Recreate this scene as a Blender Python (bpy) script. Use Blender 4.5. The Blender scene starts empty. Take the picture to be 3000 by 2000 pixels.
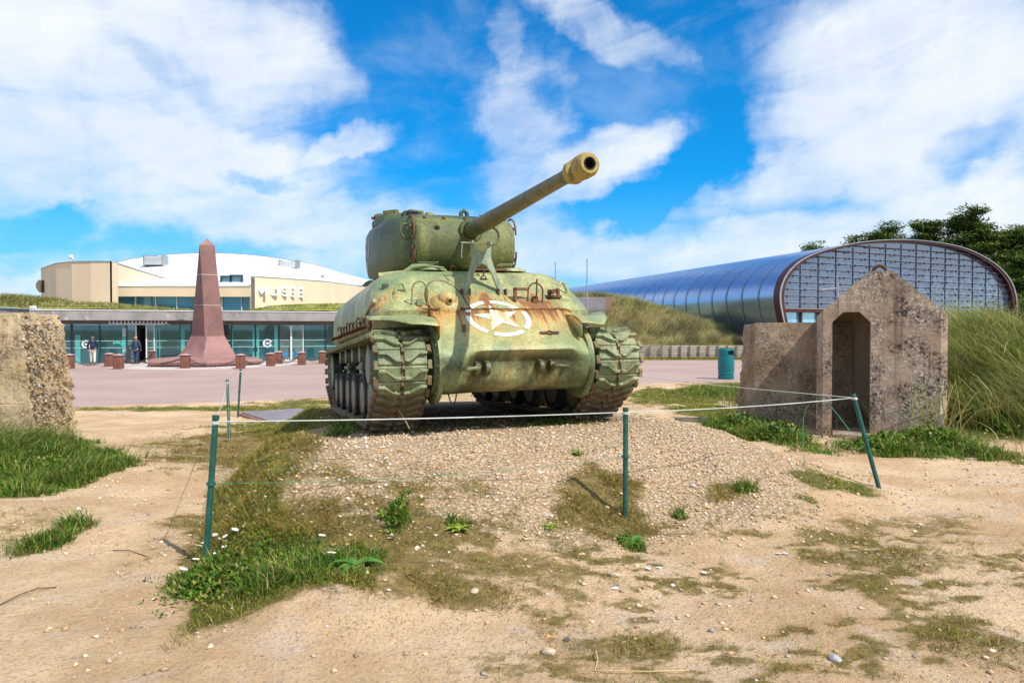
import bpy, bmesh, math, random
import numpy as np
from mathutils import Vector, Matrix
random.seed(7); RNG = np.random.default_rng(7)
PI = math.pi
S = bpy.context.scene
COL = S.collection

# ---------------------------------------------------------------- camera
FPX = 2100.0; CAMZ = 1.65; TILT = math.atan(35 / FPX)
cd = bpy.data.cameras.new('camera'); cam = bpy.data.objects.new('camera', cd); COL.objects.link(cam)
cd.sensor_width = 36; cd.lens = 36 * FPX / 3000; cd.clip_start = .05; cd.clip_end = 3000
cam.location = (0, 0, CAMZ); cam.rotation_euler = (PI / 2 - TILT, 0, 0)
S.camera = cam

# ---------------------------------------------------------------- node helper
class NT:
    def __init__(s, tree): s.t = tree; s.n = tree.nodes; s.l = tree.links
    def node(s, typ, **kw):
        n = s.n.new(typ)
        for k, v in kw.items(): setattr(n, k, v)
        return n
    def put(s, sock, v):
        if hasattr(v, 'is_output') or isinstance(v, bpy.types.NodeSocket): s.l.new(v, sock)
        elif isinstance(v, (tuple, list)) and len(v) == 3 and sock.type == 'RGBA': sock.default_value = (*v, 1)
        else: sock.default_value = v
    def m(s, op, a, b=0, c=0, clamp=False):
        n = s.node('ShaderNodeMath', operation=op, use_clamp=clamp)
        for i, v in enumerate((a, b, c)): s.put(n.inputs[i], v)
        return n.outputs[0]
    def mix(s, f, a, b, blend='MIX'):
        n = s.node('ShaderNodeMix', data_type='RGBA', blend_type=blend)
        s.put(n.inputs[0], f); s.put(n.inputs[6], a); s.put(n.inputs[7], b)
        return n.outputs[2]
    def ramp(s, v, lo, hi, a=0., b=1., smooth=True):
        n = s.node('ShaderNodeMapRange', interpolation_type='SMOOTHSTEP' if smooth else 'LINEAR')
        for i, q in enumerate((v, lo, hi, a, b)): s.put(n.inputs[i], q)
        return n.outputs[0]
    def vec(s, x, y, z):
        n = s.node('ShaderNodeCombineXYZ')
        for i, v in enumerate((x, y, z)): s.put(n.inputs[i], v)
        return n.outputs[0]
    def sep(s, v):
        n = s.node('ShaderNodeSeparateXYZ'); s.put(n.inputs[0], v); return n.outputs
    def noise(s, vec, scale, detail=4, rough=.55, dist=0., col=False):
        n = s.node('ShaderNodeTexNoise'); s.put(n.inputs['Vector'], vec)
        s.put(n.inputs['Scale'], scale); s.put(n.inputs['Detail'], detail); s.put(n.inputs['Roughness'], rough); s.put(n.inputs['Distortion'], dist)
        return n.outputs['Color' if col else 'Fac']
    def vor(s, vec, scale, out='Distance', feature='F1', rnd=1.):
        n = s.node('ShaderNodeTexVoronoi', feature=feature); s.put(n.inputs['Vector'], vec); s.put(n.inputs['Scale'], scale); s.put(n.inputs['Randomness'], rnd)
        return n.outputs[out]
    def vscale(s, v, sc):
        n = s.node('ShaderNodeVectorMath', operation='MULTIPLY'); s.put(n.inputs[0], v); n.inputs[1].default_value = sc; return n.outputs[0]
    def vadd(s, a, b):
        n = s.node('ShaderNodeVectorMath', operation='ADD'); s.put(n.inputs[0], a); s.put(n.inputs[1], b); return n.outputs[0]
    def bump(s, h, dist, strength=1.):
        n = s.node('ShaderNodeBump'); s.put(n.inputs['Height'], h); n.inputs['Distance'].default_value = dist; n.inputs['Strength'].default_value = strength
        return n.outputs[0]

# ---------------------------------------------------------------- world, sun, exposure
SUN = Vector((.63, -.53, 1.0)).normalized()
w = bpy.data.worlds.new('World'); S.world = w; w.use_nodes = True
T = NT(w.node_tree); T.n.clear()
sky = T.node('ShaderNodeTexSky', sky_type='NISHITA'); sky.sun_disc = False
sky.sun_elevation = math.asin(SUN.z); sky.sun_rotation = math.atan2(SUN.x, SUN.y)
sky.altitude = 0; sky.air_density = 1.0; sky.dust_density = .6; sky.ozone_density = 3.0
tc = T.node('ShaderNodeTexCoord'); dx, dy, dz = T.sep(tc.outputs['Generated'])
az = T.m('ARCTAN2', dx, dy)                      # azimuth east of the museum, radians
el = T.m('ARCTANGENT', T.m('DIVIDE', dz, T.m('SQRT', T.m('ADD', T.m('MULTIPLY', dx, dx), T.m('MULTIPLY', dy, dy)))))
SKYV = T.vec(az, el, 0)
wn = T.noise(SKYV, 4.5, 5, .6, col=True)
wv = T.node('ShaderNodeVectorMath', operation='MULTIPLY_ADD'); T.put(wv.inputs[0], wn); wv.inputs[1].default_value = (.24, .14, 0); 
sh = T.vadd(SKYV, (-.10, -.065, 0)); T.put(wv.inputs[2], sh); WP = T.sep(wv.outputs[0])
def ang(u, v):   # display pixel (2352 wide) of the photograph -> azimuth, elevation of the cloud
    U = u * 3000 / 2352 - 1500; V = v * 3000 / 2352
    a = math.atan(U / FPX); e = math.atan((965 - V) / math.hypot(FPX, U)); return a, e
def cloud(u, v, ru, rv, rot=0, wgt=1., soft=1.):
    a, e = ang(u, v); ru /= 1646; rv /= 1646
    c, s_ = math.cos(math.radians(rot)), math.sin(math.radians(rot))
    X = T.m('SUBTRACT', WP[0], a); Y = T.m('SUBTRACT', WP[1], e)
    p = T.m('DIVIDE', T.m('ADD', T.m('MULTIPLY', X, c), T.m('MULTIPLY', Y, s_)), ru)
    q = T.m('DIVIDE', T.m('SUBTRACT', T.m('MULTIPLY', Y, c), T.m('MULTIPLY', X, s_)), rv)
    d = T.m('SQRT', T.m('ADD', T.m('MULTIPLY', p, p), T.m('MULTIPLY', q, q)))
    return T.ramp(d, 1.25, .45, 0, wgt)
CLOUDS = [ (330, 110, 520, 200, 4, 1.0), (150, 330, 420, 120, -6, .85), (480, 350, 380, 95, -8, 1.), (820, 345, 150, 42, 22, .8), (600, 480, 480, 70, -3, .8),
 (1235, 300, 130, 190, 0, .62), (1290, 400, 200, 90, 10, .6), (1420, 370, 240, 72, 18, .85), (1225, 150, 50, 150, 4, .40), (1380, 40, 190, 50, -28, .6), (1480, 90, 140, 30, -40, .35),
 (2120, 190, 330, 260, -15, 1.05), (1960, 330, 330, 95, 25, .8), (2260, 440, 300, 120, -10, .95), (1800, 560, 420, 85, 8, .85), (1300, 560, 500, 90, 0, .75), (930, 560, 300, 70, 10, .6),
 (60, 610, 260, 70, 0, .7), (1560, 505, 300, 30, 12, .4), (900, 180, 220, 30, 20, .25)]
acc = None
for c in CLOUDS:
    v = cloud(*c); acc = v if acc is None else T.m('MAXIMUM', acc, v)
HOLES = [(60, 480, 170, 34, 6, .75), (650, 412, 110, 16, -4, .38), (1480, 470, 150, 34, 8, .7), (1640, 330, 90, 130, 10, .55), (2270, 330, 90, 40, 15, .45), (900, 90, 160, 130, -30, .5), (470, 190, 120, 40, -30, .25),(40, 560, 120, 20, 0, .3)]
for h in HOLES: acc = T.m('SUBTRACT', acc, cloud(*h))
fine = T.noise(T.vscale(SKYV, (1., 2.6, 1)), 4.5, 9, .68, 1.8)
wisp = T.noise(T.vscale(SKYV, (3.5, 1.3, 1)), 3.0, 7, .65, 2.0)
front = T.ramp(T.m('ABSOLUTE', az), 1.0, .8)      # the clouds mapped from the photo; elsewhere plain drifting cloud
fb = T.ramp(T.noise(SKYV, 2.0, 6, .6, .8), .36, .58, 0, .95)
front = T.m('MULTIPLY', front, T.ramp(el, .80, .60))
acc = T.m('ADD', T.m('MULTIPLY', acc, front), T.m('MULTIPLY', fb, T.m('SUBTRACT', 1, front)))
strk = T.noise(T.vec(T.m('ADD', T.m('MULTIPLY', az, 1.5), T.m('MULTIPLY', el, .9)), T.m('SUBTRACT', T.m('MULTIPLY', el, 6.5), T.m('MULTIPLY', az, 1.6)), 0), 2.6, 8, .66, .5)
dens = T.m('ADD', T.m('MULTIPLY', acc, .95), T.m('MULTIPLY', T.m('SUBTRACT', fine, .5), .42))
dens = T.m('ADD', dens, T.m('MULTIPLY', T.m('SUBTRACT', strk, .5), 1.05))
dens = T.m('ADD', dens, T.m('MULTIPLY', T.m('SUBTRACT', wisp, .5), .4))
veil = T.m('MULTIPLY', T.ramp(T.noise(T.vadd(T.vscale(SKYV, (1.6, 2.4, 1)), (2, 7, 0)), 2.6, 9, .62, .35), .46, .80), .34)
mask = T.m('MAXIMUM', T.ramp(dens, -.08, 1.12), veil)
low = T.ramp(el, .22, -.02)                       # paler air towards the horizon
blue = T.mix(1., sky.outputs[0], (.06, 1.22, 1.98), 'MULTIPLY')
blue = T.mix(T.m('MULTIPLY', low, .72), blue, (4.4, 7.2, 10.6))
shade = T.ramp(T.noise(T.vadd(T.vscale(SKYV, (1, 1.6, 1)), (.3, .05, 0)), 4, 5, .55), .35, .7)
white = T.mix(shade, (8.6, 9.6, 10.9), (10.7, 11.1, 11.6))
skyc = T.mix(T.m('MULTIPLY', mask, .97), blue, white)
bg = T.node('ShaderNodeBackground'); T.put(bg.inputs[0], skyc); bg.inputs[1].default_value = .085
out = T.node('ShaderNodeOutputWorld'); T.l.new(bg.outputs[0], out.inputs[0])
ld = bpy.data.lights.new('sun', 'SUN'); ld.energy = 4.7; ld.angle = math.radians(.55); ld.color = (1, .955, .88)
lo = bpy.data.objects.new('sun', ld); COL.objects.link(lo); lo.rotation_euler = SUN.to_track_quat('Z', 'Y').to_euler(); lo.location = (20, -20, 30)
S.view_settings.view_transform = 'Standard'; S.view_settings.look = 'None'; S.view_settings.gamma = 1; S.view_settings.exposure = 0.12
S.cycles.max_bounces = 6; S.cycles.transparent_max_bounces = 8; S.cycles.use_denoising = True
try: S.cycles.use_adaptive_sampling = True; S.cycles.adaptive_threshold = .02
except Exception: pass

# ---------------------------------------------------------------- picture <-> place
CT, ST = math.cos(TILT), math.sin(TILT)
def ray(u, v):
    a = (u - 1500) / FPX; b = (1000 - v) / FPX
    return Vector((a, CT + b * ST, -ST + b * CT))
def at(u, v, D):
    r = ray(u, v); t = D / r.y; return Vector((r.x * t, D, CAMZ + r.z * t))
def atz(u, v, z):
    r = ray(u, v); t = (z - CAMZ) / r.z; return Vector((r.x * t, r.y * t, z))
def zat(v, D): return at(1500, v, D).z
def xat(u, D): return (u - 1500) * D / FPX

# ---------------------------------------------------------------- numpy noise
_P = RNG.random((257, 257)).astype(np.float32)
def vnoise(x, y):
    x = np.asarray(x, float); y = np.asarray(y, float)
    xi = np.floor(x).astype(int); yi = np.floor(y).astype(int); fx = x - xi; fy = y - yi
    fx = fx * fx * (3 - 2 * fx); fy = fy * fy * (3 - 2 * fy); g = lambda i, j: _P[(i % 257), (j % 257)]
    return (g(xi, yi) * (1 - fx) + g(xi + 1, yi) * fx) * (1 - fy) + (g(xi, yi + 1) * (1 - fx) + g(xi + 1, yi + 1) * fx) * fy
def fbm(x, y, o=4, ga=.5):
    r = 0; a = 1; t = 0
    for k in range(o): r = r + a * vnoise(np.asarray(x) * 2 ** k + 17.3 * k, np.asarray(y) * 2 ** k + 5.1 * k); t += a; a *= ga
    return r / t
def sst(a, b, x):
    t = np.clip((np.asarray(x, float) - a) / (b - a), 0, 1); return t * t * (3 - 2 * t)

# ---------------------------------------------------------------- mesh builder
class MB:
    def __init__(s): s.v = []; s.f = []; s.mi = []
    def add(s, vs, fs, mi=0, M=None):
        o = len(s.v)
        s.v += [tuple(M @ Vector(p)) if M is not None else tuple(p) for p in vs]
        s.f += [tuple(o + i for i in f) for f in fs]; s.mi += [mi] * len(fs); return s
    def box(s, x0, x1, y0, y1, z0, z1, M=None, mi=0):
        return s.add([(x0, y0, z0), (x1, y0, z0), (x1, y1, z0), (x0, y1, z0), (x0, y0, z1), (x1, y0, z1), (x1, y1, z1), (x0, y1, z1)],
                     [(0, 3, 2, 1), (4, 5, 6, 7), (0, 1, 5, 4), (1, 2, 6, 5), (2, 3, 7, 6), (3, 0, 4, 7)], mi, M)
    def rings(s, rings, cap=True, mi=0, closed=True, M=None):
        n = len(rings[0]); vs = [p for r in rings for p in r]; fs = []
        for k in range(len(rings) - 1):
            for i in range(n if closed else n - 1):
                j = (i + 1) % n; fs.append((k * n + i, k * n + j, (k + 1) * n + j, (k + 1) * n + i))
        if cap: fs.append(tuple(range(n - 1, -1, -1))); fs.append(tuple((len(rings) - 1) * n + i for i in range(n)))
        return s.add(vs, fs, mi, M)
    def tube(s, pts, r, n=8, closed=False, mi=0, cap=True):
        pts = [Vector(p) for p in pts]; R = r if isinstance(r, (list, tuple)) else [r] * len(pts)
        rings = []; up = None
        for i, p in enumerate(pts):
            if closed: t = pts[(i + 1) % len(pts)] - pts[i - 1]
            else: t = pts[min(i + 1, len(pts) - 1)] - pts[max(i - 1, 0)]
            t.normalize()
            if up is None:
                up = Vector((0, 0, 1)) if abs(t.z) < .9 else Vector((1, 0, 0))
            a = (up - t * up.dot(t)).normalized(); b = t.cross(a); up = a
            rings.append([p + (a * math.cos(k * 2 * PI / n) + b * math.sin(k * 2 * PI / n)) * R[i] for k in range(n)])
        if closed: rings.append(rings[0]); cap = False
        return s.rings(rings, cap, mi)
    def cyl(s, a, b, r, r2=None, n=16, mi=0): return s.tube([a, b], [r, r if r2 is None else r2], n, mi=mi)
    def lathe(s, prof, n=24, M=None, mi=0, cap=True):      # prof: (x along axis, radius)
        return s.rings([[(x, r * math.cos(k * 2 * PI / n), r * math.sin(k * 2 * PI / n)) for k in range(n)] for x, r in prof], cap, mi, M=M)
    def prism(s, poly, axis, a, b, M=None, mi=0):          # poly in the two other axes
        def P(p, t): return {'x': (t, p[0], p[1]), 'y': (p[0], t, p[1]), 'z': (p[0], p[1], t)}[axis]
        return s.rings([[P(p, a) for p in poly], [P(p, b) for p in poly]], True, mi, M=M)
    def ball(s, c, r, n=12, m=8, mi=0, sc=(1, 1, 1)):
        rings = [[(c[0] + r * sc[0] * math.sin(t) * math.cos(k * 2 * PI / n), c[1] + r * sc[1] * math.sin(t) * math.sin(k * 2 * PI / n), c[2] + r * sc[2] * math.cos(t)) for k in range(n)] for t in [max(.02, min(PI - .02, PI * j / m)) for j in range(m + 1)]]
        return s.rings(rings, True, mi)
    def build(s, name, mats, parent=None, smooth=None, bevel=0, loc=None):
        me = bpy.data.meshes.new(name); me.from_pydata(s.v, [], s.f); me.update()
        mats = mats if isinstance(mats, (list, tuple)) else [mats]
        for m in mats: me.materials.append(m)
        if len(mats) > 1: me.polygons.foreach_set('material_index', s.mi)
        bm = bmesh.new(); bm.from_mesh(me); bmesh.ops.recalc_face_normals(bm, faces=bm.faces); bm.to_mesh(me); bm.free()
        o = bpy.data.objects.new(name, me); COL.objects.link(o)
        if parent: o.parent = parent
        if loc: o.location = loc
        if smooth is not None: me.shade_smooth(); me.set_sharp_from_angle(angle=math.radians(smooth))
        if bevel:
            b = o.modifiers.new('bevel', 'BEVEL'); b.width = bevel; b.segments = 2; b.limit_method = 'ANGLE'; b.angle_limit = math.radians(40)
        return o
def tag(o, label=None, cat=None, group=None, kind=None):
    if label: o['label'] = label
    if cat: o['category'] = cat
    if group: o['group'] = group
    if kind: o['kind'] = kind
    return o
def empty(name, loc=(0, 0, 0), rot=(0, 0, 0)):
    o = bpy.data.objects.new(name, None); COL.objects.link(o); o.location = loc; o.rotation_euler = rot; o.empty_display_size = .1; return o
def npmesh(name, V, F, mat, smooth=False, cols=None):     # V (n,3) F (m,k) numpy
    me = bpy.data.meshes.new(name); k = F.shape[1]
    me.vertices.add(len(V)); me.vertices.foreach_set('co', V.astype(np.float32).ravel())
    me.loops.add(F.size); me.loops.foreach_set('vertex_index', F.astype(np.int32).ravel())
    me.polygons.add(len(F)); me.polygons.foreach_set('loop_start', np.arange(0, F.size, k, dtype=np.int32)); me.polygons.foreach_set('loop_total', np.full(len(F), k, dtype=np.int32))
    me.update(calc_edges=True)
    if smooth: me.shade_smooth()
    for nm, c in (cols or {}).items():
        a = me.color_attributes.new(nm, 'FLOAT_COLOR', 'POINT'); a.data.foreach_set('color', c.astype(np.float32).ravel())
    me.materials.append(mat)
    o = bpy.data.objects.new(name, me); COL.objects.link(o); return o

# ---------------------------------------------------------------- materials
def newmat(name):
    m = bpy.data.materials.new(name); m.use_nodes = True; t = NT(m.node_tree); b = t.n['Principled BSDF']; return m, t, b
def pm(name, c1, c2=None, scale=3., rough=.7, metal=0., bump=0., bscale=None, spec=.5, detail=5, lo=.35, hi=.65, stretch=(1, 1, 1), c3=None, s3=20., t3=.62):
    m, t, b = newmat(name); v = t.vscale(t.node('ShaderNodeTexCoord').outputs['Object'], stretch)
    col = c1
    if c2: col = t.mix(t.ramp(t.noise(v, scale, detail), lo, hi), c1, c2)
    if c3: col = t.mix(t.ramp(t.noise(v, s3, 4), t3, t3 + .08), col, c3)
    t.put(b.inputs['Base Color'], col); b.inputs['Roughness'].default_value = rough; b.inputs['Metallic'].default_value = metal
    b.inputs['Specular IOR Level'].default_value = spec
    if bump: t.put(b.inputs['Normal'], t.bump(t.noise(v, bscale or scale * 6, 6), bump))
    return m
M = {}
M['dark'] = pm('dark_gap', (.012, .012, .012), rough=.9)
M['rope'] = pm('cord', (.62, .62, .58), (.45, .5, .42), 8, .8)
M['green_rope'] = pm('green_cord', (.06, .25, .14), rough=.6)
M['pole'] = pm('green_plastic_post', (.006, .065, .050), (.012, .11, .085), 6, .45, c3=(.35, .4, .36), s3=9, t3=.68)
M['bin'] = pm('bin_plastic', (.0, .17, .19), (.0, .14, .16), 3, .4)
M['white'] = pm('white_metal', (.78, .78, .78), (.7, .71, .72), 2, .5)
M['steel'] = pm('grey_steel', (.38, .40, .42), (.3, .32, .34), 4, .45, .4)
M['black'] = pm('black_iron', (.03, .03, .035), (.07, .05, .04), 8, .6)
M['cream'] = pm('cream_render', (.82, .64, .45), (.74, .565, .40), .35, .85, bump=.01, bscale=12, stretch=(1, 1, .25))
M['roofwhite'] = pm('white_roof_sheet', (.80, .82, .84), (.74, .76, .8), .3, .4)
M['fascia'] = pm('grey_concrete_fascia', (.34, .31, .29), (.24, .225, .21), 1.2, .85, bump=.01, stretch=(1, 1, .6), c3=(.42, .4, .38), s3=2.5, t3=.6)
M['lintel'] = pm('brown_concrete', (.20, .175, .15), (.15, .13, .115), 1, .9)
M['red_stone'] = pm('red_granite', (.235, .115, .098), (.17, .082, .072), .9, .75, bump=.012, bscale=25, c3=(.29, .15, .12), s3=14, t3=.56)
M['red_stone_pale'] = pm('pale_red_granite', (.35, .185, .16), (.27, .135, .12), 1.2, .75, bump=.012, bscale=25, c3=(.43, .23, .195), s3=12, t3=.56)
M['bollard'] = pm('bollard_wood', (.24, .095, .06), (.13, .05, .035), 5, .8, stretch=(3, 3, .5), c3=(.34, .16, .11), s3=20, t3=.6)
M['bollard_cap'] = pm('bollard_cap_stone', (.5, .3, .26), (.4, .22, .2), 6, .8)
M['timber'] = pm('weathered_timber', (.50, .42, .35), (.34, .27, .21), 2, .85, bump=.01, stretch=(.6, .6, 6))
M['frame'] = pm('dark_frame', (.03, .045, .06), rough=.4)
M['rail'] = pm('glass_rail', (.30, .48, .48), rough=.3)
M['letter'] = pm('sign_letter_metal', (.80, .83, .90), rough=.5)
M['seam'] = pm('cladding_seam', (.16, .19, .26), rough=.5)
M['rustbeam'] = pm('brown_steel', (.075, .016, .012), (.045, .012, .010), 2, .5)
def glassmat(name, col, refl=.55, rough=.03, alpha=None):
    m, t, b = newmat(name); g = t.node('ShaderNodeBsdfGlossy'); g.inputs['Roughness'].default_value = rough; g.inputs['Color'].default_value = (.45, .85, .92, 1)
    v = t.node('ShaderNodeTexCoord').outputs['Object']
    t.put(b.inputs['Base Color'], t.mix(t.ramp(t.noise(v, .5, 3), .4, .62), col, tuple(c * .45 for c in col))); b.inputs['Roughness'].default_value = .3
    mx = t.node('ShaderNodeMixShader'); mx.inputs[0].default_value = refl
    t.l.new(b.outputs[0], mx.inputs[1]); t.l.new(g.outputs[0], mx.inputs[2]); t.l.new(mx.outputs[0], t.n['Material Output'].inputs[0]); return m
M['glass'] = glassmat('teal_glass', (.010, .085, .10), .13)
M['glass_dark'] = glassmat('dark_teal_glass', (.008, .025, .03), .14)
M['glass_grey'] = glassmat('grey_glass', (.08, .13, .14), .20)
M['glass_blue'] = glassmat('blue_glass', (.012, .16, .33), .12)
M['film'] = pm('mint_film', (.09, .42, .38), (.06, .32, .3), 2, .4)

def concrete(name, c1, c2, dark, aggr=0., board=0., white=0., darkamt=1.):
    m, t, b = newmat(name); v = t.node('ShaderNodeTexCoord').outputs['Object']; x, y, z = t.sep(v)
    col = t.mix(t.ramp(t.noise(v, 1.6, 6, .6), .35, .65), c1, c2)
    st = t.noise(t.vscale(v, (9, 9, .7)), 1.0, 5, .6)
    blot = t.m('MULTIPLY', t.ramp(t.noise(v, 2.1, 7, .68), .40, .60), t.ramp(t.noise(v, 22, 8, .8), .42, .56))
    col = t.mix(t.m('MULTIPLY', blot, darkamt), col, dark)
    col = t.mix(t.m('MULTIPLY', t.ramp(st, .52, .70), .45 * darkamt), col, dark)
    if white:
        wl = t.m('MULTIPLY', t.ramp(t.noise(v, 24, 6, .8), .50, .60), t.ramp(t.noise(t.vscale(v, (1.8, 1.8, .8)), 1.7, 5), .42, .56)); col = t.mix(t.m('MULTIPLY', wl, white), col, (.60, .54, .48))
    h = t.m('ADD', t.m('MULTIPLY', t.noise(v, 30, 6, .7), .5), t.m('MULTIPLY', t.noise(v, 6, 4), .8))
    if aggr:
        vc = t.vor(v, 26, 'Color'); vd = t.vor(v, 26, 'Distance'); r, g, bb = t.sep(vc)
        zone = t.ramp(t.noise(t.vscale(v, (.7, .7, 3.2)), 1.5, 3), .46, .56)
        pk = t.m('MULTIPLY', t.m('MULTIPLY', t.ramp(r, .60, .66), t.ramp(vd, .42, .30)), zone)
        pc = t.mix(g, (.50, .30, .12), (.62, .58, .52)); col = t.mix(t.m('MULTIPLY', pk, aggr), col, pc); h = t.m('ADD', h, t.m('MULTIPLY', pk, .6))
    if board:
        bl = t.m('ABSOLUTE', t.m('SUBTRACT', t.m('FRACT', t.m('MULTIPLY', z if board > 0 else x, abs(board))), .5))
        ln = t.m('MULTIPLY', t.ramp(bl, .47, .5), t.ramp(t.noise(t.vscale(v, (1, 1, .3)), 3, 4), .4, .7)); col = t.mix(t.m('MULTIPLY', ln, .3), col, dark); h = t.m('SUBTRACT', h, t.m('MULTIPLY', ln, .35))
    t.put(b.inputs['Base Color'], col); b.inputs['Roughness'].default_value = .92; b.inputs['Specular IOR Level'].default_value = .25
    t.put(b.inputs['Normal'], t.bump(h, .03)); return m
M['shelter'] = concrete('shelter_concrete', (.36, .255, .185), (.46, .34, .255), (.05, .038, .037), board=-5.3, white=1., darkamt=1.15)
M['shelterin'] = pm('smooth_inner_concrete', (.50, .40, .30), (.38, .30, .22), 1.5, .9, stretch=(2, 2, .5), bump=.01)
M['blockr'] = concrete('block_concrete', (.33, .23, .155), (.42, .31, .21), (.08, .06, .045), aggr=.5, darkamt=.8, white=.6)
M['blockl'] = concrete('pebble_concrete', (.56, .40, .22), (.66, .50, .31), (.15, .10, .06), aggr=.9, board=2.1, darkamt=.8)
# ---------------------------------------------------------------- tank pose and terrain
TH = .340; TX, TY, TZ = -.038, 7.814, .583; TP, TR = .051, .011
FW = np.array([math.sin(TH), -math.cos(TH)]); LF = np.array([math.cos(TH), math.sin(TH)])
def interp(x, xs, ys): return np.interp(x, xs, ys)
def Hbase(X, Y):
    l = interp(Y, [-30, -18, -9, 8, 14, 19.5, 30, 60], [1.5, 1.3, 0, 0, -.19, -.45, -.51, -.51])
    r = interp(Y, [-30, -18, -9, 8, 14, 19.5, 30, 60], [1.5, 1.3, 0, 0, -.12, -.22, -.30, -.38])
    k = sst(-1, 8, X); return l * (1 - k) + r * k
def H(X, Y, fine=True):
    X = np.asarray(X, float); Y = np.asarray(Y, float)
    b = Hbase(X, Y); dx = X - TX; dy = Y - TY
    xt = dx * FW[0] + dy * FW[1]; yt = dx * LF[0] + dy * LF[1]
    kx = .5 + .5 * np.cos(PI * np.clip((xt - .30) / (2.6 + .4 * (vnoise(X * .8, 3.) - .5)), 0, 1)); kb = .5 + .5 * np.cos(PI * np.clip((-5.7 - xt) / 3.2, 0, 1))
    wob = .22 * (vnoise(xt * 1.1 + 5, 2.) - .5); yl = yt + wob - .8 * sst(-.3, -3.2, xt); kl = .14 * sst(-2.6, -1.7, yl) + .86 * sst(-3.02, -2.42, yl)
    kr = .5 + .5 * np.cos(PI * np.clip((yt - 1.75) / (2.1 + .3 * (vnoise(X * .7, Y * .7) - .5)), 0, 1)); k = (kx ** .9) * kb * kl * kr ** .9
    lip = .15 * kl * sst(3.75, 3.0, xt) * sst(.2, 1.6, xt) * (1 - sst(-2.0, .4, yt)); d = np.maximum(np.abs(yt) - 1.9, np.maximum(xt - .2, -5.8 - xt)) / 2
    pz = TZ + TP * np.clip(xt, -6, .6) + TR * np.clip(yt, -2, 2) - .015
    h = b + np.maximum(pz - b, 0) * k + lip
    rb = np.exp(-(((X - 10.6) / 3.0) ** 2 + ((Y - 15.5) / 3.2) ** 2)) * 1.55; h = h + rb * sst(5.6, 7.6, X)
    lb = np.exp(-(((X + 8.4) / 2.6) ** 2 + ((Y - 9.6) / 2.2) ** 2)) * .35; h = h + lb
    l2 = np.exp(-(((X + 4.6) / 1.1) ** 2 + ((Y - 5.9) / .7) ** 2)) * .20; h = h + l2
    if fine:
        n = (fbm(X * 1.3, Y * 1.3, 3) - .5) * .07 + (fbm(X * 6, Y * 6, 3) - .5) * .028
        ins = np.clip(1 - d * 4, 0, 1); h = h + n * (1 - .8 * ins) + .05 * (vnoise(X * 3, Y * 3) - .5) * np.clip(k * 3, 0, 1) * (1 - ins) * sst(40, 15, Y)
    return h
def G(u, v, off=0.):           # where the line of sight through a photo pixel meets the terrain
    r = ray(u, v); t = 1.5
    for _ in range(4000):
        x, y, z = r.x * t, r.y * t, CAMZ + r.z * t
        if z <= float(H(x, y)): break
        t += .02 + t * .002
    return Vector((x, y, float(H(x, y)) + off))
def HZ(x, y): return float(H(x, y))
EDGE = [(-60, 4), (-30, 12.5), (-11.8, 19.2), (-5.65, 22), (4.7, 25.9), (8.2, 25.9), (22, 26.2), (60, 27)]   # near edge of the plaza
ex, ey = zip(*EDGE)
def edgey(X): return np.interp(X, ex, ey) + .12 * (vnoise(np.asarray(X) * 1.7, 3.3) - .5)

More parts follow.
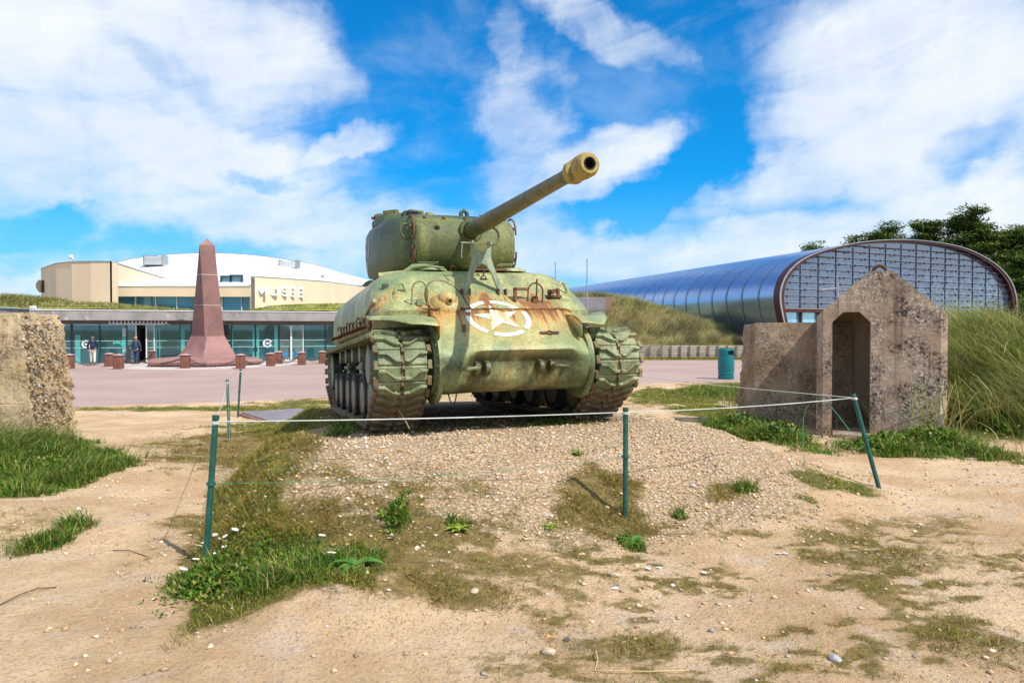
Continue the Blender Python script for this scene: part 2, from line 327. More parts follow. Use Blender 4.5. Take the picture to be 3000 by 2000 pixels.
# patches of growth: (u, v, half width px, half height px, kind, strength)
PATCH = [(610, 1705, 135, 62, 'lush', 1), (780, 1672, 200, 55, 'lush', 1), (1010, 1645, 140, 42, 'lush', 1), (720, 1610, 160, 60, 'mix', .9), (1165, 1522, 42, 26, 'lush', 1), (1340, 1540, 70, 24, 'lush', .7),
 (1230, 1590, 110, 24, 'mix', .6), (1080, 1480, 130, 40, 'dry', .6), (900, 1560, 270, 95, 'dry', 1.15), (850, 1600, 200, 60, 'mix', .8), (1010, 1425, 150, 40, 'dry', .35), (820, 1330, 140, 60, 'dry', .75), (760, 1290, 110, 30, 'dry', .9), (1080, 1580, 150, 60, 'dry', .9), (900, 1500, 200, 70, 'dry', .9), (850, 1238, 170, 20, 'mix', .9),
 (740, 1380, 120, 80, 'dry', .95), (700, 1500, 120, 90, 'dry', 1.1), (1040, 1250, 75, 17, 'lush', 1), (1200, 1262, 120, 9, 'mix', .6), (1450, 1243, 110, 7, 'mix', .6), (1590, 1240, 80, 10, 'lush', .55), (1700, 1238, 80, 8, 'mix', .5), (1880, 1222, 50, 12, 'mix', .5),
 (1775, 1480, 165, 105, 'dry', 1.4), (860, 1700, 170, 45, 'lush', 1), (1010, 1700, 140, 32, 'mix', .9), (760, 1620, 220, 60, 'lush', .6), (1850, 1590, 40, 24, 'lush', .8), (1640, 1545, 60, 26, 'mix', .6), (1690, 1330, 25, 9, 'lush', .6), (1990, 1512, 22, 11, 'lush', .8), (1800, 1545, 120, 40, 'dry', .7), (1530,1595,50,20,'mix',.4),
 (2190, 1430, 40, 22, 'lush', .9), (2120, 1450, 60, 30, 'dry', .8), (2385, 1405, 70, 22, 'mix', .8), (2500, 1430, 110, 24, 'mix', .9), (2360, 1465, 40, 18, 'mix', .8), (2170, 1470, 130, 20, 'dry', .35),
 (2420, 1572, 130, 30, 'dry', .75), (1250, 1720, 260, 70, 'dry', .8), (1820, 1900, 260, 70, 'dry', .6), (2600, 1640, 300, 40, 'dry', .55), (2850, 1880, 220, 110, 'dry', .5), (1130, 1660, 140, 50, 'dry', .8), (1250, 1620, 160, 30, 'dry', .6),
 
 (120, 1370, 210, 80, 'lush', 1.3), (60, 1430, 170, 36, 'lush', 1), (130, 1585, 80, 26, 'lush', 1), (50, 1320, 190, 60, 'lush', 1.1), (265, 1390, 85, 52, 'lush', 1.2), (215, 1545, 70, 34, 'lush', .9), (110, 1610, 80, 26, 'lush', .6), (90, 1530, 150, 50, 'mix', .55), (30, 1580, 60, 40, 'mix', .5), (30, 1300, 130, 40, 'lush', .8),
 (2180, 1262, 110, 34, 'lush', 1), (2295, 1286, 80, 32, 'lush', 1), (2640, 1318, 150, 34, 'lush', 1), (2760, 1310, 110, 40, 'lush', 1), (2850, 1230, 70, 70, 'lush', 1), (2950, 1340, 90, 40, 'mix', 1), (2960, 1250, 90, 60, 'lush', .9), (2230, 1215, 130, 34, 'mix', .9),
 (2000, 1160, 240, 34, 'mix', 1.2), (2080, 1200, 130, 36, 'mix', 1.2), (2090, 1150, 120, 18, 'lush', .6), (1930, 1180, 120, 16, 'mix', .6), (2140, 1130, 160, 14, 'mix', .8), (620, 1195, 600, 11, 'mix', .9), (900, 1178, 200, 16, 'mix', .8), (1380, 1160, 260, 22, 'mix', .5)]
PW = []
for (u, v, ru, rv, kd, st) in PATCH:
    c = G(u, v); e1 = G(u + ru, v); n = G(u, v - rv); s = G(u, min(v + rv, 1999)); PW.append((c.x, c.y, max(.05, abs(e1.x - c.x)), max(.05, min(abs(n.y - s.y) / 2, abs(e1.x - c.x) * 2.2 + .4)), kd, st))
def patchval(X, Y, p):
    w_ = .45 * (fbm(X * 2.3 + p[0], Y * 2.3, 3) - .5) * 2
    return np.clip((1.12 + .5 * (fbm(X * 7 + 2, Y * 7, 3) - .5) - np.sqrt(((X - p[0]) / p[2]) ** 2 + ((Y - p[1]) / p[3]) ** 2) + w_) * 1.5, 0, 1) * p[5]
def zones(X, Y):
    g = np.zeros_like(X); dry = np.zeros_like(X)
    for p in PW:
        k = patchval(X, Y, p)
        if p[4] == 'lush': g = np.maximum(g, k)
        elif p[4] == 'mix': g = np.maximum(g, k * .6); dry = np.maximum(dry, k * .7)
        elif p[4] == 'dry': dry = np.maximum(dry, k)
        else: dry = np.maximum(dry, k * .62 * sst(.46, .60, fbm(X * 4.2 + 3, Y * 4.2, 4, .65)))
    dry = np.maximum(dry, field(X, Y) * .70); fl, ms = flank(X, Y); g = np.maximum(g, fl * .55); dry = np.maximum(dry, np.maximum(fl * .7, ms * .85))
    dx = X - TX; dy = Y - TY; xt = dx * FW[0] + dy * FW[1]; yt = dx * LF[0] + dy * LF[1]
    ox = np.maximum(xt - 0, 0) / 2.6; oy = np.maximum(np.abs(yt) - 1.6, 0) / 2.0; d = np.sqrt(ox ** 2 + oy ** 2) + .35 * (fbm(X * 1.5, Y * 1.5, 4) - .5)
    gravel = (1 - sst(.75, 1.15, d)) * sst(-4.5, -1.0, xt) * sst(-3.1, -2.9, yt)
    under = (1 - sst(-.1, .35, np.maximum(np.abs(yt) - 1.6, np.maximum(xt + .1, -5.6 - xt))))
    return g, dry, gravel, under
def field(X, Y):      # thin tufts spread over the trodden sand in the right foreground
    w_ = np.clip((X / np.maximum(Y, .1) + .27) / .38, .0, 1) * sst(6.6, 5.4, Y + .35 * (X - 1) * 0) ; w_ = np.maximum(w_, .8 * sst(.5, 1.2, X - .55 * Y + 2.2) * sst(6.9, 5.9, Y) * (X > 1.8))
    return w_ * sst(.40, .56, fbm(X * 1.7 + 1, Y * 2.6, 4, .6)) * sst(.34, .56, fbm(X * 8 + 4, Y * 11, 3, .6))
def tcoord(X, Y):
    dx = X - TX; dy = Y - TY; return dx * FW[0] + dy * FW[1], dx * LF[0] + dy * LF[1]
def flank(X, Y):      # grassy left flank and mossy left third of the mound, in the mound's own directions
    xt, yt = tcoord(X, Y); wob = .22 * (vnoise(xt * 1.1 + 5, 2.) - .5); yl = yt + wob - .8 * sst(-.3, -3.2, xt); n1 = fbm(X * 2.2 + 8, Y * 2.2, 4, .6) - .5
    edge = sst(-3.10, -2.96, yl); along = sst(3.4, 3.0, xt + .5 * n1) * sst(-8, -6, xt)
    fl = edge * along * (1 - sst(-2.7, -2.1, yl + n1 * 1.1)); ms = edge * along * sst(.5, 1.7, xt + n1 * 1.4) * (1 - sst(-2.1, -.5, yl + n1 * 2.4 - .55 * np.maximum(xt - 1.2, 0))) * (.45 + .55 * sst(.4, .55, fbm(X * 3.4, Y * 3.4, 4, .65)))
    return fl, ms
def axis(segs):
    a = []
    for s, e, n in segs: a += list(np.linspace(s, e, n, endpoint=False))
    return np.array(a + [segs[-1][1]])
xs = axis([(-900, -60, 12), (-60, -12, 32), (-12, -6, 60), (-6, 6, 300), (6, 12, 80), (12, 60, 40), (60, 900, 12)])
ys = axis([(-60, -2, 30), (-2, 2.5, 10), (2.5, 8, 170), (8, 14, 110), (14, 30, 90), (30, 80, 40), (80, 1500, 16)])
GX, GY = np.meshgrid(xs, ys); nx, ny = len(xs), len(ys); GZ = H(GX, GY)
inplaza = (GY > edgey(GX) + .25) & (GY < 60) & (np.abs(GX) < 60); GZ = np.where(inplaza, GZ - .08, GZ)
g, dry, grav, under = zones(GX, GY)
nearblk = sst(47, 49, GY); g = np.maximum(g, nearblk * .6)
behind = sst(-1, -6, GY); g = np.maximum(g, behind * .9)
rgt = sst(6.3, 7.6, GX + .3 * (vnoise(GX, GY) - .5)) * sst(9.5, 11.5, GY) * sst(30, 22, GY); g = np.maximum(g, rgt * .8)
lft = sst(-6.6, -7.6, GX) * sst(7, 8, GY) * sst(11.6, 10.4, GY); g = np.maximum(g, lft)
I = np.arange(nx * ny).reshape(ny, nx); F = np.stack([I[:-1, :-1].ravel(), I[:-1, 1:].ravel(), I[1:, 1:].ravel(), I[1:, :-1].ravel()], 1)
zc = np.stack([g.ravel(), grav.ravel(), dry.ravel(), under.ravel()], 1)
m, t, b = newmat('ground_soil'); v = t.node('ShaderNodeTexCoord').outputs['Object']
at_ = t.node('ShaderNodeAttribute', attribute_name='zone'); R_, G_, B_ = t.sep(at_.outputs['Color']); U_ = at_.outputs['Alpha']
sand = t.mix(t.ramp(t.noise(v, .8, 6, .6), .38, .64), (.79, .55, .33), (.60, .385, .205))
sand = t.mix(t.m('MULTIPLY', t.ramp(t.noise(t.vadd(v, (5, 5, 0)), 1.9, 6, .65), .5, .68), .65), sand, (.70, .54, .40))
sand = t.mix(t.m('MULTIPLY', t.ramp(t.noise(v, 45, 5, .8), .50, .62), .5), sand, (.38, .22, .11))
pr, pg, pb = t.sep(t.vor(v, 55, 'Color')); pd = t.vor(v, 55, 'Distance')
peb = t.m('MULTIPLY', t.ramp(pr, .80, .84), t.ramp(pd, .45, .3)); sand = t.mix(t.m('MULTIPLY', peb, .6), sand, t.mix(pg, (.33, .27, .22), (.72, .64, .55)))
gc = t.vor(v, 30, 'Color'); gr, gg, gb = t.sep(gc); gdist = t.vor(v, 30, 'Distance'); g2 = t.sep(t.vor(v, 75, 'Color'))
gravc = t.mix(gr, (.56, .38, .22), (.76, .58, .40)); gravc = t.mix(t.ramp(gg, .90, .94), gravc, (.75, .68, .58)); gravc = t.mix(t.ramp(gb, .88, .92), gravc, (.42, .22, .09))
gravc = t.mix(t.ramp(gdist, .38, .62), gravc, (.30, .18, .09)); gravc = t.mix(.5, gravc, t.mix(g2[0], (.50, .34, .19), (.82, .62, .41)))  # crevices between gravel stones darkened, stone shade painted into the colour
gz = t.ramp(t.m('ADD', G_, t.m('MULTIPLY', t.m('SUBTRACT', t.noise(v, 7, 5, .7), .5), .9)), .35, .65)
col = t.mix(gz, sand, gravc)
soil = t.mix(t.ramp(t.noise(v, 9, 6, .75), .35, .65), (.115, .095, .018), (.31, .21, .07))
dz_ = t.ramp(t.m('ADD', B_, t.m('MULTIPLY', t.m('SUBTRACT', t.noise(v, 11, 8, .8), .5), 1.7)), .20, .72)
col = t.mix(t.m('MULTIPLY', dz_, .9), col, soil)
lush = t.mix(t.noise(v, 6, 5, .7), (.05, .075, .010), (.16, .15, .025))
lz = t.ramp(t.m('ADD', R_, t.m('MULTIPLY', t.m('SUBTRACT', t.noise(v, 8, 6, .75), .5), .8)), .28, .55)
col = t.mix(t.m('MULTIPLY', lz, .95), col, lush)
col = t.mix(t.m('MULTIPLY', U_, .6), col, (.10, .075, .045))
t.put(b.inputs['Base Color'], col); b.inputs['Roughness'].default_value = .95; b.inputs['Specular IOR Level'].default_value = .15
hh = t.m('ADD', t.m('MULTIPLY', t.noise(v, 45, 6, .75), .6), t.m('MULTIPLY', t.m('SUBTRACT', 1, gdist), t.m('MULTIPLY', gz, .8)))
hh = t.m('ADD', hh, t.m('MULTIPLY', t.noise(v, 9, 4), .9)); hh = t.m('ADD', hh, t.m('MULTIPLY', peb, .25))
t.put(b.inputs['Normal'], t.bump(hh, .045))
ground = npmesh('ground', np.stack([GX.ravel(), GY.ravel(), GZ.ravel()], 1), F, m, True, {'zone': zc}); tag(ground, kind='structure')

# plaza: pinkish tarmac, its own sheet following the terrain
m, t, b = newmat('pink_tarmac'); v = t.node('ShaderNodeTexCoord').outputs['Object']
c = t.mix(t.ramp(t.noise(v, .25, 5, .6), .35, .65), (.50, .35, .28), (.42, .285, .235))
c = t.mix(t.m('MULTIPLY', t.ramp(t.noise(t.vscale(v, (.35, 3, 1)), 1, 4), .5, .7), .35), c, (.46, .34, .31))
c = t.mix(t.ramp(t.noise(v, 40, 3, .8), .4, .6), c, t.mix(.5, c, (.24, .16, .15)))
vx, vy, vz = t.sep(v); jy = t.m('ABSOLUTE', t.m('SUBTRACT', t.m('FRACT', t.m('ADD', t.m('MULTIPLY', t.m('ADD', vy, t.m('MULTIPLY', vx, -.33)), .145), t.m('MULTIPLY', t.noise(v, .5, 3), .06))), .5)); c = t.mix(t.m('MULTIPLY', t.ramp(jy, .008, .002), t.ramp(t.noise(v, .6, 3), .4, .6)), c, (.16, .105, .09))
st_ = t.ramp(t.noise(t.vadd(t.vscale(v, (.7, 1.2, 1)), (4, 9, 0)), .8, 6, .7), .56, .72); c = t.mix(t.m('MULTIPLY', st_, .35), c, (.27, .17, .14))
t.put(b.inputs['Base Color'], c); b.inputs['Roughness'].default_value = .85; t.put(b.inputs['Normal'], t.bump(t.noise(v, 60, 3), .008))
px_ = np.concatenate([np.linspace(-60, 60, 241)]); kk = np.concatenate([[0, .004, .01, .03], np.linspace(.06, 1, 24)])
PX, PK = np.meshgrid(px_, kk); PY = edgey(PX) + (49.6 - edgey(PX)) * PK; PZ = H(PX, PY, False) + .012; PZ[0] -= .06
I = np.arange(PX.size).reshape(PX.shape); F = np.stack([I[:-1, :-1].ravel(), I[:-1, 1:].ravel(), I[1:, 1:].ravel(), I[1:, :-1].ravel()], 1)
plaza = npmesh('plaza_pavement', np.stack([PX.ravel(), PY.ravel(), PZ.ravel()], 1), F, m, True); tag(plaza, kind='structure')
# pale ring round the memorial
OB = Vector((xat(603, 43.6), 43.6, -.51))
M['paleband'] = pm('pale_paving', (.62, .53, .48), (.52, .43, .39), 1.5, .85)
mb = MB(); mb.lathe([(0, 5.4), (.02, 5.4), (.02, .5)], 64, Matrix.Translation((OB.x, OB.y, -.497)) @ Matrix.Rotation(-PI / 2, 4, 'Y'))
tag(mb.build('memorial_paving', M['paleband']), kind='structure')

# ---------------------------------------------------------------- stones
def stones(n, sampler, smin, smax, name, mat, label, cat):
    P = sampler(n); n = len(P)
    base = np.array([(1, 0, 0), (-.9, .1, 0), (.1, 1, 0), (-.1, -.95, .05), (.1, .05, .62), (0, 0, -.6)], float)
    ff = np.array([(0, 2, 4), (2, 1, 4), (1, 3, 4), (3, 0, 4), (2, 0, 5), (1, 2, 5), (3, 1, 5), (0, 3, 5)])
    sc = smin * (smax / smin) ** (RNG.random(n) ** 3.4); a = RNG.random(n) * 6.283
    V = base[None] * (1 + .35 * (RNG.random((n, 6, 3)) - .5)); V = V * np.stack([np.ones(n), .5 + .5 * RNG.random(n), .5 + .5 * RNG.random(n)], 1)[:, None] * sc[:, None, None]
    ca, sa = np.cos(a)[:, None], np.sin(a)[:, None]; X = V[..., 0] * ca - V[..., 1] * sa; Y = V[..., 0] * sa + V[..., 1] * ca
    Z = V[..., 2] + .25 * X * (RNG.random((n, 1)) - .5)
    W = np.stack([X + P[:, 0:1], Y + P[:, 1:2], Z + H(P[:, 0], P[:, 1])[:, None] + sc[:, None] * .15], 2).reshape(-1, 3)
    Fs = (ff[None] + 6 * np.arange(n)[:, None, None]).reshape(-1, 3)
    pal = np.array([(.60, .42, .25), (.68, .52, .36), (.48, .31, .17), (.72, .64, .54), (.40, .34, .29), (.55, .28, .10), (.66, .49, .31), (.52, .37, .23)])
    c = pal[RNG.choice(8, n, p=[.24, .2, .18, .05, .05, .03, .16, .09])] * (.62 + .62 * RNG.random((n, 1))); c = np.repeat(np.concatenate([c, np.ones((n, 1))], 1), 6, 0)
    o = npmesh(name, W, Fs, mat, False, {'tint': c}); tag(o, label, cat, kind='stuff'); return o
def tintmat(name, rough=.9, spec=.2, trans=0.):
    m, t, b = newmat(name); a = t.node('ShaderNodeAttribute', attribute_name='tint'); t.l.new(a.outputs['Color'], b.inputs['Base Color'])
    b.inputs['Roughness'].default_value = rough; b.inputs['Specular IOR Level'].default_value = spec
    if trans:
        tr = t.node('ShaderNodeBsdfTranslucent'); t.l.new(a.outputs['Color'], tr.inputs['Color']); mx = t.node('ShaderNodeMixShader'); mx.inputs[0].default_value = trans
        t.l.new(b.outputs[0], mx.inputs[1]); t.l.new(tr.outputs[0], mx.inputs[2]); t.l.new(mx.outputs[0], t.n['Material Output'].inputs[0])
    return m
M['stone'] = tintmat('pebbles'); M['blade'] = tintmat('grass_blades', .6, .3, .3)
def s_gravel(n):
    X = RNG.uniform(-4.0, 4.2, n * 3); Y = RNG.uniform(4.6, 10, n * 3); g, d, gr, un = zones(X, Y)
    k = RNG.random(n * 3) < gr * (1 - .8 * g) * (1 - .88 * np.clip(d * 1.3, 0, 1)) * (1 - .5 * un) * np.clip((10.5 - Y) / 5, .15, 1); return np.stack([X[k], Y[k]], 1)[:n]
def s_all(n):
    X = RNG.uniform(-6, 8, n * 2); Y = 2.6 + 12 * RNG.random(n * 2) ** 1.4; k = (np.abs(X) < Y * .75) & (RNG.random(n * 2) < .2 + .8 * sst(.4, .65, fbm(X * .9, Y * .9, 3))); return np.stack([X[k], Y[k]], 1)[:n]
stones(38000, s_gravel, .004, .030, 'gravel', M['stone'], 'loose stony gravel covering the mound in front of the tank', 'gravel')
stones(20000, s_all, .0035, .032, 'scattered_pebbles', M['stone'], 'small pebbles and chippings scattered over the sandy path', 'pebbles')
# ---------------------------------------------------------------- grass
def blades(name, B, h, w_, az_, lean, col, segs=2, mat=None, label=None, cat='grass', kind='stuff', parent=None):
    n = len(B); ts = np.linspace(0, 1, segs + 1); V = []
    d = np.stack([np.cos(az_), np.sin(az_)], 1); tw = az_ + RNG.normal(PI / 2, .7, n); sd = np.stack([np.cos(tw), np.sin(tw)], 1)
    for k, t in enumerate(ts):
        c = np.empty((n, 3)); c[:, :2] = B[:, :2] + d * (lean * h * t ** 1.7)[:, None]; c[:, 2] = B[:, 2] + h * (t - .42 * np.minimum(lean, 1.4) * t ** 2.4)
        if k < segs:
            ww = (w_ * (1 - .55 * t))[:, None] * .5
            for s_ in (-1, 1):
                p = c.copy(); p[:, :2] += sd * ww * s_; V.append(p)
        else: V.append(c)
    V = np.stack(V, 1); m_ = V.shape[1]; fs = []
    for k in range(segs - 1): a = 2 * k; fs += [(a, a + 1, a + 3), (a, a + 3, a + 2)]
    a = 2 * (segs - 1); fs.append((a, a + 1, a + 2)); fs = np.array(fs)
    Fm = (fs[None] + m_ * np.arange(n)[:, None, None]).reshape(-1, 3)
    shade = np.ones((n, m_, 1)); c4 = np.concatenate([np.repeat(col[:, None, :], m_, 1), shade], 2).reshape(-1, 4)
    o = npmesh(name, V.reshape(-1, 3), Fm, mat or M['blade'], True, {'tint': c4})
    if parent: o.parent = parent
    if label: tag(o, label, cat, kind=kind)
    return o
LUSH = np.array([(.045, .15, .008), (.08, .21, .010), (.15, .28, .015), (.03, .08, .006), (.30, .31, .04), (.12, .17, .02), (.34, .28, .09)])
MIXC = np.array([(.20, .23, .02), (.32, .30, .04), (.11, .16, .015), (.44, .34, .09), (.36, .35, .04), (.26, .20, .05)])
DRYC = np.array([(.30, .20, .04), (.19, .145, .025), (.38, .25, .08), (.15, .165, .018), (.27, .25, .025), (.22, .12, .035)])
def pick(pal, n): return pal[RNG.integers(0, len(pal), n)] * (.7 + .55 * RNG.random((n, 1)))
bb, hh_, ww_, cc_, ll_ = [], [], [], [], []
for p in PW:
    area = p[2] * p[3] * PI; D = max(2.5, p[1]); dens = {'lush': 7500, 'mix': 7000, 'dry': 7000, 'sparse': 5200}[p[4]] * min(1, (6.5 / D) ** 1.3)
    n = int(min(area * dens * 1.3, 42000)); X = p[0] + p[2] * 1.15 * RNG.uniform(-1, 1, n); Y = p[1] + p[3] * 1.15 * RNG.uniform(-1, 1, n)
    k = patchval(X, Y, p)
    if p[4] == 'sparse': k = k * sst(.44, .58, fbm(X * 4.2 + 3, Y * 4.2, 4, .65))
    elif p[4] in ('dry', 'mix'): k = k * sst(.36, .56, fbm(X * 5.1 + 3, Y * 5.1, 4, .7))
    ok = (RNG.random(n) < k) & (~((Y > edgey(X) + .1) & (Y < 49))); X, Y, k = X[ok], Y[ok], k[ok]; n = len(X)
    if not n: continue
    hb = {'lush': .115, 'mix': .06, 'dry': .05, 'sparse': .038}[p[4]]; hgt = hb * (.35 + 1.1 * RNG.random(n) ** 1.5) * (.3 + .8 * k) * (.5 + 1.1 * sst(.3, .65, fbm(X * 4, Y * 4, 3)))
    if p[4] == 'lush' and p[1] > 9: hgt *= 1.7
    bb.append(np.stack([X, Y, H(X, Y) - .006], 1)); hh_.append(hgt); ww_.append(np.full(n, .0042) * (1 + .6 * RNG.random(n)) * max(1, (D / 6.0) ** .8) * (1.3 if p[4] == 'lush' else 1))
    cc_.append(pick({'lush': LUSH, 'mix': MIXC, 'dry': DRYC, 'sparse': np.vstack([DRYC, MIXC])}[p[4]], n)); ll_.append((.4 + .9 * RNG.random(n)) * (1 if p[4] == 'lush' else 1.3))
n = 190000; X = RNG.uniform(-2.2, 6.2, n); Y = RNG.uniform(2.8, 7.0, n); ok = (RNG.random(n) < field(X, Y)) & (np.abs(X) < Y * .76); X, Y = X[ok], Y[ok]; n = len(X)
bb.append(np.stack([X, Y, H(X, Y) - .004], 1)); hh_.append((.012 + .034 * RNG.random(n) ** 1.6) * (.6 + .9 * sst(.4, .65, fbm(X * 4, Y * 4, 3)))); ww_.append(.0022 + .0022 * RNG.random(n)); cc_.append(pick(np.vstack([DRYC, MIXC, DRYC]), n)); ll_.append(.7 + 1.0 * RNG.random(n))
n = 230000; X = RNG.uniform(-6, .8, n); Y = RNG.uniform(3.6, 14, n) ; fl, ms = flank(X, Y); kk_ = np.maximum(fl, ms * .75 * sst(.40, .56, fbm(X * 5.1, Y * 5.1, 4, .7))); ok = RNG.random(n) < kk_ * np.clip((7.5 / Y) ** 1.2, 0, 1); X, Y, fl = X[ok], Y[ok], fl[ok]; n = len(X)
bb.append(np.stack([X, Y, H(X, Y) - .006], 1)); hh_.append((.03 + .05 * RNG.random(n) ** 1.5) * (.6 + .8 * fl) * (.6 + .9 * sst(.35, .65, fbm(X * 3, Y * 3, 3)))); ww_.append((.0032 + .002 * RNG.random(n)) * np.maximum(1, Y / 6.5)); cc_.append(np.where((RNG.random(n) < .55 * fl + .2)[:, None], pick(MIXC, n), pick(DRYC, n))); ll_.append(.6 + .9 * RNG.random(n))
B = np.concatenate(bb); n = len(B)
blades('grass', B, np.concatenate(hh_), np.concatenate(ww_), RNG.random(n) * 6.283, np.concatenate(ll_), np.concatenate(cc_), 2, label='green and dried short grass growing in patches on the sandy ground and mound')
print('grass blades', n)

STRAW = np.array([(.50, .41, .20), (.42, .34, .15), (.33, .31, .11), (.24, .27, .08), (.58, .49, .27), (.30, .23, .12)])
MGREEN = np.array([(.16, .24, .05), (.26, .32, .07), (.46, .42, .14), (.11, .17, .04), (.66, .56, .26), (.34, .37, .10), (.34, .24, .09), (.22, .28, .06)])
# dune with marram behind the timber revetment
def dune_h(x, y):     # crest profile along the photo's skyline of the dune
    s = np.interp(x, [-8.0, -4.5, -1.0, 1.0, 4.0, 6.5, 8.5, 11, 13.0, 15.5, 17.5], [-.5, 1.2, 2.9, 3.3, 3.9, 4.05, 3.7, 3.1, 2.35, 1.2, .3]); k = sst(48.3, 54.0, y); b = sst(47.9, 48.6, y) * .9
    return -.35 + np.minimum(s + .35, b + k * (s + .35 - .6)) + .22 * (fbm(x * .6, y * .6, 3) - .5) * k
dxs = np.linspace(-9, 19, 100); dys = np.linspace(48.0, 60, 50); DX, DY = np.meshgrid(dxs, dys); DZ = dune_h(DX, DY)
I = np.arange(DX.size).reshape(DX.shape); F = np.stack([I[:-1, :-1].ravel(), I[:-1, 1:].ravel(), I[1:, 1:].ravel(), I[1:, :-1].ravel()], 1)
M['dune'] = pm('dune_soil', (.24, .20, .085), (.15, .15, .05), 1.2, .95)
tag(npmesh('dune_hill', np.stack([DX.ravel(), DY.ravel(), DZ.ravel()], 1), F, M['dune'], True), kind='structure')
n = 60000; X = RNG.uniform(-7.5, 18.6, n); Y = 48.2 + 7.5 * RNG.random(n) ** 1.1; Z = dune_h(X, Y) - .03
cl = fbm(X * .55, Y * .55, 3); crest = sst(51.2, 53.5, Y + 2 * (cl - .5)); col = pick(STRAW, n) * (1 - crest[:, None] * .55) + pick(MGREEN, n) * crest[:, None] * .55
low_ = sst(49.3, 48.6, Y); col = col * (1 - low_[:, None]) + pick(MIXC, n) * .9 * low_[:, None]
hgt = (.40 + .55 * RNG.random(n)) * (1 - .78 * low_) * (.55 + .9 * cl)
blades('dune_grass', np.stack([X, Y, Z], 1), hgt, .014 + .014 * RNG.random(n), RNG.normal(.35, .55, n) + PI * (RNG.random(n) < .18), .55 + .6 * RNG.random(n), col * (.62 + .75 * sst(.35, .62, fbm(X * 1.3, Y * 1.3, 3)))[:, None], 3, label='straw coloured marram grass covering the dune behind the low timber wall')
# marram clump on the right, beside the shelter
def clump(name, n, cx, cy, sx, sy, hlo, hhi, azm, azs, ln, pal, label, wd=.0075, dark=.0):
    nt = max(8, n // 85); tc_ = RNG.integers(0, nt, n); tx = RNG.normal(cx, sx, nt); ty = RNG.normal(cy, sy, nt); ta = RNG.normal(azm, azs * .8, nt); o1 = RNG.normal(0, .13, n); o2 = RNG.normal(0, .13, n); loose = RNG.random(n) < .25
    X = np.where(loose, RNG.normal(cx, sx, n), tx[tc_] + o1); Y = np.where(loose, RNG.normal(cy, sy, n), ty[tc_] + o2); fan = np.arctan2(o2, o1); AZ = ta[tc_] + .55 * np.sin(fan - ta[tc_]) + RNG.normal(0, .35, n); tb = (.65 + .6 * RNG.random(nt))[tc_]; tl = (.75 + .5 * RNG.random(nt))[tc_]; tf = fbm(X * 1.1, Y * 1.1, 3); tuft = sst(.3, .6, tf); h = (hlo + (hhi - hlo) * RNG.random(n)) * (.5 + .7 * tuft) * tl
    b_ = np.stack([X, Y, H(X, Y) - .03], 1); blades(name, b_, h, wd * (.7 + .7 * RNG.random(n)), AZ, ln * (.5 + .9 * RNG.random(n)), pick(pal, n) * (tb * (.75 + .4 * tuft))[:, None], 4, label=label)
def keep_out(X, Y): return None
clump('marram_grass', 36000, 9.8, 14.0, 1.6, 1.5, .5, 1.12, PI * 1.02, 1.0, .85, MGREEN, 'tall wind-bent marram grass in a thick stand on the bank beside the sentry shelter', .0095)
clump('tall_grass', 7000, 8.2, 13.4, .55, .8, .45, .95, PI * .9, .9, .7, MGREEN, 'upright pale tufts of marram grass right behind the sentry shelter corner', .009)
clump('brown_grass', 2600, 8.9, 12.0, .75, .35, .25, .6, PI * 1.2, 1.2, 1.2, STRAW * .6, 'brown dead grass hanging under the marram bank', .007)
clump('straw_grass', 1500, -6.9, 9.15, .75, .22, .22, .62, 0.2, .8, 1.1, np.vstack([STRAW, LUSH]), 'long straw-coloured grass stems at the foot of the pebble concrete block', .006)
n = 2600; X = np.concatenate([RNG.uniform(-9, -6.15, n)]); Y = RNG.normal(8.9, .5, n)
blades('verge_grass', np.stack([X, Y, H(X, Y) - .02], 1), .14 + .22 * RNG.random(n), .008 + .006 * RNG.random(n), RNG.random(n) * 6.28, .4 + .6 * RNG.random(n), pick(LUSH, n), 3, label='tall lush grass and weeds below the pebble concrete block')
# leafy weeds round the shelter
def leaves(name, n, fx, hmax, pal, label, size=.03, cat='weeds', parent=None, mat=None, kind='stuff'):
    B_ = fx(n); n = len(B_); a = RNG.random(n) * 6.283; t_ = RNG.uniform(.2, 1.2, n); s_ = size * (.6 + .8 * RNG.random(n))
    u_ = np.stack([np.cos(a) * np.cos(t_), np.sin(a) * np.cos(t_), np.sin(t_)], 1); v_ = np.stack([-np.sin(a), np.cos(a), RNG.normal(0, .3, n)], 1)
    p0 = B_; p2 = B_ + u_ * s_[:, None] * 1.6; mid = B_ + u_ * s_[:, None] * .8; V = np.stack([p0, mid + v_ * s_[:, None] * .45, p2, mid - v_ * s_[:, None] * .45], 1).reshape(-1, 3)
    F_ = np.arange(4 * n).reshape(n, 4); c = np.repeat(np.concatenate([pick(pal, n), np.ones((n, 1))], 1), 4, 0)
    o = npmesh(name, V, F_, mat or M['blade'], False, {'tint': c})
    if parent: o.parent = parent
    if label: tag(o, label, cat, kind=kind)
    return o
def wzone(ells, zt):
    def f(n):
        out_ = []
        for (u, v, ru, rv, hm) in ells:
            c = G(u, v); e1 = G(u + ru, v); k = int(n / len(ells)); rx = abs(e1.x - c.x); ry = rv / 30 * .45
            q = RNG.normal(0, .45, (k, 2)); X = c.x + q[:, 0] * rx; Y = c.y + q[:, 1] * ry; r = np.exp(-(q ** 2).sum(1)); out_.append(np.stack([X, Y, H(X, Y) + RNG.random(k) * hm * r], 1))
        return np.concatenate(out_)
    return f
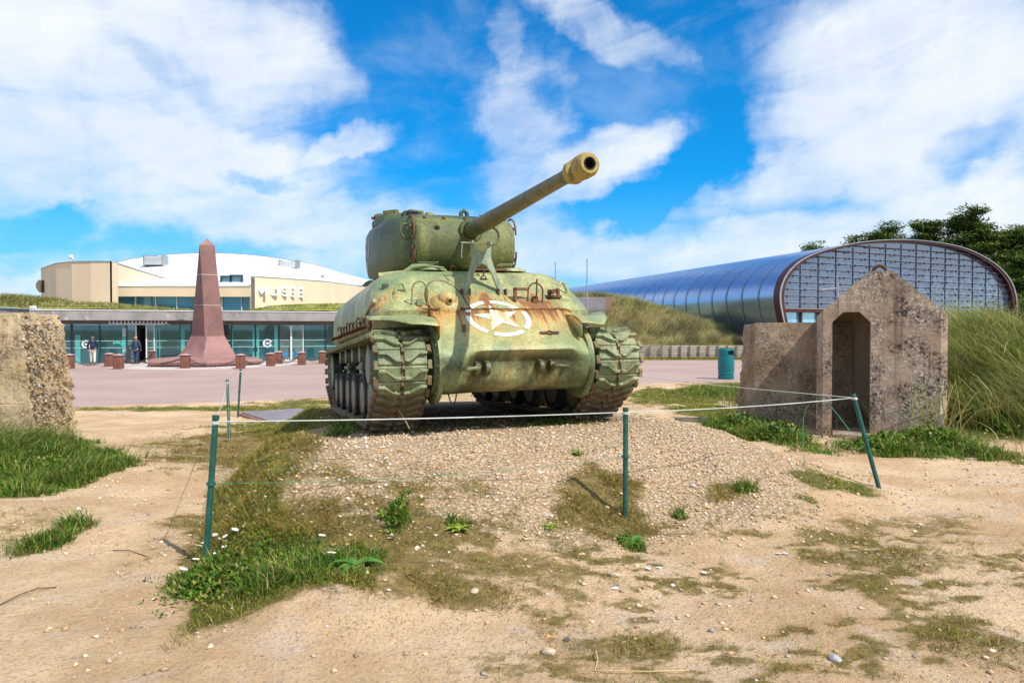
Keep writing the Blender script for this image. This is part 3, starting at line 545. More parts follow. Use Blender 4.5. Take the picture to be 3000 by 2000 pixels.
leaves('shelter_weeds', 9000, wzone([(2180, 1262, 120, 34, .28), (2290, 1286, 75, 28, .25), (2600, 1318, 120, 26, .22), (2720, 1312, 120, 30, .30), (2850, 1240, 60, 60, .45), (2830, 1180, 40, 60, .5)], 0), .3, LUSH, 'leafy green weeds growing round the foot of the sentry shelter', .04)
leaves('bank_weeds', 4600, wzone([(640, 1712, 50, 14, .09), (700, 1700, 120, 24, .10), (850, 1665, 120, 18, .08), (150, 1380, 170, 40, .16), (1165, 1520, 32, 18, .08), (620, 1690, 70, 34, .12)], 0), .1, LUSH * .9, 'low leafy weeds among the lush grass at the corner of the mound', .020)
M['petal'] = pm('white_petals', (.85, .85, .82)); M['yolk'] = pm('yellow_flower_centre', (.8, .5, .03)); M['stalk'] = pm('green_stalk', (.06, .16, .03)); M['leafg'] = pm('rosette_leaf', (.05, .17, .02), (.10, .24, .03), 9, .5); M['leafy'] = pm('yellow_rosette_leaf', (.26, .32, .03), (.17, .26, .03), 9, .5)
def daisy():
    e = empty('daisy'); a = MB(); a.tube([(0, 0, 0), (.004, .003, .05), (.002, -.004, .085)], .0018, 5); st = a.build('stalk', M['stalk'], e, 60)
    a = MB()
    for k in range(12):
        t_ = k * 2 * PI / 12; c, s_ = math.cos(t_), math.sin(t_); w0, r0, r1 = .0045, .004, .022
        a.add([(c * r0 - s_ * w0 * .5, s_ * r0 + c * w0 * .5, .086), (c * r0 + s_ * w0 * .5, s_ * r0 - c * w0 * .5, .086), (c * r1 + s_ * w0, s_ * r1 - c * w0, .090), (c * (r1 + .003), s_ * (r1 + .003), .089), (c * r1 - s_ * w0, s_ * r1 + c * w0, .090)], [(0, 1, 2, 3, 4)])
    a.build('petals', M['petal'], e); a = MB(); a.ball((0, 0, .088), .0065, 8, 5, sc=(1, 1, .6)); a.build('flower_centre', M['yolk'], e, 60); return e
def copy_thing(src, loc, rot=None, scale=None, label=None):
    c = src.copy(); COL.objects.link(c); c.location = loc
    if rot is not None: c.rotation_euler = rot
    if scale: c.scale = (scale,) * 3
    if label: c['label'] = label
    for ch in list(src.children):
        d = ch.copy(); COL.objects.link(d); d.parent = c
        for g_ in list(ch.children):
            e = g_.copy(); COL.objects.link(e); e.parent = d
    return c
DL = lambda u, v: 'white daisy above the others, right of the nearest post top grass' if v < 1605 and u > 640 else ('white daisy just above the grass edge at the nearest post, in the upper left pair' if v < 1605 else ('white daisy left of the nearest post, low on the edge of the mound' if u < 600 else 'white daisy right beside the foot of the nearest post'))
dpos = [(677, 1577), (674, 1588), (629, 1583), (632, 1598), (585, 1620), (569, 1628), (550, 1655), (566, 1667), (611, 1635), (648, 1637), (665, 1634), (938, 1594), (966, 1660), (220, 1503), (523, 1697)]
d0 = daisy()
for i, (u, v) in enumerate(dpos):
    p = G(u, v + 8, -.01); lab = DL(u, v)
    if u in (938, 966): lab = 'upper lone white daisy in the olive grass well right of the post' if u == 938 else 'lower lone white daisy near the sprawling weed, well right of the post'
    if u == 220: lab = 'small white daisy in the grass strip beside the sandy path on the left'
    r_ = (random.uniform(-.5, .2), random.uniform(-.3, .3), random.uniform(0, 6))
    if i == 0: d0.location = p; d0.rotation_euler = r_; o = d0; o.scale = (1.1,) * 3
    else: o = copy_thing(d0, p, r_, random.uniform(.85, 1.2))
    tag(o, lab, 'flower', 'daisies in the grass')
def rosette(mat, n=16, r=.11, seed=1):
    rr = random.Random(seed); e = empty('leafy_plant')
    for k in range(n):
        a_ = k * 2.4 + rr.random() * .4; L = r * rr.uniform(.6, 1.1); up = rr.uniform(.25, .8); c, s_ = math.cos(a_), math.sin(a_); mb = MB(); vs = []
        for j in range(6):
            t_ = j / 5; ww = .16 * L * math.sin(PI * min(1, .12 + t_ * .88)) + .002; x = L * t_; z = up * L * (t_ - .8 * t_ * t_) + .008
            vs += [(c * x - s_ * ww, s_ * x + c * ww, z + ww * .25), (c * x, s_ * x, z), (c * x + s_ * ww, s_ * x - c * ww, z + ww * .25)]
        fs = [f for j in range(5) for f in ((3 * j, 3 * j + 1, 3 * j + 4, 3 * j + 3), (3 * j + 1, 3 * j + 2, 3 * j + 5, 3 * j + 4))]
        mb.add(vs, fs); mb.build('leaf', mat, e, 80)
    return e
PL = [(1853, 1590, .13, 'leafg', 'broad-leaved green weed at the foot of the brown tuft by the middle post'), (1045, 1660, .16, 'leafg', 'sprawling long-leaved weed in the grass right of the daisies'), (1130, 1512, .10, 'leafy', 'yellow-green rosette just left of the bright green moss cushion'), (1990, 1512, .07, 'leafy', 'small yellow-green rosette alone on gravel right of the middle post'),
 (1690, 1330, .08, 'leafy', 'yellow-green tuft plant high on the gravel face of the mound'), (1345, 1555, .11, 'leafy', 'yellow-green leafy plant in the moss in the centre of the mound foot'), (1607, 1545, .09, 'leafy', 'yellow-green rosette left of the brown tuft by the middle post'), (880, 1655, .12, 'leafy', 'yellow-green leafy plant in the long grass beside the moss patch')]
for i, (u, v, r, mt, lab) in enumerate(PL):
    o = rosette(M[mt], 18, r, i); o.location = G(u, v, -.005); tag(o, lab, 'plant', 'leafy weeds on the mound')

# ---------------------------------------------------------------- cypress trees behind the hangar
M['bark'] = pm('cypress_bark', (.10, .07, .05), (.05, .035, .025), 3, .9, bump=.03)
M['needle'] = tintmat('cypress_foliage', .8, .2, .15)
NEED = np.array([(.040, .09, .016), (.07, .14, .022), (.15, .20, .028), (.022, .055, .014), (.22, .23, .04)])
def cypress(x, y, base, top, spread, lean, n, label, seed, name='cypress_tree'):
    R_ = np.random.default_rng(seed); e = empty(name, (x, y, base)); tag(e, label, 'tree', 'dark cypress trees behind the glass hall'); Hh = top - base
    mb = MB(); mb.tube([(0, 0, 0), (lean * .12, 0, Hh * .4), (lean * .35, 0, Hh * .8)], [.42, .3, .12], 10); mb.build('trunk', M['bark'], e, 60)
    mb = MB(); pts = []
    nb = int(34 + spread * 5)
    for i in range(nb):
        h = Hh * (.30 + .66 * i / nb) + R_.normal(0, .3); a = R_.random() * 6.283; L = spread * (1.02 - .72 * (i / nb) ** 1.5) * R_.uniform(.45, 1.1)
        p0 = Vector((lean * .35 * h / Hh, 0, h * .92)); d = Vector((math.cos(a), math.sin(a) * .8, R_.uniform(.25, .85))).normalized(); p1 = p0 + d * L; pm_ = p0 + d * L * .55 + Vector((0, 0, -.12 * L)); mb.tube([p0, pm_, p1], [.11, .06, .02], 5)
        nk = int(3 + L * 1.5)
        for k in range(nk):
            t_ = .3 + .75 * (k + R_.random()) / nk; q = p0 + d * L * t_; pts.append((q.x + R_.normal(0, .3), q.y + R_.normal(0, .35), q.z + R_.normal(.15, .22), .60 + .65 * R_.random() * (1.25 - t_ * .5)))
    mb.build('limbs', M['bark'], e, 60)
    # sprays: each twig cluster is a flattened, upswept fan of small faces
    P = np.array(pts); per = max(20, int(n / len(P))); nn = len(P) * per; C = np.repeat(P, per, 0); r = C[:, 3]
    q = R_.normal(0, 1, (nn, 3)); q /= np.linalg.norm(q, axis=1)[:, None]; q *= (R_.random(nn) ** .45)[:, None]
    pos = C[:, :3] + q * np.stack([r * 1.45, r * 1.3, r * .30], 1) + np.stack([0 * r, 0 * r, .35 * np.hypot(q[:, 0], q[:, 1]) * r], 1); s_ = .10 + .15 * R_.random(nn); a = R_.random(nn) * 6.283
    u_ = np.stack([np.cos(a), np.sin(a), R_.uniform(.0, .9, nn)], 1); v_ = np.stack([-np.sin(a), np.cos(a), R_.normal(0, .5, nn)], 1)
    V = np.stack([pos - v_ * s_[:, None] * .4, pos + u_ * s_[:, None] * 1.7, pos + v_ * s_[:, None] * .4], 1).reshape(-1, 3)
    cl = np.repeat(R_.random(len(P)), per); c = NEED[R_.integers(0, 5, nn)] * (.55 + .9 * cl)[:, None]; c = c * (.85 + .5 * (q[:, 2] > .1))[:, None] if False else c
    c = np.repeat(np.concatenate([c, np.ones((nn, 1))], 1), 3, 0)
    o = npmesh('crown', V, np.arange(3 * nn).reshape(nn, 3), M['needle'], False, {'tint': c}); o.parent = e
TD = 84
def tp(u, v, D=TD): p = at(u, v, D); return p.x, p.z
for (u, v, sp, ln, n, lab, D) in [
 (2395, 695, 2.6, -1.5, 9000, 'smallest dark cypress showing over the left shoulder of the glass hall', 88), (2500, 672, 3.0, 2, 12000, 'low wind-swept cypress, second from the left over the glass hall roof', 86),
 (2600, 640, 4.2, -1.5, 24000, 'dark cypress with a spiky left crown above the middle of the glass hall', 84), (2710, 628, 4.6, 2, 30000, 'broad wind-swept cypress between the spiky crown and the tallest tree', 86),
 (2835, 602, 5.6, 1.0, 46000, 'tallest cypress with layered crown above the right side of the glass hall', 82), (2950, 662, 5.2, 1.0, 34000, 'lower cypress with dense dark crown right of the tallest cypress', 80), (3040, 740, 5.0, -.5, 26000, 'dark cypress at the edge of the photo beyond the brown hall rim', 72)]:
    X, Z = tp(u, v, D); cypress(X, D, -.6, Z, sp, ln, n, lab, int(u))
# scrubby bushes below the cypresses at the right
X, Z = tp(2990, 860, 60); 
def bush(x, y, r, h, n, label, pal, seed):
    R_ = np.random.default_rng(seed); e = empty('bush', (x, y, -.5)); tag(e, label, 'bush', None)
    mb = MB()
    for i in range(14):
        a = R_.random() * 6.28; mb.tube([(0, 0, 0), (math.cos(a) * r * .3, math.sin(a) * r * .3, h * .5), (math.cos(a) * r * .75, math.sin(a) * r * .75, h * R_.uniform(.7, 1))], [.05, .03, .01], 5)
    mb.build('stems', M['bark'], e, 60)
    q = R_.normal(0, 1, (n, 3)); q /= np.linalg.norm(q, axis=1)[:, None]; q *= (R_.random(n) ** .4)[:, None]; pos = q * np.array([r, r, h * .5]) + np.array([0, 0, h * .5]); s_ = .06 + .09 * R_.random(n); a = R_.random(n) * 6.283
    keep = fbm(pos[:, 0] * 1.2 + seed, pos[:, 2] * 1.6 + pos[:, 1], 3) > .42; pos = pos[keep]; s_ = s_[keep]; a = a[keep]; nn = len(pos)
    u_ = np.stack([np.cos(a), np.sin(a), R_.uniform(-.3, .8, nn)], 1); v_ = np.stack([-np.sin(a), np.cos(a), R_.normal(0, .5, nn)], 1)
    V = np.stack([pos - v_ * s_[:, None] * .5, pos + u_ * s_[:, None] * 1.5, pos + v_ * s_[:, None] * .5], 1).reshape(-1, 3); c = np.repeat(np.concatenate([pal[R_.integers(0, len(pal), nn)], np.ones((nn, 1))], 1), 3, 0)
    o = npmesh('foliage', V, np.arange(3 * nn).reshape(nn, 3), M['needle'], False, {'tint': c}); o.parent = e
bush(X, 60, 4.5, 5.2, 16000, 'dark tangled bush right of the brown rim of the glass hall', np.vstack([NEED, [(.16, .12, .05)]]), 5)
# ================================================================= the tank
from mathutils.bvhtree import BVHTree
tank = empty('tank', (TX, TY, TZ), (TR, -TP, TH - PI / 2))
tag(tank, 'weathered green tank with rust streaks and a white circled star, parked on the gravel mound', 'tank')
def paint(name, A, Bc, Cc, rust=1., chips=.5, rough=.55, streaks=False, white=False, low=False, bmp=.009):
    m, t, b = newmat(name); tcn = t.node('ShaderNodeTexCoord'); tcn.object = tank; v = tcn.outputs['Object']; x, y, z = t.sep(v)
    col = t.mix(t.ramp(t.noise(v, 1.5, 6, .6, .6), .42, .62), A, Bc)
    col = t.mix(t.m('MULTIPLY', t.ramp(t.noise(t.vadd(v, (4, 2, 7)), 2.0, 5, .6), .50, .70), .55), col, Cc)
    fine_ = t.noise(v, 34, 6, .75); col = t.mix(t.m('MULTIPLY', t.ramp(fine_, .48, .60), .6), col, tuple(c * .5 for c in Bc))
    col = t.mix(t.m('MULTIPLY', t.ramp(t.noise(t.vscale(v, (5, 5, .8)), 2, 5, .6), .46, .68), .45), col, tuple(c * .35 for c in A))
    rustc = t.mix(t.noise(v, 13, 5), (.13, .045, .022), (.42, .17, .05))
    if streaks:
        sv = t.vec(t.m('ADD', t.m('MULTIPLY', y, 10), t.m('MULTIPLY', x, .5)), t.m('MULTIPLY', z, .5), 0); s_ = t.noise(sv, 1.15, 7, .66, .5)
        z1 = t.m('MULTIPLY', t.ramp(z, 1.315, 1.295), t.ramp(z, .80, 1.28, .0, 1., False)); z1 = t.m('MULTIPLY', z1, t.m('MULTIPLY', t.ramp(x, -.34, -.2), t.ramp(t.m('ABSOLUTE', y), .92, .82)))
        sd_ = t.ramp(t.m('ADD', t.m('MULTIPLY', t.m('SUBTRACT', s_, .5), 2.6), t.m('MULTIPLY', z1, .85)), .42, 1.02); sd_ = t.m('MULTIPLY', sd_, t.ramp(z1, .0, .25))
        z2 = t.m('MULTIPLY', t.m('MULTIPLY', t.ramp(z, 1.62, 1.38), t.ramp(z, 1.28, 1.31)), t.ramp(x, -1.0, -.8)); z2 = t.m('MULTIPLY', z2, t.ramp(t.noise(v, 2.3, 3), .40, .62))
        s2 = t.m('MULTIPLY', t.ramp(t.m('ADD', s_, t.m('MULTIPLY', z2, .2)), .52, .72), t.ramp(z2, 0, .4))
        bl = t.m('SUBTRACT', 1, t.m('DIVIDE', t.m('SQRT', t.m('ADD', t.m('POWER', t.m('SUBTRACT', y, -.72), 2), t.m('POWER', t.m('SUBTRACT', z, 1.34), 2))), .30)); s3 = t.ramp(t.m('ADD', bl, t.m('SUBTRACT', s_, .5)), .15, .75); s3 = t.m('MULTIPLY', s3, t.ramp(x, -1.0, -.8))
        tot = t.m('MAXIMUM', t.m('MAXIMUM', sd_, s2), t.m('MULTIPLY', s3, .5))
        col = t.mix(t.m('MULTIPLY', z1, .6), col, (.50, .36, .13))
        sc_ = t.mix(t.ramp(t.m('ADD', tot, t.m('SUBTRACT', fine_, .5)), .45, 1.0), (.66, .29, .055), (.24, .075, .03))
        col = t.mix(t.m('MULTIPLY', tot, .88), col, sc_)
        bz = t.m('MULTIPLY', t.m('MULTIPLY', t.ramp(z, .86, .76), t.ramp(z, .40, .5)), t.m('MULTIPLY', t.ramp(t.m('ABSOLUTE', t.m('ADD', y, .02)), .62, .15), t.ramp(t.noise(t.vec(t.m('MULTIPLY', y, 22), t.m('ADD', t.m('MULTIPLY', z, 3), t.m('MULTIPLY', y, 4)), 0), 1, 6), .35, .75)))
        col = t.mix(t.m('MULTIPLY', bz, .8), col, (.24, .125, .045))
        gz = t.ramp(t.noise(t.vscale(t.vadd(v, (0, 5, 2)), (1, 1.6, .9)), 1.1, 5, .6), .52, .68); col = t.mix(t.m('MULTIPLY', gz, .55), col, (.085, .13, .08))
        uz = t.m('MULTIPLY', t.ramp(z, .83, .74), t.ramp(t.noise(t.vadd(v, (3, 3, 1)), 2.2, 6, .68), .34, .62)); uz = t.m('MULTIPLY', uz, t.ramp(x, -.25, -.1)); col = t.mix(t.m('MULTIPLY', uz, .85), col, (.040, .036, .012))  # grime below the nose lip, with the lip's shade painted into its colour
    if white:
        sv = t.vec(t.m('ADD', t.m('MULTIPLY', y, 11), t.m('MULTIPLY', x, .8)), t.m('MULTIPLY', z, 1.2), 0); s_ = t.noise(sv, 1.3, 5, .62, .3)
        dd = t.m('SUBTRACT', 1, t.m('DIVIDE', t.m('SQRT', t.m('ADD', t.m('POWER', t.m('SUBTRACT', y, -.04), 2), t.m('POWER', t.m('SUBTRACT', z, 1.24), 2))), .33))
        k = t.ramp(t.m('ADD', t.m('MULTIPLY', dd, .34), s_), .64, .84); col = t.mix(t.m('MULTIPLY', k, .9), A, t.mix(t.noise(v, 10, 4), (.70, .22, .03), (.80, .42, .10)))
        chips = .15
    ch = t.m('MULTIPLY', t.ramp(t.noise(t.vadd(v, (1, 8, 3)), 23, 7, .75), .605, .63), t.ramp(t.noise(v, 3.1, 5), .42, .56)); col = t.mix(t.m('MULTIPLY', ch, chips), col, rustc)
    if rust: col = t.mix(t.m('MULTIPLY', t.ramp(t.noise(t.vadd(v, (9, 1, 2)), 2.6, 7, .72), .58, .70), rust), col, rustc)
    if low:   # mud and rust on the parts of the running gear that touched the ground
        lz_ = t.ramp(t.m('ADD', z, t.m('MULTIPLY', t.m('SUBTRACT', t.noise(v, 6, 5), .5), .5)), .52, .22); col = t.mix(t.m('MULTIPLY', lz_, .85), col, t.mix(t.noise(v, 9, 5), (.11, .055, .035), (.24, .16, .10)))
    t.put(b.inputs['Base Color'], col); b.inputs['Roughness'].default_value = rough; b.inputs['Specular IOR Level'].default_value = .45
    hh = t.m('ADD', t.m('MULTIPLY', t.noise(v, 42, 6, .7), .6), t.m('MULTIPLY', t.noise(v, 8, 4), 1.2)); t.put(b.inputs['Normal'], t.bump(hh, bmp)); return m
LG, DG, KH = (.45, .44, .185), (.185, .235, .125), (.50, .38, .125)
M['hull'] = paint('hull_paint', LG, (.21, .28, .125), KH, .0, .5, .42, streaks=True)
M['turret'] = paint('turret_paint', (.115, .155, .065), (.035, .068, .040), (.17, .15, .05), .45, .7, .42)
M['mantlet'] = paint('mantlet_paint', (.20, .21, .065), (.07, .10, .03), (.25, .21, .06), .3, .7, .62)
M['gun'] = paint('gun_paint', (.20, .16, .06), (.085, .09, .035), (.16, .12, .04), .35, .8, .5, bmp=.002)
M['brake'] = paint('muzzle_paint', (.44, .32, .085), (.32, .24, .07), (.22, .13, .04), .35, .7, .55, bmp=.002)
M['track'] = paint('track_paint', (.37, .40, .21), (.18, .22, .11), (.38, .30, .13), .5, .8, .5, low=True)
M['trackrust'] = paint('track_connector_rust', (.30, .25, .12), (.20, .10, .05), (.42, .22, .07), .8, .9, .65, low=True)
M['wheel'] = paint('wheel_paint', (.24, .28, .20), (.15, .19, .14), (.25, .24, .15), .2, .5, .5, low=True)
M['tyre'] = pm('tyre_rubber', (.03, .03, .03), (.06, .06, .055), 8, .8)
M['rust'] = paint('rusty_iron', (.20, .085, .04), (.12, .05, .03), (.34, .17, .07), .9, .5, .8)
M['lock'] = paint('lock_paint', (.30, .36, .23), (.26, .32, .20), (.30, .30, .16), .0, .35, .5)
M['starwhite'] = paint('star_white', (.84, .82, .74), (.8, .78, .7), (.84, .8, .7), 0, .1, .5, white=True)
M['starworn'] = paint('worn_white', (.60, .63, .66), (.5, .54, .58), (.62, .62, .6), 0, .5, .6)
YO = -.06
def gp(y, z, off=0.): return Vector((-.15 - 1.4 * (z - 1.3) + .581 * off, y, z + .814 * off))
def cp(y, z, off=0.): return Vector((-.13 + 1.341 * (1.3 - z) + .598 * off, y, z + .80 * off))
# ---- hull (cast upper body) as horizontal slices
def rrect(xf, xr, hw, rf, rr, z, n=10):
    P_ = []
    for (cx, cy, r, a0) in ((xf - rf, hw - rf, rf, 0), (xr + rr, hw - rr, rr, 90), (xr + rr, -hw + rr, rr, 180), (xf - rf, -hw + rf, rf, 270)):
        # corner arcs, counter-clockwise starting at +x side upper corner
        for k in range(n + 1):
            a = math.radians(a0 + 90 * k / n); P_.append((cx + r * math.cos(a), cy + r * math.sin(a) + YO, z))
    return P_
R_ = []
for k, z in enumerate([1.09, 1.12, 1.2, 1.3, 1.38, 1.46, 1.54, 1.61, 1.67, 1.72, 1.76, 1.79, 1.815, 1.832, 1.84]):
    q = max(0, (z - 1.36) / .50); hw = .82 + .49 * math.sqrt(max(0, 1 - q ** 2.3)); hw = min(hw, 1.31)
    xf = -.15 - 1.4 * (z - 1.3) if z >= 1.3 else -.15 - (.02 if z > 1.1 else .06)
    if z > 1.76: xf -= (z - 1.76) ** 2 * 22
    if z < 1.1: hw -= .03
    rf = .50 - .18 * max(0, (z - 1.6) / .25); xr = -5.30 + .5 * max(0, z - 1.2) + (0 if z < 1.75 else (z - 1.75) * 3)
    R_.append(rrect(xf, xr, hw, min(rf, hw - .05), .35, z))
R_.append([(p[0] * .9 - .28, p[1] * .82, 1.85) for p in R_[-1]])
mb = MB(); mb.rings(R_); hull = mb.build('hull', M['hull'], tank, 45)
mb = MB(); mb.box(-5.1, .0, -.80 + YO, .80 + YO, .43, 1.12); mb.build('lower_hull', M['wheel'], tank, bevel=.03)
# ---- transmission cover (nose)
Pc = [(-.13, 1.30), (.12, 1.113), (.30, .979), (.40, .905), (.445, .865), (.452, .835), (.41, .80), (.365, .755), (.355, .68), (.350, .60), (.315, .51), (.25, .445), (.14, .405), (0, .395), (-.30, .41), (-.30, 1.25)]
Pe = [(-.13, 1.29), (.08, 1.12), (.22, .99), (.325, .90), (.385, .82), (.405, .76), (.41, .70), (.40, .64), (.38, .575), (.345, .515), (.29, .46), (.22, .42), (.12, .395), (0, .385), (-.30, .41), (-.30, 1.25)]
rg = []
for y in (-.82, -.815, -.74, -.66, -.58, -.50, -.42, -.3, 0, .3, .48, .58, .68, .76, .825, .83):
    k = float(sst(.66, .42, abs(y))) if y < 0 else float(sst(.78, .58, abs(y))); s_ = .97 if abs(y) > .818 else 1
    rg.append([((a[0] * k + e[0] * (1 - k)) * s_, y, .7 + (a[1] * k + e[1] * (1 - k) - .7) * s_) for a, e in zip(Pc, Pe)])
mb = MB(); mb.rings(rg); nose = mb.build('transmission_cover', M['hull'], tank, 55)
# weld bead between cover and glacis
mb = MB(); mb.tube([cp(y, 1.30, .004) + Vector((random.uniform(-.006, .006), 0, random.uniform(-.006, .008))) for y in np.linspace(-.90, .76, 60)], [random.uniform(.007, .014) for _ in range(60)], 6)
mb.tube([cp(.74, 1.30, .01), gp(.80, 1.285, .01), Vector((-.12, .84, 1.26))], .008, 5); mb.build('weld_seam', M['rust'], tank, 80)
for y in (-.83, .845):     # final drive flanges with bolts
    mb = MB(); s_ = 1 if y > 0 else -1; Mx = Matrix.Translation((.0, y, .70)) @ Matrix.Rotation(s_ * PI / 2, 4, 'Z')
    mb.lathe([(-.03, .40), (.0, .415), (.022, .415), (.024, .40)], 40, Mx); mb.lathe([(.02, .31), (.05, .30), (.055, .12)], 32, Mx); fl = mb.build('final_drive_flange', M['hull'], tank, 50)
    mb = MB()
    for k in range(22): a = k * 2 * PI / 22; mb.cyl((.39 * math.cos(a) * 0 + .375 * math.cos(a), y + s_ * .02, .70 + .375 * math.sin(a)), (.375 * math.cos(a), y + s_ * .04, .70 + .375 * math.sin(a)), .013, n=6)
    mb.build('bolts', M['track'], fl)
# ---- turret
ctl = [(-1.50, .0), (-1.50, .35), (-1.52, .60), (-1.66, .76), (-1.95, .87), (-2.35, .95), (-2.8, .98), (-3.2, .95), (-3.6, .85), (-3.85, .58), (-3.93, .3), (-3.93, 0)]
def catmull(P_, n=5):
    o = []
    for i in range(len(P_) - 1):
        p0, p1, p2, p3 = P_[max(i - 1, 0)], P_[i], P_[i + 1], P_[min(i + 2, len(P_) - 1)]
        for k in range(n):
            t_ = k / n; o.append(tuple(.5 * (2 * b_ + (c_ - a_) * t_ + (2 * a_ - 5 * b_ + 4 * c_ - d_) * t_ ** 2 + (-a_ + 3 * b_ - 3 * c_ + d_) * t_ ** 3) for a_, b_, c_, d_ in zip(p0, p1, p2, p3)))
    return o + [P_[-1]]
half = catmull(ctl, 5); plan = half + [(x, -y) for x, y in half[::-1][1:-1]]
rg = []; TCX = -2.55; TYO = -.05
for z, s_ in ((1.87, .80), (1.90, .87), (1.95, .925), (2.03, .975), (2.14, .996), (2.28, 1.0), (2.42, 1.0), (2.53, .99), (2.59, .965), (2.63, .92), (2.655, .84), (2.67, .70), (2.68, .4), (2.685, .05)):
    rg.append([(TCX + (x - TCX) * s_, y * s_ * (1 if y > 0 else 1.05) + TYO, z + (.12 * float(sst(-2.9, -3.7, x)) if z < 2.0 else (.03 * float(sst(-1.7, -2.6, x)) if z > 2.4 else 0))) for x, y in plan])
mb = MB(); mb.rings(rg); turret = mb.build('turret', M['turret'], tank, 60)
mb = MB(); mb.lathe([(1.80, .92), (1.88, .92)], 48, Matrix.Translation((-2.45, TYO, 0)) @ Matrix.Rotation(-PI / 2, 4, 'Y')); mb.build('turret_ring', M['dark'], tank)
# ---- gun mantlet
prof = [(-1.62, 1.93), (-1.50, 1.925), (-1.40, 1.955), (-1.325, 2.02), (-1.28, 2.11), (-1.262, 2.21), (-1.268, 2.32), (-1.30, 2.42), (-1.36, 2.50), (-1.45, 2.56), (-1.56, 2.59), (-1.68, 2.60)]
rg = []
for y, s_ in ((-.70, .80), (-.695, .90), (-.67, .965), (-.62, 1), (-.3, 1.01), (0, 1.015), (.3, 1.01), (.53, 1), (.58, .965), (.605, .90), (.61, .80)):
    rg.append([(-1.68 + (x + 1.68) * s_, y, 2.26 + (z - 2.26) * (s_ * .4 + .6)) for x, z in prof])
mb = MB(); mb.rings(rg); mant = mb.build('gun_mantlet', M['mantlet'], tank, 60)
mb = MB(); mb.lathe([(-.02, .05), (.012, .048), (.012, .034), (-.03, .034)], 20, Matrix.Translation((-1.30, -.43, 2.41))); mb.build('sight_hole', M['mantlet'], mant, 40)
mb = MB(); mb.lathe([(0, .034), (.001, .001)], 16, Matrix.Translation((-1.286, -.43, 2.41))); mb.build('sight_hole_dark', M['dark'], mant)
mb = MB()
for y in (-.55, -.30, -.02, .2, .42): mb.box(-1.47, -1.43, y - .02, y + .02, 2.565, 2.59)
for y in (-.48, -.22, .12, .42): mb.box(-1.42, -1.37, y - .02, y + .02, 1.945, 1.975)
for z in (2.05, 2.18, 2.31, 2.45): mb.box(-1.42, -1.36, -.735, -.70, z - .02, z + .02); mb.box(-1.45, -1.38, .60, .635, z - .02, z + .02)
mb.build('mantlet_tabs', M['rust'], mant, bevel=.004)
for y in (-.715, .625):
    mb = MB(); mb.tube([(x + .02, y, z) for x, z in [(-1.60, 2.60), (-1.50, 2.60), (-1.40, 2.55), (-1.34, 2.46), (-1.335, 2.36)]], .014, 8)
    mb.tube([(x + .02, y, z) for x, z in [(-1.335, 2.14), (-1.35, 2.06), (-1.40, 1.99), (-1.47, 1.95)]], .014, 8); mb.build('dust_cover_strip', M['rust'], mant, 60)
mb = MB(); mb.tube([(-1.48, -.76, 2.10), (-1.42, -.74, 2.0), (-1.36, -.66, 1.93), (-1.33, -.5, 1.905)], .013, 8); mb.build('grab_bar', M['turret'], turret, 60)
# ---- gun
gb = Vector((-1.36, 0, 2.385)); ge = Vector((2.09, .045, 2.335)); gd = (ge - gb).normalized(); GM = Matrix.Translation(gb) @ gd.to_track_quat('X', 'Z').to_matrix().to_4x4(); GL = (ge - gb).length
mb = MB(); mb.lathe([(-.08, .155), (.10, .155), (.125, .135), (.125, .108), (.06, .105)], 32, GM, cap=False); mb.build('gun_collar', M['mantlet'], tank, 50)
mb = MB(); mb.lathe([(-.05, .098), (.35, .096), (.38, .100), (1.05, .096), (1.07, .092), (2.2, .074), (3.02, .063), (3.03, .072), (3.14, .072)], 32, GM, cap=True); gun = mb.build('gun_barrel', M['gun'], tank, 40)
mb = MB(); L0 = 3.12; mb.lathe([(L0, .07), (L0 + .008, .100), (L0 + .02, .106), (L0 + .085, .108), (L0 + .095, .100), (L0 + .095, .042), (L0 + .0, .042)], 10, GM, cap=False)
mb.lathe([(L0 + .195, .045), (L0 + .195, .104), (L0 + .205, .107), (L0 + .300, .107), (L0 + .332, .097), (L0 + .35, .080), (L0 + .35, .047), (L0 + .195, .045)], 28, GM, cap=False)
for s_ in (-1, 1): mb.box(L0 + .08, L0 + .20, -.035, .035, s_ * .075 - .02, s_ * .075 + .02, GM)
mb.build('muzzle_brake', M['brake'], gun, 40)
mb = MB(); mb.lathe([(L0 + .347, .0555), (L0 + .353, .0555), (L0 + .353, .044), (L0 + .20, .043)], 28, GM, cap=False); mb.build('bore_lining', M['dark'], gun, 40)
# ---- turret roof
mb = MB(); CU = Matrix.Translation((-2.62, -.58, 2.66)) @ Matrix.Rotation(-PI / 2, 4, 'Y'); mb.lathe([(0, .43), (.09, .42), (.13, .38), (.13, .30)], 32, CU); cup = mb.build('cupola', M['turret'], tank, 40)
for k in range(6):
    a = k * PI / 3 + .3; mb = MB(); mb.box(-.04, .04, -.11, .11, 0, .07); v_ = mb.build('vision_block', M['mantlet'], cup, bevel=.01); v_.location = (-2.62 + .34 * math.cos(a), -.58 + .34 * math.sin(a), 2.77); v_.rotation_euler = (0, 0, a)
mb = MB(); mb.lathe([(.13, .25), (.155, .24), (.165, .05)], 28, CU); mb.build('hatch_lid', M['turret'], cup, 40)
mb = MB(); mb.box(-2.32, -2.12, -.66, -.46, 2.70, 2.80); mb.box(-2.12, -2.10, -.64, -.48, 2.715, 2.79, mi=1); mb.box(-2.34, -2.1, -.685, -.66, 2.69, 2.79); mb.box(-2.34, -2.1, -.46, -.435, 2.69, 2.79); mb.build('periscope_hood', [M['turret'], M['dark']], turret, bevel=.01)
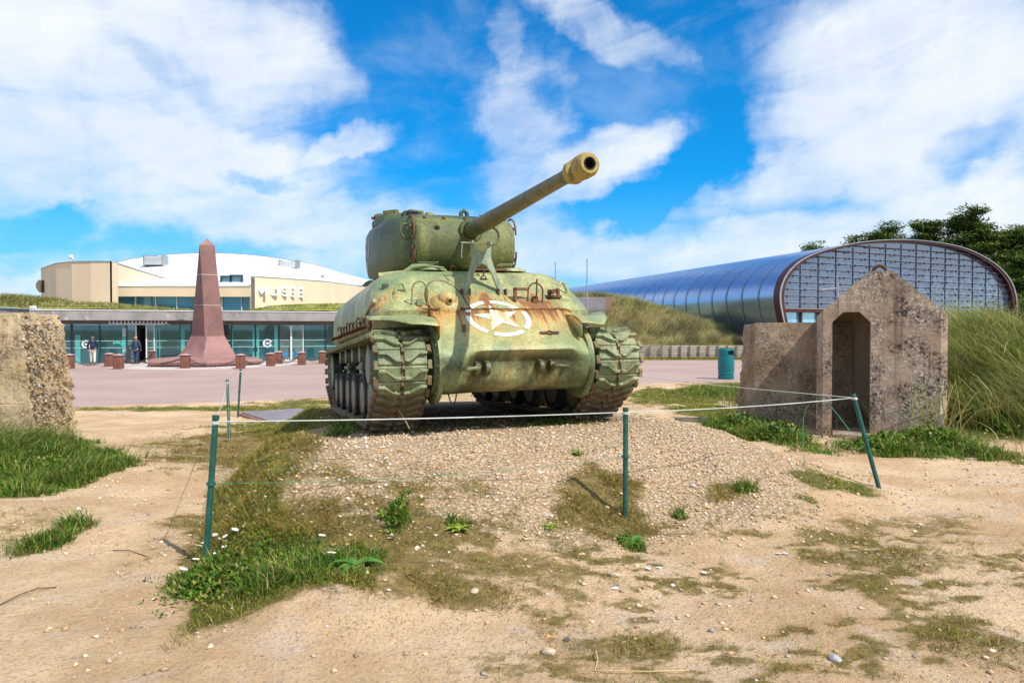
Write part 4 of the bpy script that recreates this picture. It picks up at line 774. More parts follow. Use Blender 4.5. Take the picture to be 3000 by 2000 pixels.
mb = MB(); mb.cyl((-2.75, -.98, 2.80), (-2.75, -.84, 2.80), .055, n=20); mb.cyl((-2.75, -1.02, 2.80), (-2.75, -.98, 2.80), .022, n=12); mb.box(-2.85, -2.65, -1.0, -.86, 2.62, 2.76); mb.box(-2.78, -2.72, -.86, -.55, 2.79, 2.84); mb.build('hatch_hinge', M['rust'], turret, 40, .008)
mb = MB(); mb.cyl((-1.75, -.42, 2.60), (-1.75, -.42, 2.69), .055, n=16); mb.build('vent_cap', M['brake'], turret, 40)
mb = MB(); mb.tube([(-1.8, .02, 2.62), (-1.8, .03, 2.72), (-1.8, .07, 2.76), (-1.8, .11, 2.72), (-1.8, .12, 2.62)], .028, 10); mb.build('roof_lug', M['turret'], turret, 60)
mb = MB(); mb.tube([(-1.9, .3, 2.63), (-1.9, .32, 2.72), (-1.9, .55, 2.73), (-1.9, .56, 2.63)], .008, 6); mb.tube([(-2.1, .3, 2.63), (-2.1, .32, 2.72), (-2.1, .55, 2.73), (-2.1, .56, 2.63)], .008, 6); mb.build('periscope_guard', M['black'], turret, 60)
mb = MB(); mb.tube([(-1.50 + .0 * k, -.775 + .075 * math.cos(a), 2.40 + .09 * math.sin(a)) for k, a in enumerate(np.linspace(0, 2 * PI, 20)[:-1])], .019, 8, closed=True); mb.build('lifting_ring', M['turret'], turret, 60)
mb = MB()
for (x, y, z) in ((-1.78, -.87, 2.30), (-1.79, -.87, 2.14)): mb.box(x - .02, x + .02, y - .03, y + .02, z - .02, z + .02)
mb.build('turret_studs', M['rust'], turret, bevel=.005)
# ---- hull front fittings
def torus_pts(c, r, ax1, ax2, a0=0, a1=2 * PI, n=16): return [Vector(c) + Vector(ax1) * r * math.cos(a) + Vector(ax2) * r * math.sin(a) for a in np.linspace(a0, a1, n)]
NG = Vector((.581, 0, .814)); SG = Vector((-.814, 0, .581))     # glacis normal and up-slope direction
C0 = gp(-.60, 1.365, -.01); Bz = Matrix.Translation(C0) @ NG.to_track_quat('X', 'Z').to_matrix().to_4x4()
mb = MB(); mb.lathe([(-.02, .20), (.03, .185), (.07, .14), (.085, .11)], 28, Bz); mgm = mb.build('machine_gun_mount', M['hull'], tank, 60)
mb = MB(); mb.ball(C0 + NG * .055, .115, 18, 12); mb.build('gun_ball', M['hull'], mgm, 80)
mgd = Vector((1, .0, -.10)).normalized(); c1 = C0 + NG * .055
mb = MB(); mb.tube([c1 + mgd * .09, c1 + mgd * .135], [.040, .034], 14); mb.build('ball_port', M['hull'], mgm, 40)
mb = MB(); mb.tube([c1 + mgd * .10, c1 + mgd * .138], .022, 12); mb.build('port_hole', M['dark'], mgm)
mb = MB(); arch = [gp(-.80, 1.31, .008), gp(-.81, 1.40, .01), gp(-.79, 1.50, .012), gp(-.73, 1.60, .014), gp(-.63, 1.655, .015), gp(-.53, 1.65, .015), gp(-.44, 1.58, .014), gp(-.385, 1.48, .012), gp(-.375, 1.38, .01), gp(-.35, 1.31, .008)]
mb.tube(catmull([tuple(p) for p in arch], 5), .010, 6); mb.build('patch_weld', M['rust'], tank, 80)
mb = MB(); pl = [tuple(p) for p in catmull([tuple(p) for p in arch], 4)]; n_ = len(pl); off = NG * .004; mb.add([tuple(Vector(p) + off) for p in pl] + [tuple(Vector(p) - NG * .03) for p in pl], [tuple(range(n_)), tuple(range(2 * n_ - 1, n_ - 1, -1))] + [(i, (i + 1) % n_, n_ + (i + 1) % n_, n_ + i) for i in range(n_)]); mb.build('gun_mount_patch', M['hull'], tank, 40)
def guard(y0, y1, z, hgt, name='headlight_guard', extra=False):
    mb = MB(); a = gp(y0, z); b_ = gp(y1, z - .02); top = Vector((.05, 0, hgt)); mid = (a + b_) / 2; w_ = (b_ - a) / 2
    P_ = [a, a + top * .55] + [mid + top * (.55 + .45 * math.sin(t_)) - w_ * math.cos(t_) for t_ in np.linspace(.2, PI - .2, 9)] + [b_ + top * .55, b_]
    mb.tube(P_, .010, 8)
    if extra: mb.tube([mid + top + Vector((.0, 0, 0)), mid + top * .9 + NG * .08, mid + NG * .10, mid], .010, 8); mb.box(mid.x - .03, mid.x + .02, a.y - .17, a.y, z + .12, z + .15); mb.box(mid.x - .03, mid.x + .02, a.y - .17, a.y - .14, z, z + .15)
    mb.box(mid.x - .03, mid.x + .03, mid.y - .03, mid.y + .03, mid.z - .01, mid.z + .06); return mb.build(name, M['rust'] if extra else M['track'], tank, 60)
guard(-.985, -.82, 1.37, .25); guard(.38, .55, 1.41, .21, extra=True)
mb = MB(); q = gp(.72, 1.45); mb.box(q.x - .02, q.x + .04, .64, .82, q.z, q.z + .03); mb.box(q.x - .02, q.x + .03, .66, .69, q.z - .06, q.z + .10); mb.box(q.x - .02, q.x + .03, .77, .80, q.z - .04, q.z + .11); mb.cyl(q + Vector((.02, -.02, .07)), q + Vector((.09, -.02, .07)), .03, n=10); mb.build('lamp_bracket', M['rust'], tank, bevel=.005)
for y, z in ((-1.06, 1.50), (.90, 1.53)):
    q = gp(y, z) + Vector((-.06 if abs(y) > 1 else -.02, 0, -.03)); mb = MB(); mb.tube([q + Vector((0, -.065, -.04)), q + Vector((-.01, -.05, .08)), q + Vector((-.01, -.015, .15)), q + Vector((-.01, .03, .15)), q + Vector((0, .06, .07)), q + Vector((0, .075, -.04))], [.024, .02, .018, .018, .022, .03], 8)
    mb.box(q.x - .03, q.x + .05, q.y - .09, q.y + .10, q.z - .04, q.z + .01); mb.build('lifting_eye', M['hull'], tank, 60, .006)
for (y, z) in ((-1.19, 1.66), (.93, 1.70)): q = gp(y, z); mb = MB(); mb.box(q.x - .10, q.x - .04, y - .035, y + .035, z - .12, z - .02); mb.build('bracket', M['turret'], tank, bevel=.008)
q = gp(-.02, 1.72, .02); mb = MB(); mb.tube([q + Vector((0, 0, .12)), q + Vector((.02, .01, .06)), q], .010, 6); mb.box(q.x - .01, q.x + .03, q.y - .045, q.y + .045, q.z - .09, q.z - .02); mb.tube(torus_pts(q + Vector((.02, 0, -.02)), .03, (0, 1, 0), (0, 0, 1), 0, PI, 8), .008, 6); mb.build('padlock', M['black'], tank, 60, .004)
q = cp(.41, 1.01, .01); mb = MB(); mb.tube(torus_pts(q, .03, (0, 1, 0), (-.8, 0, .6)), .009, 6, closed=False); mb.box(q.x - .02, q.x + .02, q.y - .11, q.y - .03, q.z - .012, q.z + .012); mb.box(q.x - .02, q.x + .02, q.y + .03, q.y + .10, q.z - .012, q.z + .012); mb.build('hook_bracket', M['rust'], tank, 60)
q = cp(-.53, 1.06, .0); mb = MB(); mb.box(q.x - .03, q.x + .015, q.y - .015, q.y + .02, q.z - .06, q.z + .06); mb.build('paint_scar_stub', M['rust'], tank, bevel=.006)
# travel lock
LY = -.105; LX = -.45
def lk(y, z): return (LX - .06 * (z - 1.5) / .6, LY + y, z)
outl = [(-.250, 1.50), (-.185, 1.50), (-.155, 1.60), (-.105, 1.74), (-.05, 1.83), (0, 1.855), (.05, 1.83), (.105, 1.74), (.155, 1.60), (.185, 1.50), (.250, 1.50), (.215, 1.63), (.15, 1.80), (.115, 1.92), (.118, 2.06), (.125, 2.11), (.085, 2.12)]
outl += [(.083 * math.cos(a), 2.075 + .083 * math.sin(a)) for a in np.linspace(.2, -PI - .2, 14)] + [(-.085, 2.12), (-.125, 2.11), (-.118, 2.06), (-.115, 1.92), (-.15, 1.80), (-.215, 1.63)]
outl = [(y, z) for y, z in outl]
mb = MB(); f_ = [lk(y, z) for y, z in outl]; n_ = len(f_); mb.add([(x + .018, y, z) for x, y, z in f_] + [(x - .018, y, z) for x, y, z in f_], [tuple(range(n_)), tuple(range(2 * n_ - 1, n_ - 1, -1))] + [(i, (i + 1) % n_, n_ + (i + 1) % n_, n_ + i) for i in range(n_)])
lock = mb.build('travel_lock', M['lock'], tank, 40, .006)
mb = MB(); mb.tube([lk(.105, 2.10)] + [(LX - .08, LY + .13 + .105 * math.cos(a), 2.19 + .105 * math.sin(a)) for a in np.linspace(-PI / 2 - .4, PI * .62, 12)], .016, 8); mb.build('lock_clamp', M['mantlet'], lock, 60)
mb = MB(); mb.cyl(lk(-.24, 2.10), lk(-.09, 2.10), .009, n=8); mb.tube([lk(-.22, 2.09), lk(-.235, 2.0), lk(-.24, 1.92)], .007, 6); mb.cyl((LX - .11, LY - .105, 2.10), (LX, LY - .105, 2.10), .02, n=12); mb.cyl((LX - .11, LY + .105, 2.10), (LX, LY + .105, 2.10), .02, n=12); mb.build('lock_pins', M['lock'], lock, 60)
for y in (-.218, .218):
    mb = MB()
    for s_ in (-.045, .045): mb.box(LX - .04, LX + .05, LY + y + s_ - .008, LY + y + s_ + .008, 1.42, 1.56)
    mb.box(LX - .03, LX + .05, LY + y - .05, LY + y + .05, 1.41, 1.45); mb.cyl((LX, LY + y - .06, 1.53), (LX, LY + y + .06, 1.53), .012, n=8); mb.tube([(LX + .05, LY + y + .05, 1.46), (LX + .08, LY + y + .05, 1.40), (LX + .06, LY + y + .02, 1.37)], .006, 6); mb.build('lock_bracket', M['rust'], lock, 50, .004)
# towing lugs and shackles
for s_, ys_ in ((-1, (-.46, -.36)), (1, (.23, .36))):
    for y in ys_[1:] if s_ < 0 else ys_[:1]:
        mb = MB(); mb.prism([(.36, .57)] + [(.40 + .085 * math.cos(a), .655 + .075 * math.sin(a)) for a in np.linspace(-PI / 2, PI / 2, 12)] + [(.36, .74)], 'y', y - .025, y + .03); mb.build('towing_lug', M['hull'], tank, 40, .008)
    yy = ys_[0] if s_ < 0 else ys_[1]; mb = MB(); mb.prism([(.36, .57)] + [(.40 + .06 * math.cos(a), .66 + .06 * math.sin(a)) for a in np.linspace(-PI / 2, PI / 2, 8)] + [(.36, .73)], 'y', yy - .02, yy + .02)
    mb.tube([(.44, yy, .67), (.50, yy + s_ * .01, .66), (.51, yy + s_ * .08, .655), (.49, yy + s_ * .16, .65), (.42, yy + s_ * .17, .655), (.38, yy + s_ * .165, .66)], .022, 8); mb.cyl((.44, yy - .03, .67), (.44, yy + .03, .67), .022, n=12); mb.build('towing_shackle', M['hull'], tank, 50)
mb = MB(); mb.tube([(.12, -.70, .40), (.16, -.69, .33), (.15, -.66, .27), (.12, -.62, .33), (.10, -.60, .42)], .007, 6); mb.build('wire_loop', M['black'], tank, 60)
# roof fittings of the hull
for y0, y1 in ((-.74, -.50), (.28, .50)):
    mb = MB(); x = -.98; mb.tube([(x, y0 + .06, 1.83), (x, y0, 1.93), (x, y1, 1.935), (x, y1 - .06, 1.83)], .006, 6); mb.tube([(x - .14, y0 + .06, 1.83), (x - .14, y0, 1.93), (x - .14, y1, 1.935), (x - .14, y1 - .06, 1.83)], .006, 6); mb.tube([(x, y0, 1.93), (x - .14, y0, 1.93)], .006, 6); mb.tube([(x, y1, 1.935), (x - .14, y1, 1.935)], .006, 6); mb.build('periscope_cage', M['track'], tank, 60)
for s_ in (-1, 1):
    mb = MB(); mb.lathe([(0, .30), (.03, .29), (.045, .24)], 28, Matrix.Translation((-1.22, s_ * .52 + YO, 1.838)) @ Matrix.Rotation(-PI / 2, 4, 'Y') @ Matrix.Diagonal((1, .8, 1, 1))); h_ = mb.build('driver_hatch', M['hull'], tank, 40)
mb = MB(); mb.tube([(-1.05, -.92, 1.80), (-1.02, -.80, 1.88), (-.95, -.66, 1.885), (-.92, -.45, 1.86)], [.03, .035, .018, .012], 8); mb.cyl((-1.35, -1.16, 1.80), (-1.30, -.85, 1.83), .045, n=14); mb.build('hatch_spring', M['hull'], tank, 60)
mb = MB(); mb.prism([(-.06, 0), (.06, 0), (.05, .06), (0, .10), (-.05, .06)], 'x', -1.5, -1.42, Matrix.Translation((0, .86, 1.76))); mb.build('filler_cap', M['hull'], tank, bevel=.01)
mb = MB(); mb.box(-1.02, -.90, -.1, .35, 1.835, 1.86); mb.tube([(-.93, -.36, 1.84), (-.93, -.36, 1.88), (-.93, -.30, 1.88), (-.93, -.30, 1.84)], .008, 6); mb.build('splash_strip', M['rust'], tank, bevel=.004)
# fenders
def fender(s_):
    vs = []; ny_ = 14; px = [-.62, -.35, -.1, .05, .17, .26, .33, .37]; pz = [1.215, 1.225, 1.225, 1.215, 1.195, 1.165, 1.13, 1.105]
    for j in range(ny_):
        t_ = j / (ny_ - 1); y = s_ * ((.82 if s_ < 0 else .74) + t_ * (.66 if s_ < 0 else .58)); cut = 1 - .55 * max(0, (t_ - .45) / .55) ** 1.2; wob = .012 * math.sin(7 * t_ + s_) + (.035 * max(0, t_ - .8) * 5 * (1 if s_ > 0 else -.6))
        for x, z in zip(px, pz):
            xx = -.62 + (x + .62) * cut; zz = float(np.interp(xx, px, pz)) + (z - float(np.interp(xx, px, pz))) * .5
            vs.append((xx, y, zz + wob + (.09 if s_ < 0 else .03) * max(0, t_ - .45)))
    mb = MB(); k = len(px); mb.add(vs, [(j * k + i, j * k + i + 1, (j + 1) * k + i + 1, (j + 1) * k + i) for j in range(ny_ - 1) for i in range(k - 1)])
    y = s_ * (.82 if s_ < 0 else .74); mb.add([(-.2, y, 1.22), (.12, y, 1.21), (.34, y, 1.12), (.37, y, 1.09), (.36, y * 1.01, .98), (.30, y * 1.01, .95), (.24, y, 1.0), (.0, y, 1.12)], [tuple(range(8))])
    o = mb.build('front_fender', M['hull'], tank, 50); sm = o.modifiers.new('thick', 'SOLIDIFY'); sm.thickness = .008
    mb = MB(); L = []; rr = random.Random(3 + s_)
    for k in range(42): x = -.62 - k * .108; w0 = .12 + .05 * rr.random() if k % 9 else .06; L.append((x, w0))
    vs = []; 
    for x, w0 in L: vs += [(x, s_ * 1.27 + YO, 1.16), (x, s_ * (1.29 + w0 * .5) + YO, 1.165 + .01 * rr.random()), (x, s_ * (1.29 + w0) + YO, 1.13 + .03 * rr.random())]
    mb.add(vs, [f for k in range(41) for f in ((3 * k, 3 * k + 1, 3 * k + 4, 3 * k + 3), (3 * k + 1, 3 * k + 2, 3 * k + 5, 3 * k + 4))]); o = mb.build('side_fender', M['rust'], tank, 50); sm = o.modifiers.new('thick', 'SOLIDIFY'); sm.thickness = .012
fender(-1); fender(1)
for k in range(9):
    x = -.75 - k * .36; mb = MB(); mb.tube([(x, -1.36, 1.24), (x - .05, -1.40, 1.27 + .02 * (k % 3)), (x - .16, -1.41, 1.25)], .010, 6); mb.box(x - .02, x + .02, -1.39, -1.34, 1.19, 1.28); mb.build('tool_clip', M['rust'], tank, 60, .003)
mb = MB(); mb.tube([(-.55, -1.35, 1.42), (-.95, -1.40, 1.27), (-1.6, -1.41, 1.23)], [.016, .013, .012], 8); mb.ball((-.55, -1.35, 1.42), .035, 8, 6); mb.build('tool_rod', M['track'], tank, 60)
# ---- running gear
def hullpath():
    P_ = []
    for cx, cz, r in ((0, .70, .31), (-4.83, .635, .30), (-.46, .335, .26), (-4.16, .335, .26)):
        P_ += [(round(cx + r * math.cos(a), 5), round(cz + r * math.sin(a), 5)) for a in np.linspace(0, 2 * PI, 96, endpoint=False)]
    P_ = sorted(set(P_)); cr = lambda o, a, b_: (a[0] - o[0]) * (b_[1] - o[1]) - (a[1] - o[1]) * (b_[0] - o[0]); lo_, up_ = [], []
    for p in P_:
        while len(lo_) > 1 and cr(lo_[-2], lo_[-1], p) <= 0: lo_.pop()
        lo_.append(p)
    for p in P_[::-1]:
        while len(up_) > 1 and cr(up_[-2], up_[-1], p) <= 0: up_.pop()
        up_.append(p)
    return (lo_[:-1] + up_[:-1])[::-1]      # clockwise: down at the front
path = np.array(hullpath()); path = np.vstack([path, path[:1]]); seg = np.hypot(*np.diff(path, axis=0).T); cum = np.concatenate([[0], np.cumsum(seg)]); NS = int(round(cum[-1] / .152)); step = cum[-1] / NS
def pathat(s_):
    s_ %= cum[-1]; return np.array([np.interp(s_, cum, path[:, 0]), np.interp(s_, cum, path[:, 1])])
def bev(mb, w_, mats, name):
    me = bpy.data.meshes.new(name); me.from_pydata(mb.v, [], mb.f); 
    for m_ in mats: me.materials.append(m_)
    me.polygons.foreach_set('material_index', mb.mi); bm = bmesh.new(); bm.from_mesh(me); bmesh.ops.recalc_face_normals(bm, faces=bm.faces)
    bmesh.ops.bevel(bm, geom=[e_ for e_ in bm.edges if len(e_.link_faces) == 2 and e_.calc_face_angle(0) > .6], offset=w_, segments=1, affect='EDGES', clamp_overlap=True); bm.to_mesh(me); bm.free(); me.shade_smooth(); me.set_sharp_from_angle(angle=.7); return me
mb = MB()
for s_ in (-1, 1):
    y0, y1 = sorted((s_ * .018, s_ * .245)); mb.box(-.060, .060, y0, y1, -.008, .030)
    mb.cyl((-.060, y0, .012), (-.060, y1, .012), .021, n=8); mb.cyl((.060, y0, .012), (.060, y1, .012), .021, n=8)
    ch = [(-.052, .245), (-.052, .180), (.026, .078), (.026, .018)]; top = [(-.020, .245), (-.020, .168), (.058, .066), (.058, .018)]    # raised chevron bar
    for k in range(3):
        a, b_, c, d = ch[k], ch[k + 1], top[k + 1], top[k]; lo4 = [(p[0], s_ * p[1], .028) for p in (a, b_, c, d)]; cx = sum(p[0] for p in (a, b_, c, d)) / 4
        hi4 = [((p[0] * .8 + (a[0] + d[0] if i in (0, 3) else b_[0] + c[0]) / 2 * .2), s_ * p[1], .066) for i, p in enumerate((a, b_, c, d))]; hi4 = [(q_[0], q_[1], .074) for q_ in hi4]; mb.add(lo4 + hi4, [(0, 1, 2, 3), (4, 7, 6, 5), (0, 4, 5, 1), (1, 5, 6, 2), (2, 6, 7, 3), (3, 7, 4, 0)])
    ya, yb = sorted((s_ * .250, s_ * .290)); mb.box(.030, .122, ya, yb, -.012, .040, mi=1); mb.cyl((.045, ya - .004, .014), (.045, yb + .006, .014), .016, n=8, mi=1); mb.cyl((.107, ya - .004, .014), (.107, yb + .006, .014), .016, n=8, mi=1)
mb.box(-.045, .045, -.016, .016, -.10, .010, mi=1); mb.box(.028, .070, -.015, .015, .010, .046, mi=1); mb.box(.084, .124, -.015, .015, .010, .046, mi=1)
shoe_me = bev(mb, .004, [M['track'], M['trackrust']], 'track_shoe')
# wheel meshes
def wheel_meshes():
    rim = MB(); Ry = Matrix.Rotation(PI / 2, 4, 'Z')
    rim.lathe([(-.075, .215), (-.075, .185), (-.02, .165), (.0, .09), (-.04, .075), (-.05, .02), (.05, .02), (.04, .075), (.02, .09), (.0, .165), (.075, .185), (.075, .215)], 28, Ry)
    ty = MB(); ty.lathe([(-.075, .215), (-.078, .25), (-.065, .262), (.065, .262), (.078, .25), (.075, .215)], 28, Ry, cap=False)
    r_ = rim.build('rim', M['wheel'], None, 40); t_ = ty.build('tyre', M['tyre'], None, 40); a, b_ = r_.data, t_.data
    bpy.data.objects.remove(r_); bpy.data.objects.remove(t_); return a, b_
rim_me, tyre_me = wheel_meshes()
def link(name, me, parent, loc=(0, 0, 0), rot=(0, 0, 0), mat=None):
    o = bpy.data.objects.new(name, me); COL.objects.link(o); o.parent = parent; o.location = loc; o.rotation_euler = rot
    if mat is not None: o.matrix_local = mat
    return o
STX = [-.50, -1.16, -1.98, -2.64, -3.47, -4.14]
for s_ in (-1, 1):
    yc = s_ * 1.208; tr = empty('track'); tr.parent = tank; tr['label'] = 'track on the camera-left side, seen from its outer face too' if s_ < 0 else 'track on the right of the photo, partly in front of the pavement'
    for k in range(NS):
        s0 = (k + .37) * step; p = pathat(s0); q0 = pathat(s0 - .05); q1 = pathat(s0 + .05); t_ = q1 - q0; t_ /= np.linalg.norm(t_); nrm = np.array([-t_[1], t_[0]])
        if nrm @ (p - np.array([-2.4, .55])) < 0: nrm = -nrm
        M4 = Matrix(((t_[0], 0, nrm[0], p[0]), (0, 1, 0, yc), (t_[1], 0, nrm[1], p[1]), (0, 0, 0, 1))); link('track_shoe', shoe_me, tr, mat=M4)
    for x in STX:
        for dy_ in (-.135, .135):
            wh = empty('road_wheel', (x, yc + dy_, .345)); wh.parent = tank; link('rim', rim_me, wh); link('tyre', tyre_me, wh)
    for k in range(3):
        x = (STX[2 * k] + STX[2 * k + 1]) / 2; mb = MB(); mb.box(x - .20, x + .20, yc - .07, yc + .07, .42, .62); mb.cyl((x - .32, yc, .52), (x + .32, yc, .52), .075, n=16); mb.box(x - .11, x + .11, yc - s_ * .1 - .3, yc - s_ * .1 + .05, .5, .8) if False else mb.box(x - .10, x + .10, yc - .06, yc + .05, .60, .78)
        for d in (-.33, .33): mb.tube([(x + d * .3, yc, .5), (x + d, yc, .345)], [.07, .055], 10)
        for d in (-.25, -.20, .20, .25): mb.lathe([(-.012, .095), (.012, .095)], 20, Matrix.Translation((x + d, yc, .52)))
        mb.tube([(x - .26, yc + s_ * .06, .69), (x + .26, yc + s_ * .06, .69)], .035, 12); mb.build('bogie', M['wheel'], tank, 40, .01)
    for k in range(5):
        x = -.95 - k * .76; mb = MB(); mb.lathe([(-.16, .10), (-.05, .10), (-.04, .06), (.04, .06), (.05, .10), (.16, .10)], 20, Matrix.Translation((x, yc, .855)) @ Matrix.Rotation(PI / 2, 4, 'Z')); mb.box(x - .03, x + .03, yc - s_ * .38 - .0, yc - s_ * .38 + .05, .8, .9); mb.build('return_roller', M['wheel'], tank, 40)
    Ry = Matrix.Rotation(PI / 2, 4, 'Z')
    for dy_ in (-.20, .20):
        mb = MB(); teeth = [((.29 if k % 2 else .25) * math.cos(k * PI / 13), (.29 if k % 2 else .25) * math.sin(k * PI / 13)) for k in range(26)]; mb.prism([(a, .70 + b_) for a, b_ in teeth], 'y', yc + dy_ - .018, yc + dy_ + .018); mb.build('sprocket', M['wheel'], tank, 40)
    mb = MB(); mb.cyl((0, yc - .30, .70), (0, yc + .21, .70), .17, n=24); mb.cyl((0, yc + s_ * .2, .70), (0, yc + s_ * .25, .70), .09, n=16); mb.build('final_drive_hub', M['wheel'], tank, 40)
    for dy_ in (-.135, .135):
        iw = empty('idler_wheel', (-4.83, yc + dy_, .635)); iw.parent = tank; a = MB(); a.lathe([(-.07, .27), (-.07, .24), (0, .2), (0, .1), (-.05, .07), (.05, .07), (0, .1), (0, .2), (.07, .24), (.07, .27)], 28, Ry); a.build('rim', M['wheel'], iw, 40); a = MB(); a.lathe([(-.07, .27), (-.065, .295), (.065, .295), (.07, .27)], 28, Ry, cap=False); a.build('tyre', M['tyre'], iw, 40)
# ---- painted marks, laid on the plates they are painted on
def bvh_of(objs):
    V, Fc = [], []
    for o in objs:
        b0 = len(V); V += [tuple(v.co) for v in o.data.vertices]; Fc += [tuple(b0 + i for i in p.vertices) for p in o.data.polygons]
    return BVHTree.FromPolygons(V, Fc)
def decal(name, quads, n, place, direction, objs, mat, parent, off=.004):
    bt = bvh_of(objs); mb = MB(); D_ = Vector(direction).normalized()
    for q in quads:
        vs = []; ok = True
        for i in range(n + 1):
            for j in range(n + 1):
                a, b_ = i / n, j / n; p = [(q[0][k] * (1 - a) * (1 - b_) + q[1][k] * a * (1 - b_) + q[2][k] * a * b_ + q[3][k] * (1 - a) * b_) for k in (0, 1)]
                o_ = place(*p); hit = bt.ray_cast(o_ - D_ * 1.2, D_, 3.0)
                if hit[0] is None: ok = False; break
                vs.append(hit[0] - D_ * off)
            if not ok: break
        if ok: mb.add(vs, [(i * (n + 1) + j, (i + 1) * (n + 1) + j, (i + 1) * (n + 1) + j + 1, i * (n + 1) + j + 1) for i in range(n) for j in range(n)])
    return mb.build(name, mat, parent)
def star_quads(r, ri, rot=0., ring=(0, 0), gap=.11):
    qs = []
    for k in range(5):
        a = rot + PI / 2 + k * 2 * PI / 5; tip = (r * math.cos(a), r * math.sin(a)); l_ = (ri * math.cos(a + PI / 5), ri * math.sin(a + PI / 5)); r2 = (ri * math.cos(a - PI / 5), ri * math.sin(a - PI / 5)); qs.append(((0, 0), l_, tip, r2))
    if ring[1]:
        for k in range(5):
            a0 = rot + PI / 2 + k * 2 * PI / 5 + gap; a1 = a0 + 2 * PI / 5 - 2 * gap
            for j in range(8):
                b0 = a0 + (a1 - a0) * j / 8; b1 = a0 + (a1 - a0) * (j + 1) / 8; qs.append(((ring[0] * math.cos(b0), ring[0] * math.sin(b0)), (ring[1] * math.cos(b0), ring[1] * math.sin(b0)), (ring[1] * math.cos(b1), ring[1] * math.sin(b1)), (ring[0] * math.cos(b1), ring[0] * math.sin(b1))))
    return qs
# star painted across the seam
NC = Vector((.598, 0, .80)); SC = Vector((-.80, 0, .598)); c0 = Vector((.0, -.085, 1.20))
decal('painted_star', star_quads(.275, .108, .12, (.310, .368)), 5, lambda a, b_: c0 + Vector((0, 1, 0)) * a + SC * b_, -NC, [hull, nose], M['starwhite'], tank)
decal('turret_star', star_quads(.24, .10, .2, (.27, .33)), 4, lambda a, b_: Vector((-3.0 + a, -2.0, 2.40 + b_)), (0, 1, 0), [turret], M['starworn'], turret)
Wq = []; wst = [(-.17, .18), (-.085, -.18), (0, .12), (.085, -.18), (.17, .18)]
for k in range(4): (a0, b0), (a1, b1) = wst[k], wst[k + 1]; Wq.append(((a0 - .016, b0), (a0 + .016, b0), (a1 + .016, b1), (a1 - .016, b1)))
decal('painted_letter', Wq, 4, lambda a, b_: Vector((-2.65 + a * 1.9, -2.2, 1.52 + b_ * .95)), (0, 1, 0), [hull], M['starworn'], hull)
# ================================================================= museum
FL = -.51
mus = empty('museum_building', (-20, 47, FL)); tag(mus, 'long low museum with a glass front, cream upper walls and a curved white roof', 'museum')
def Lo(o):      # children are modelled in world coordinates
    return o
class WB(MB):
    def build(s, name, mats, parent=None, smooth=None, bevel=0, loc=None):
        if parent is not None:
            inv = parent.matrix_world.inverted() if parent.matrix_world != Matrix.Identity(4) else Matrix.Translation(parent.location).inverted()
            off = Vector((0, 0, 0)); p = parent
            while p is not None: off += p.location; p = p.parent
            s.v = [(a - off.x, b_ - off.y, c - off.z) for a, b_, c in s.v]
        return MB.build(s, name, mats, parent, smooth, bevel)
A_ = Vector((xat(212, 45), 45)); B_ = Vector((xat(953, 50.2), 50.2)); fd = (B_ - A_).normalized(); fn = Vector((fd.y, -fd.x))   # facade direction and outward normal (towards camera)
def s_of(u):      # distance along the glass line where the pixel column u meets it
    k = (u - 1500) / FPX; return (k * A_.y - A_.x) / (fd.x - k * fd.y)
def FP(s_, out_=0., z=0.): p = A_ + fd * s_ + fn * out_; return Vector((p.x, p.y, z))
ZG0, ZG1, ZF0, ZF1 = FL + .02, zat(950, 45.0), zat(937.5, 44.2), zat(909, 44.2)
sL, sR = s_of(94), s_of(1230)
def slab(mb, s0, s1, o0, o1, z0, z1, mi=0):
    mb.add([FP(s0, o0, z0), FP(s1, o0, z0), FP(s1, o1, z0), FP(s0, o1, z0), FP(s0, o0, z1), FP(s1, o0, z1), FP(s1, o1, z1), FP(s0, o1, z1)], [(0, 3, 2, 1), (4, 5, 6, 7), (0, 1, 5, 4), (1, 2, 6, 5), (2, 3, 7, 6), (3, 0, 4, 7)], mi)
kL = FP(sL, .9); eL = at(-120, 900, 37.0)
mb = WB(); slab(mb, sL, sR, -.3, .9, ZF0, ZF1); mb.add([(kL.x, kL.y, ZF0), (eL.x, eL.y, ZF0), (eL.x - .6, eL.y + 1.2, ZF0), (kL.x - .2, kL.y + 1.3, ZF0), (kL.x, kL.y, ZF1), (eL.x, eL.y, ZF1), (eL.x - .6, eL.y + 1.2, ZF1), (kL.x - .2, kL.y + 1.3, ZF1)], [(0, 3, 2, 1), (4, 5, 6, 7), (0, 1, 5, 4), (1, 2, 6, 5), (2, 3, 7, 6), (3, 0, 4, 7)])
mb.build('parapet', M['fascia'], mus)
mb = WB(); slab(mb, sL, sR, -.3, .94, ZF1, ZF1 + .05); mb.add([(kL.x + .02, kL.y - .04, ZF1), (eL.x, eL.y - .05, ZF1), (eL.x - .6, eL.y + 1.2, ZF1), (kL.x, kL.y + 1.2, ZF1), (kL.x + .02, kL.y - .04, ZF1 + .05), (eL.x, eL.y - .05, ZF1 + .05), (eL.x - .6, eL.y + 1.2, ZF1 + .05), (kL.x, kL.y + 1.2, ZF1 + .05)], [(0, 3, 2, 1), (4, 5, 6, 7), (0, 1, 5, 4), (1, 2, 6, 5), (2, 3, 7, 6), (3, 0, 4, 7)])
mb.build('parapet_coping', M['white'], mus)
mb = WB(); slab(mb, sL, sR, -.25, .0, ZG1, ZF0); slab(mb, sL, sR, .0, .88, ZF0 - .02, ZF0 - .003); slab(mb, sR, sR + .4, -.3, .8, FL, ZF0 - .03); mb.build('lintel', M['lintel'], mus)
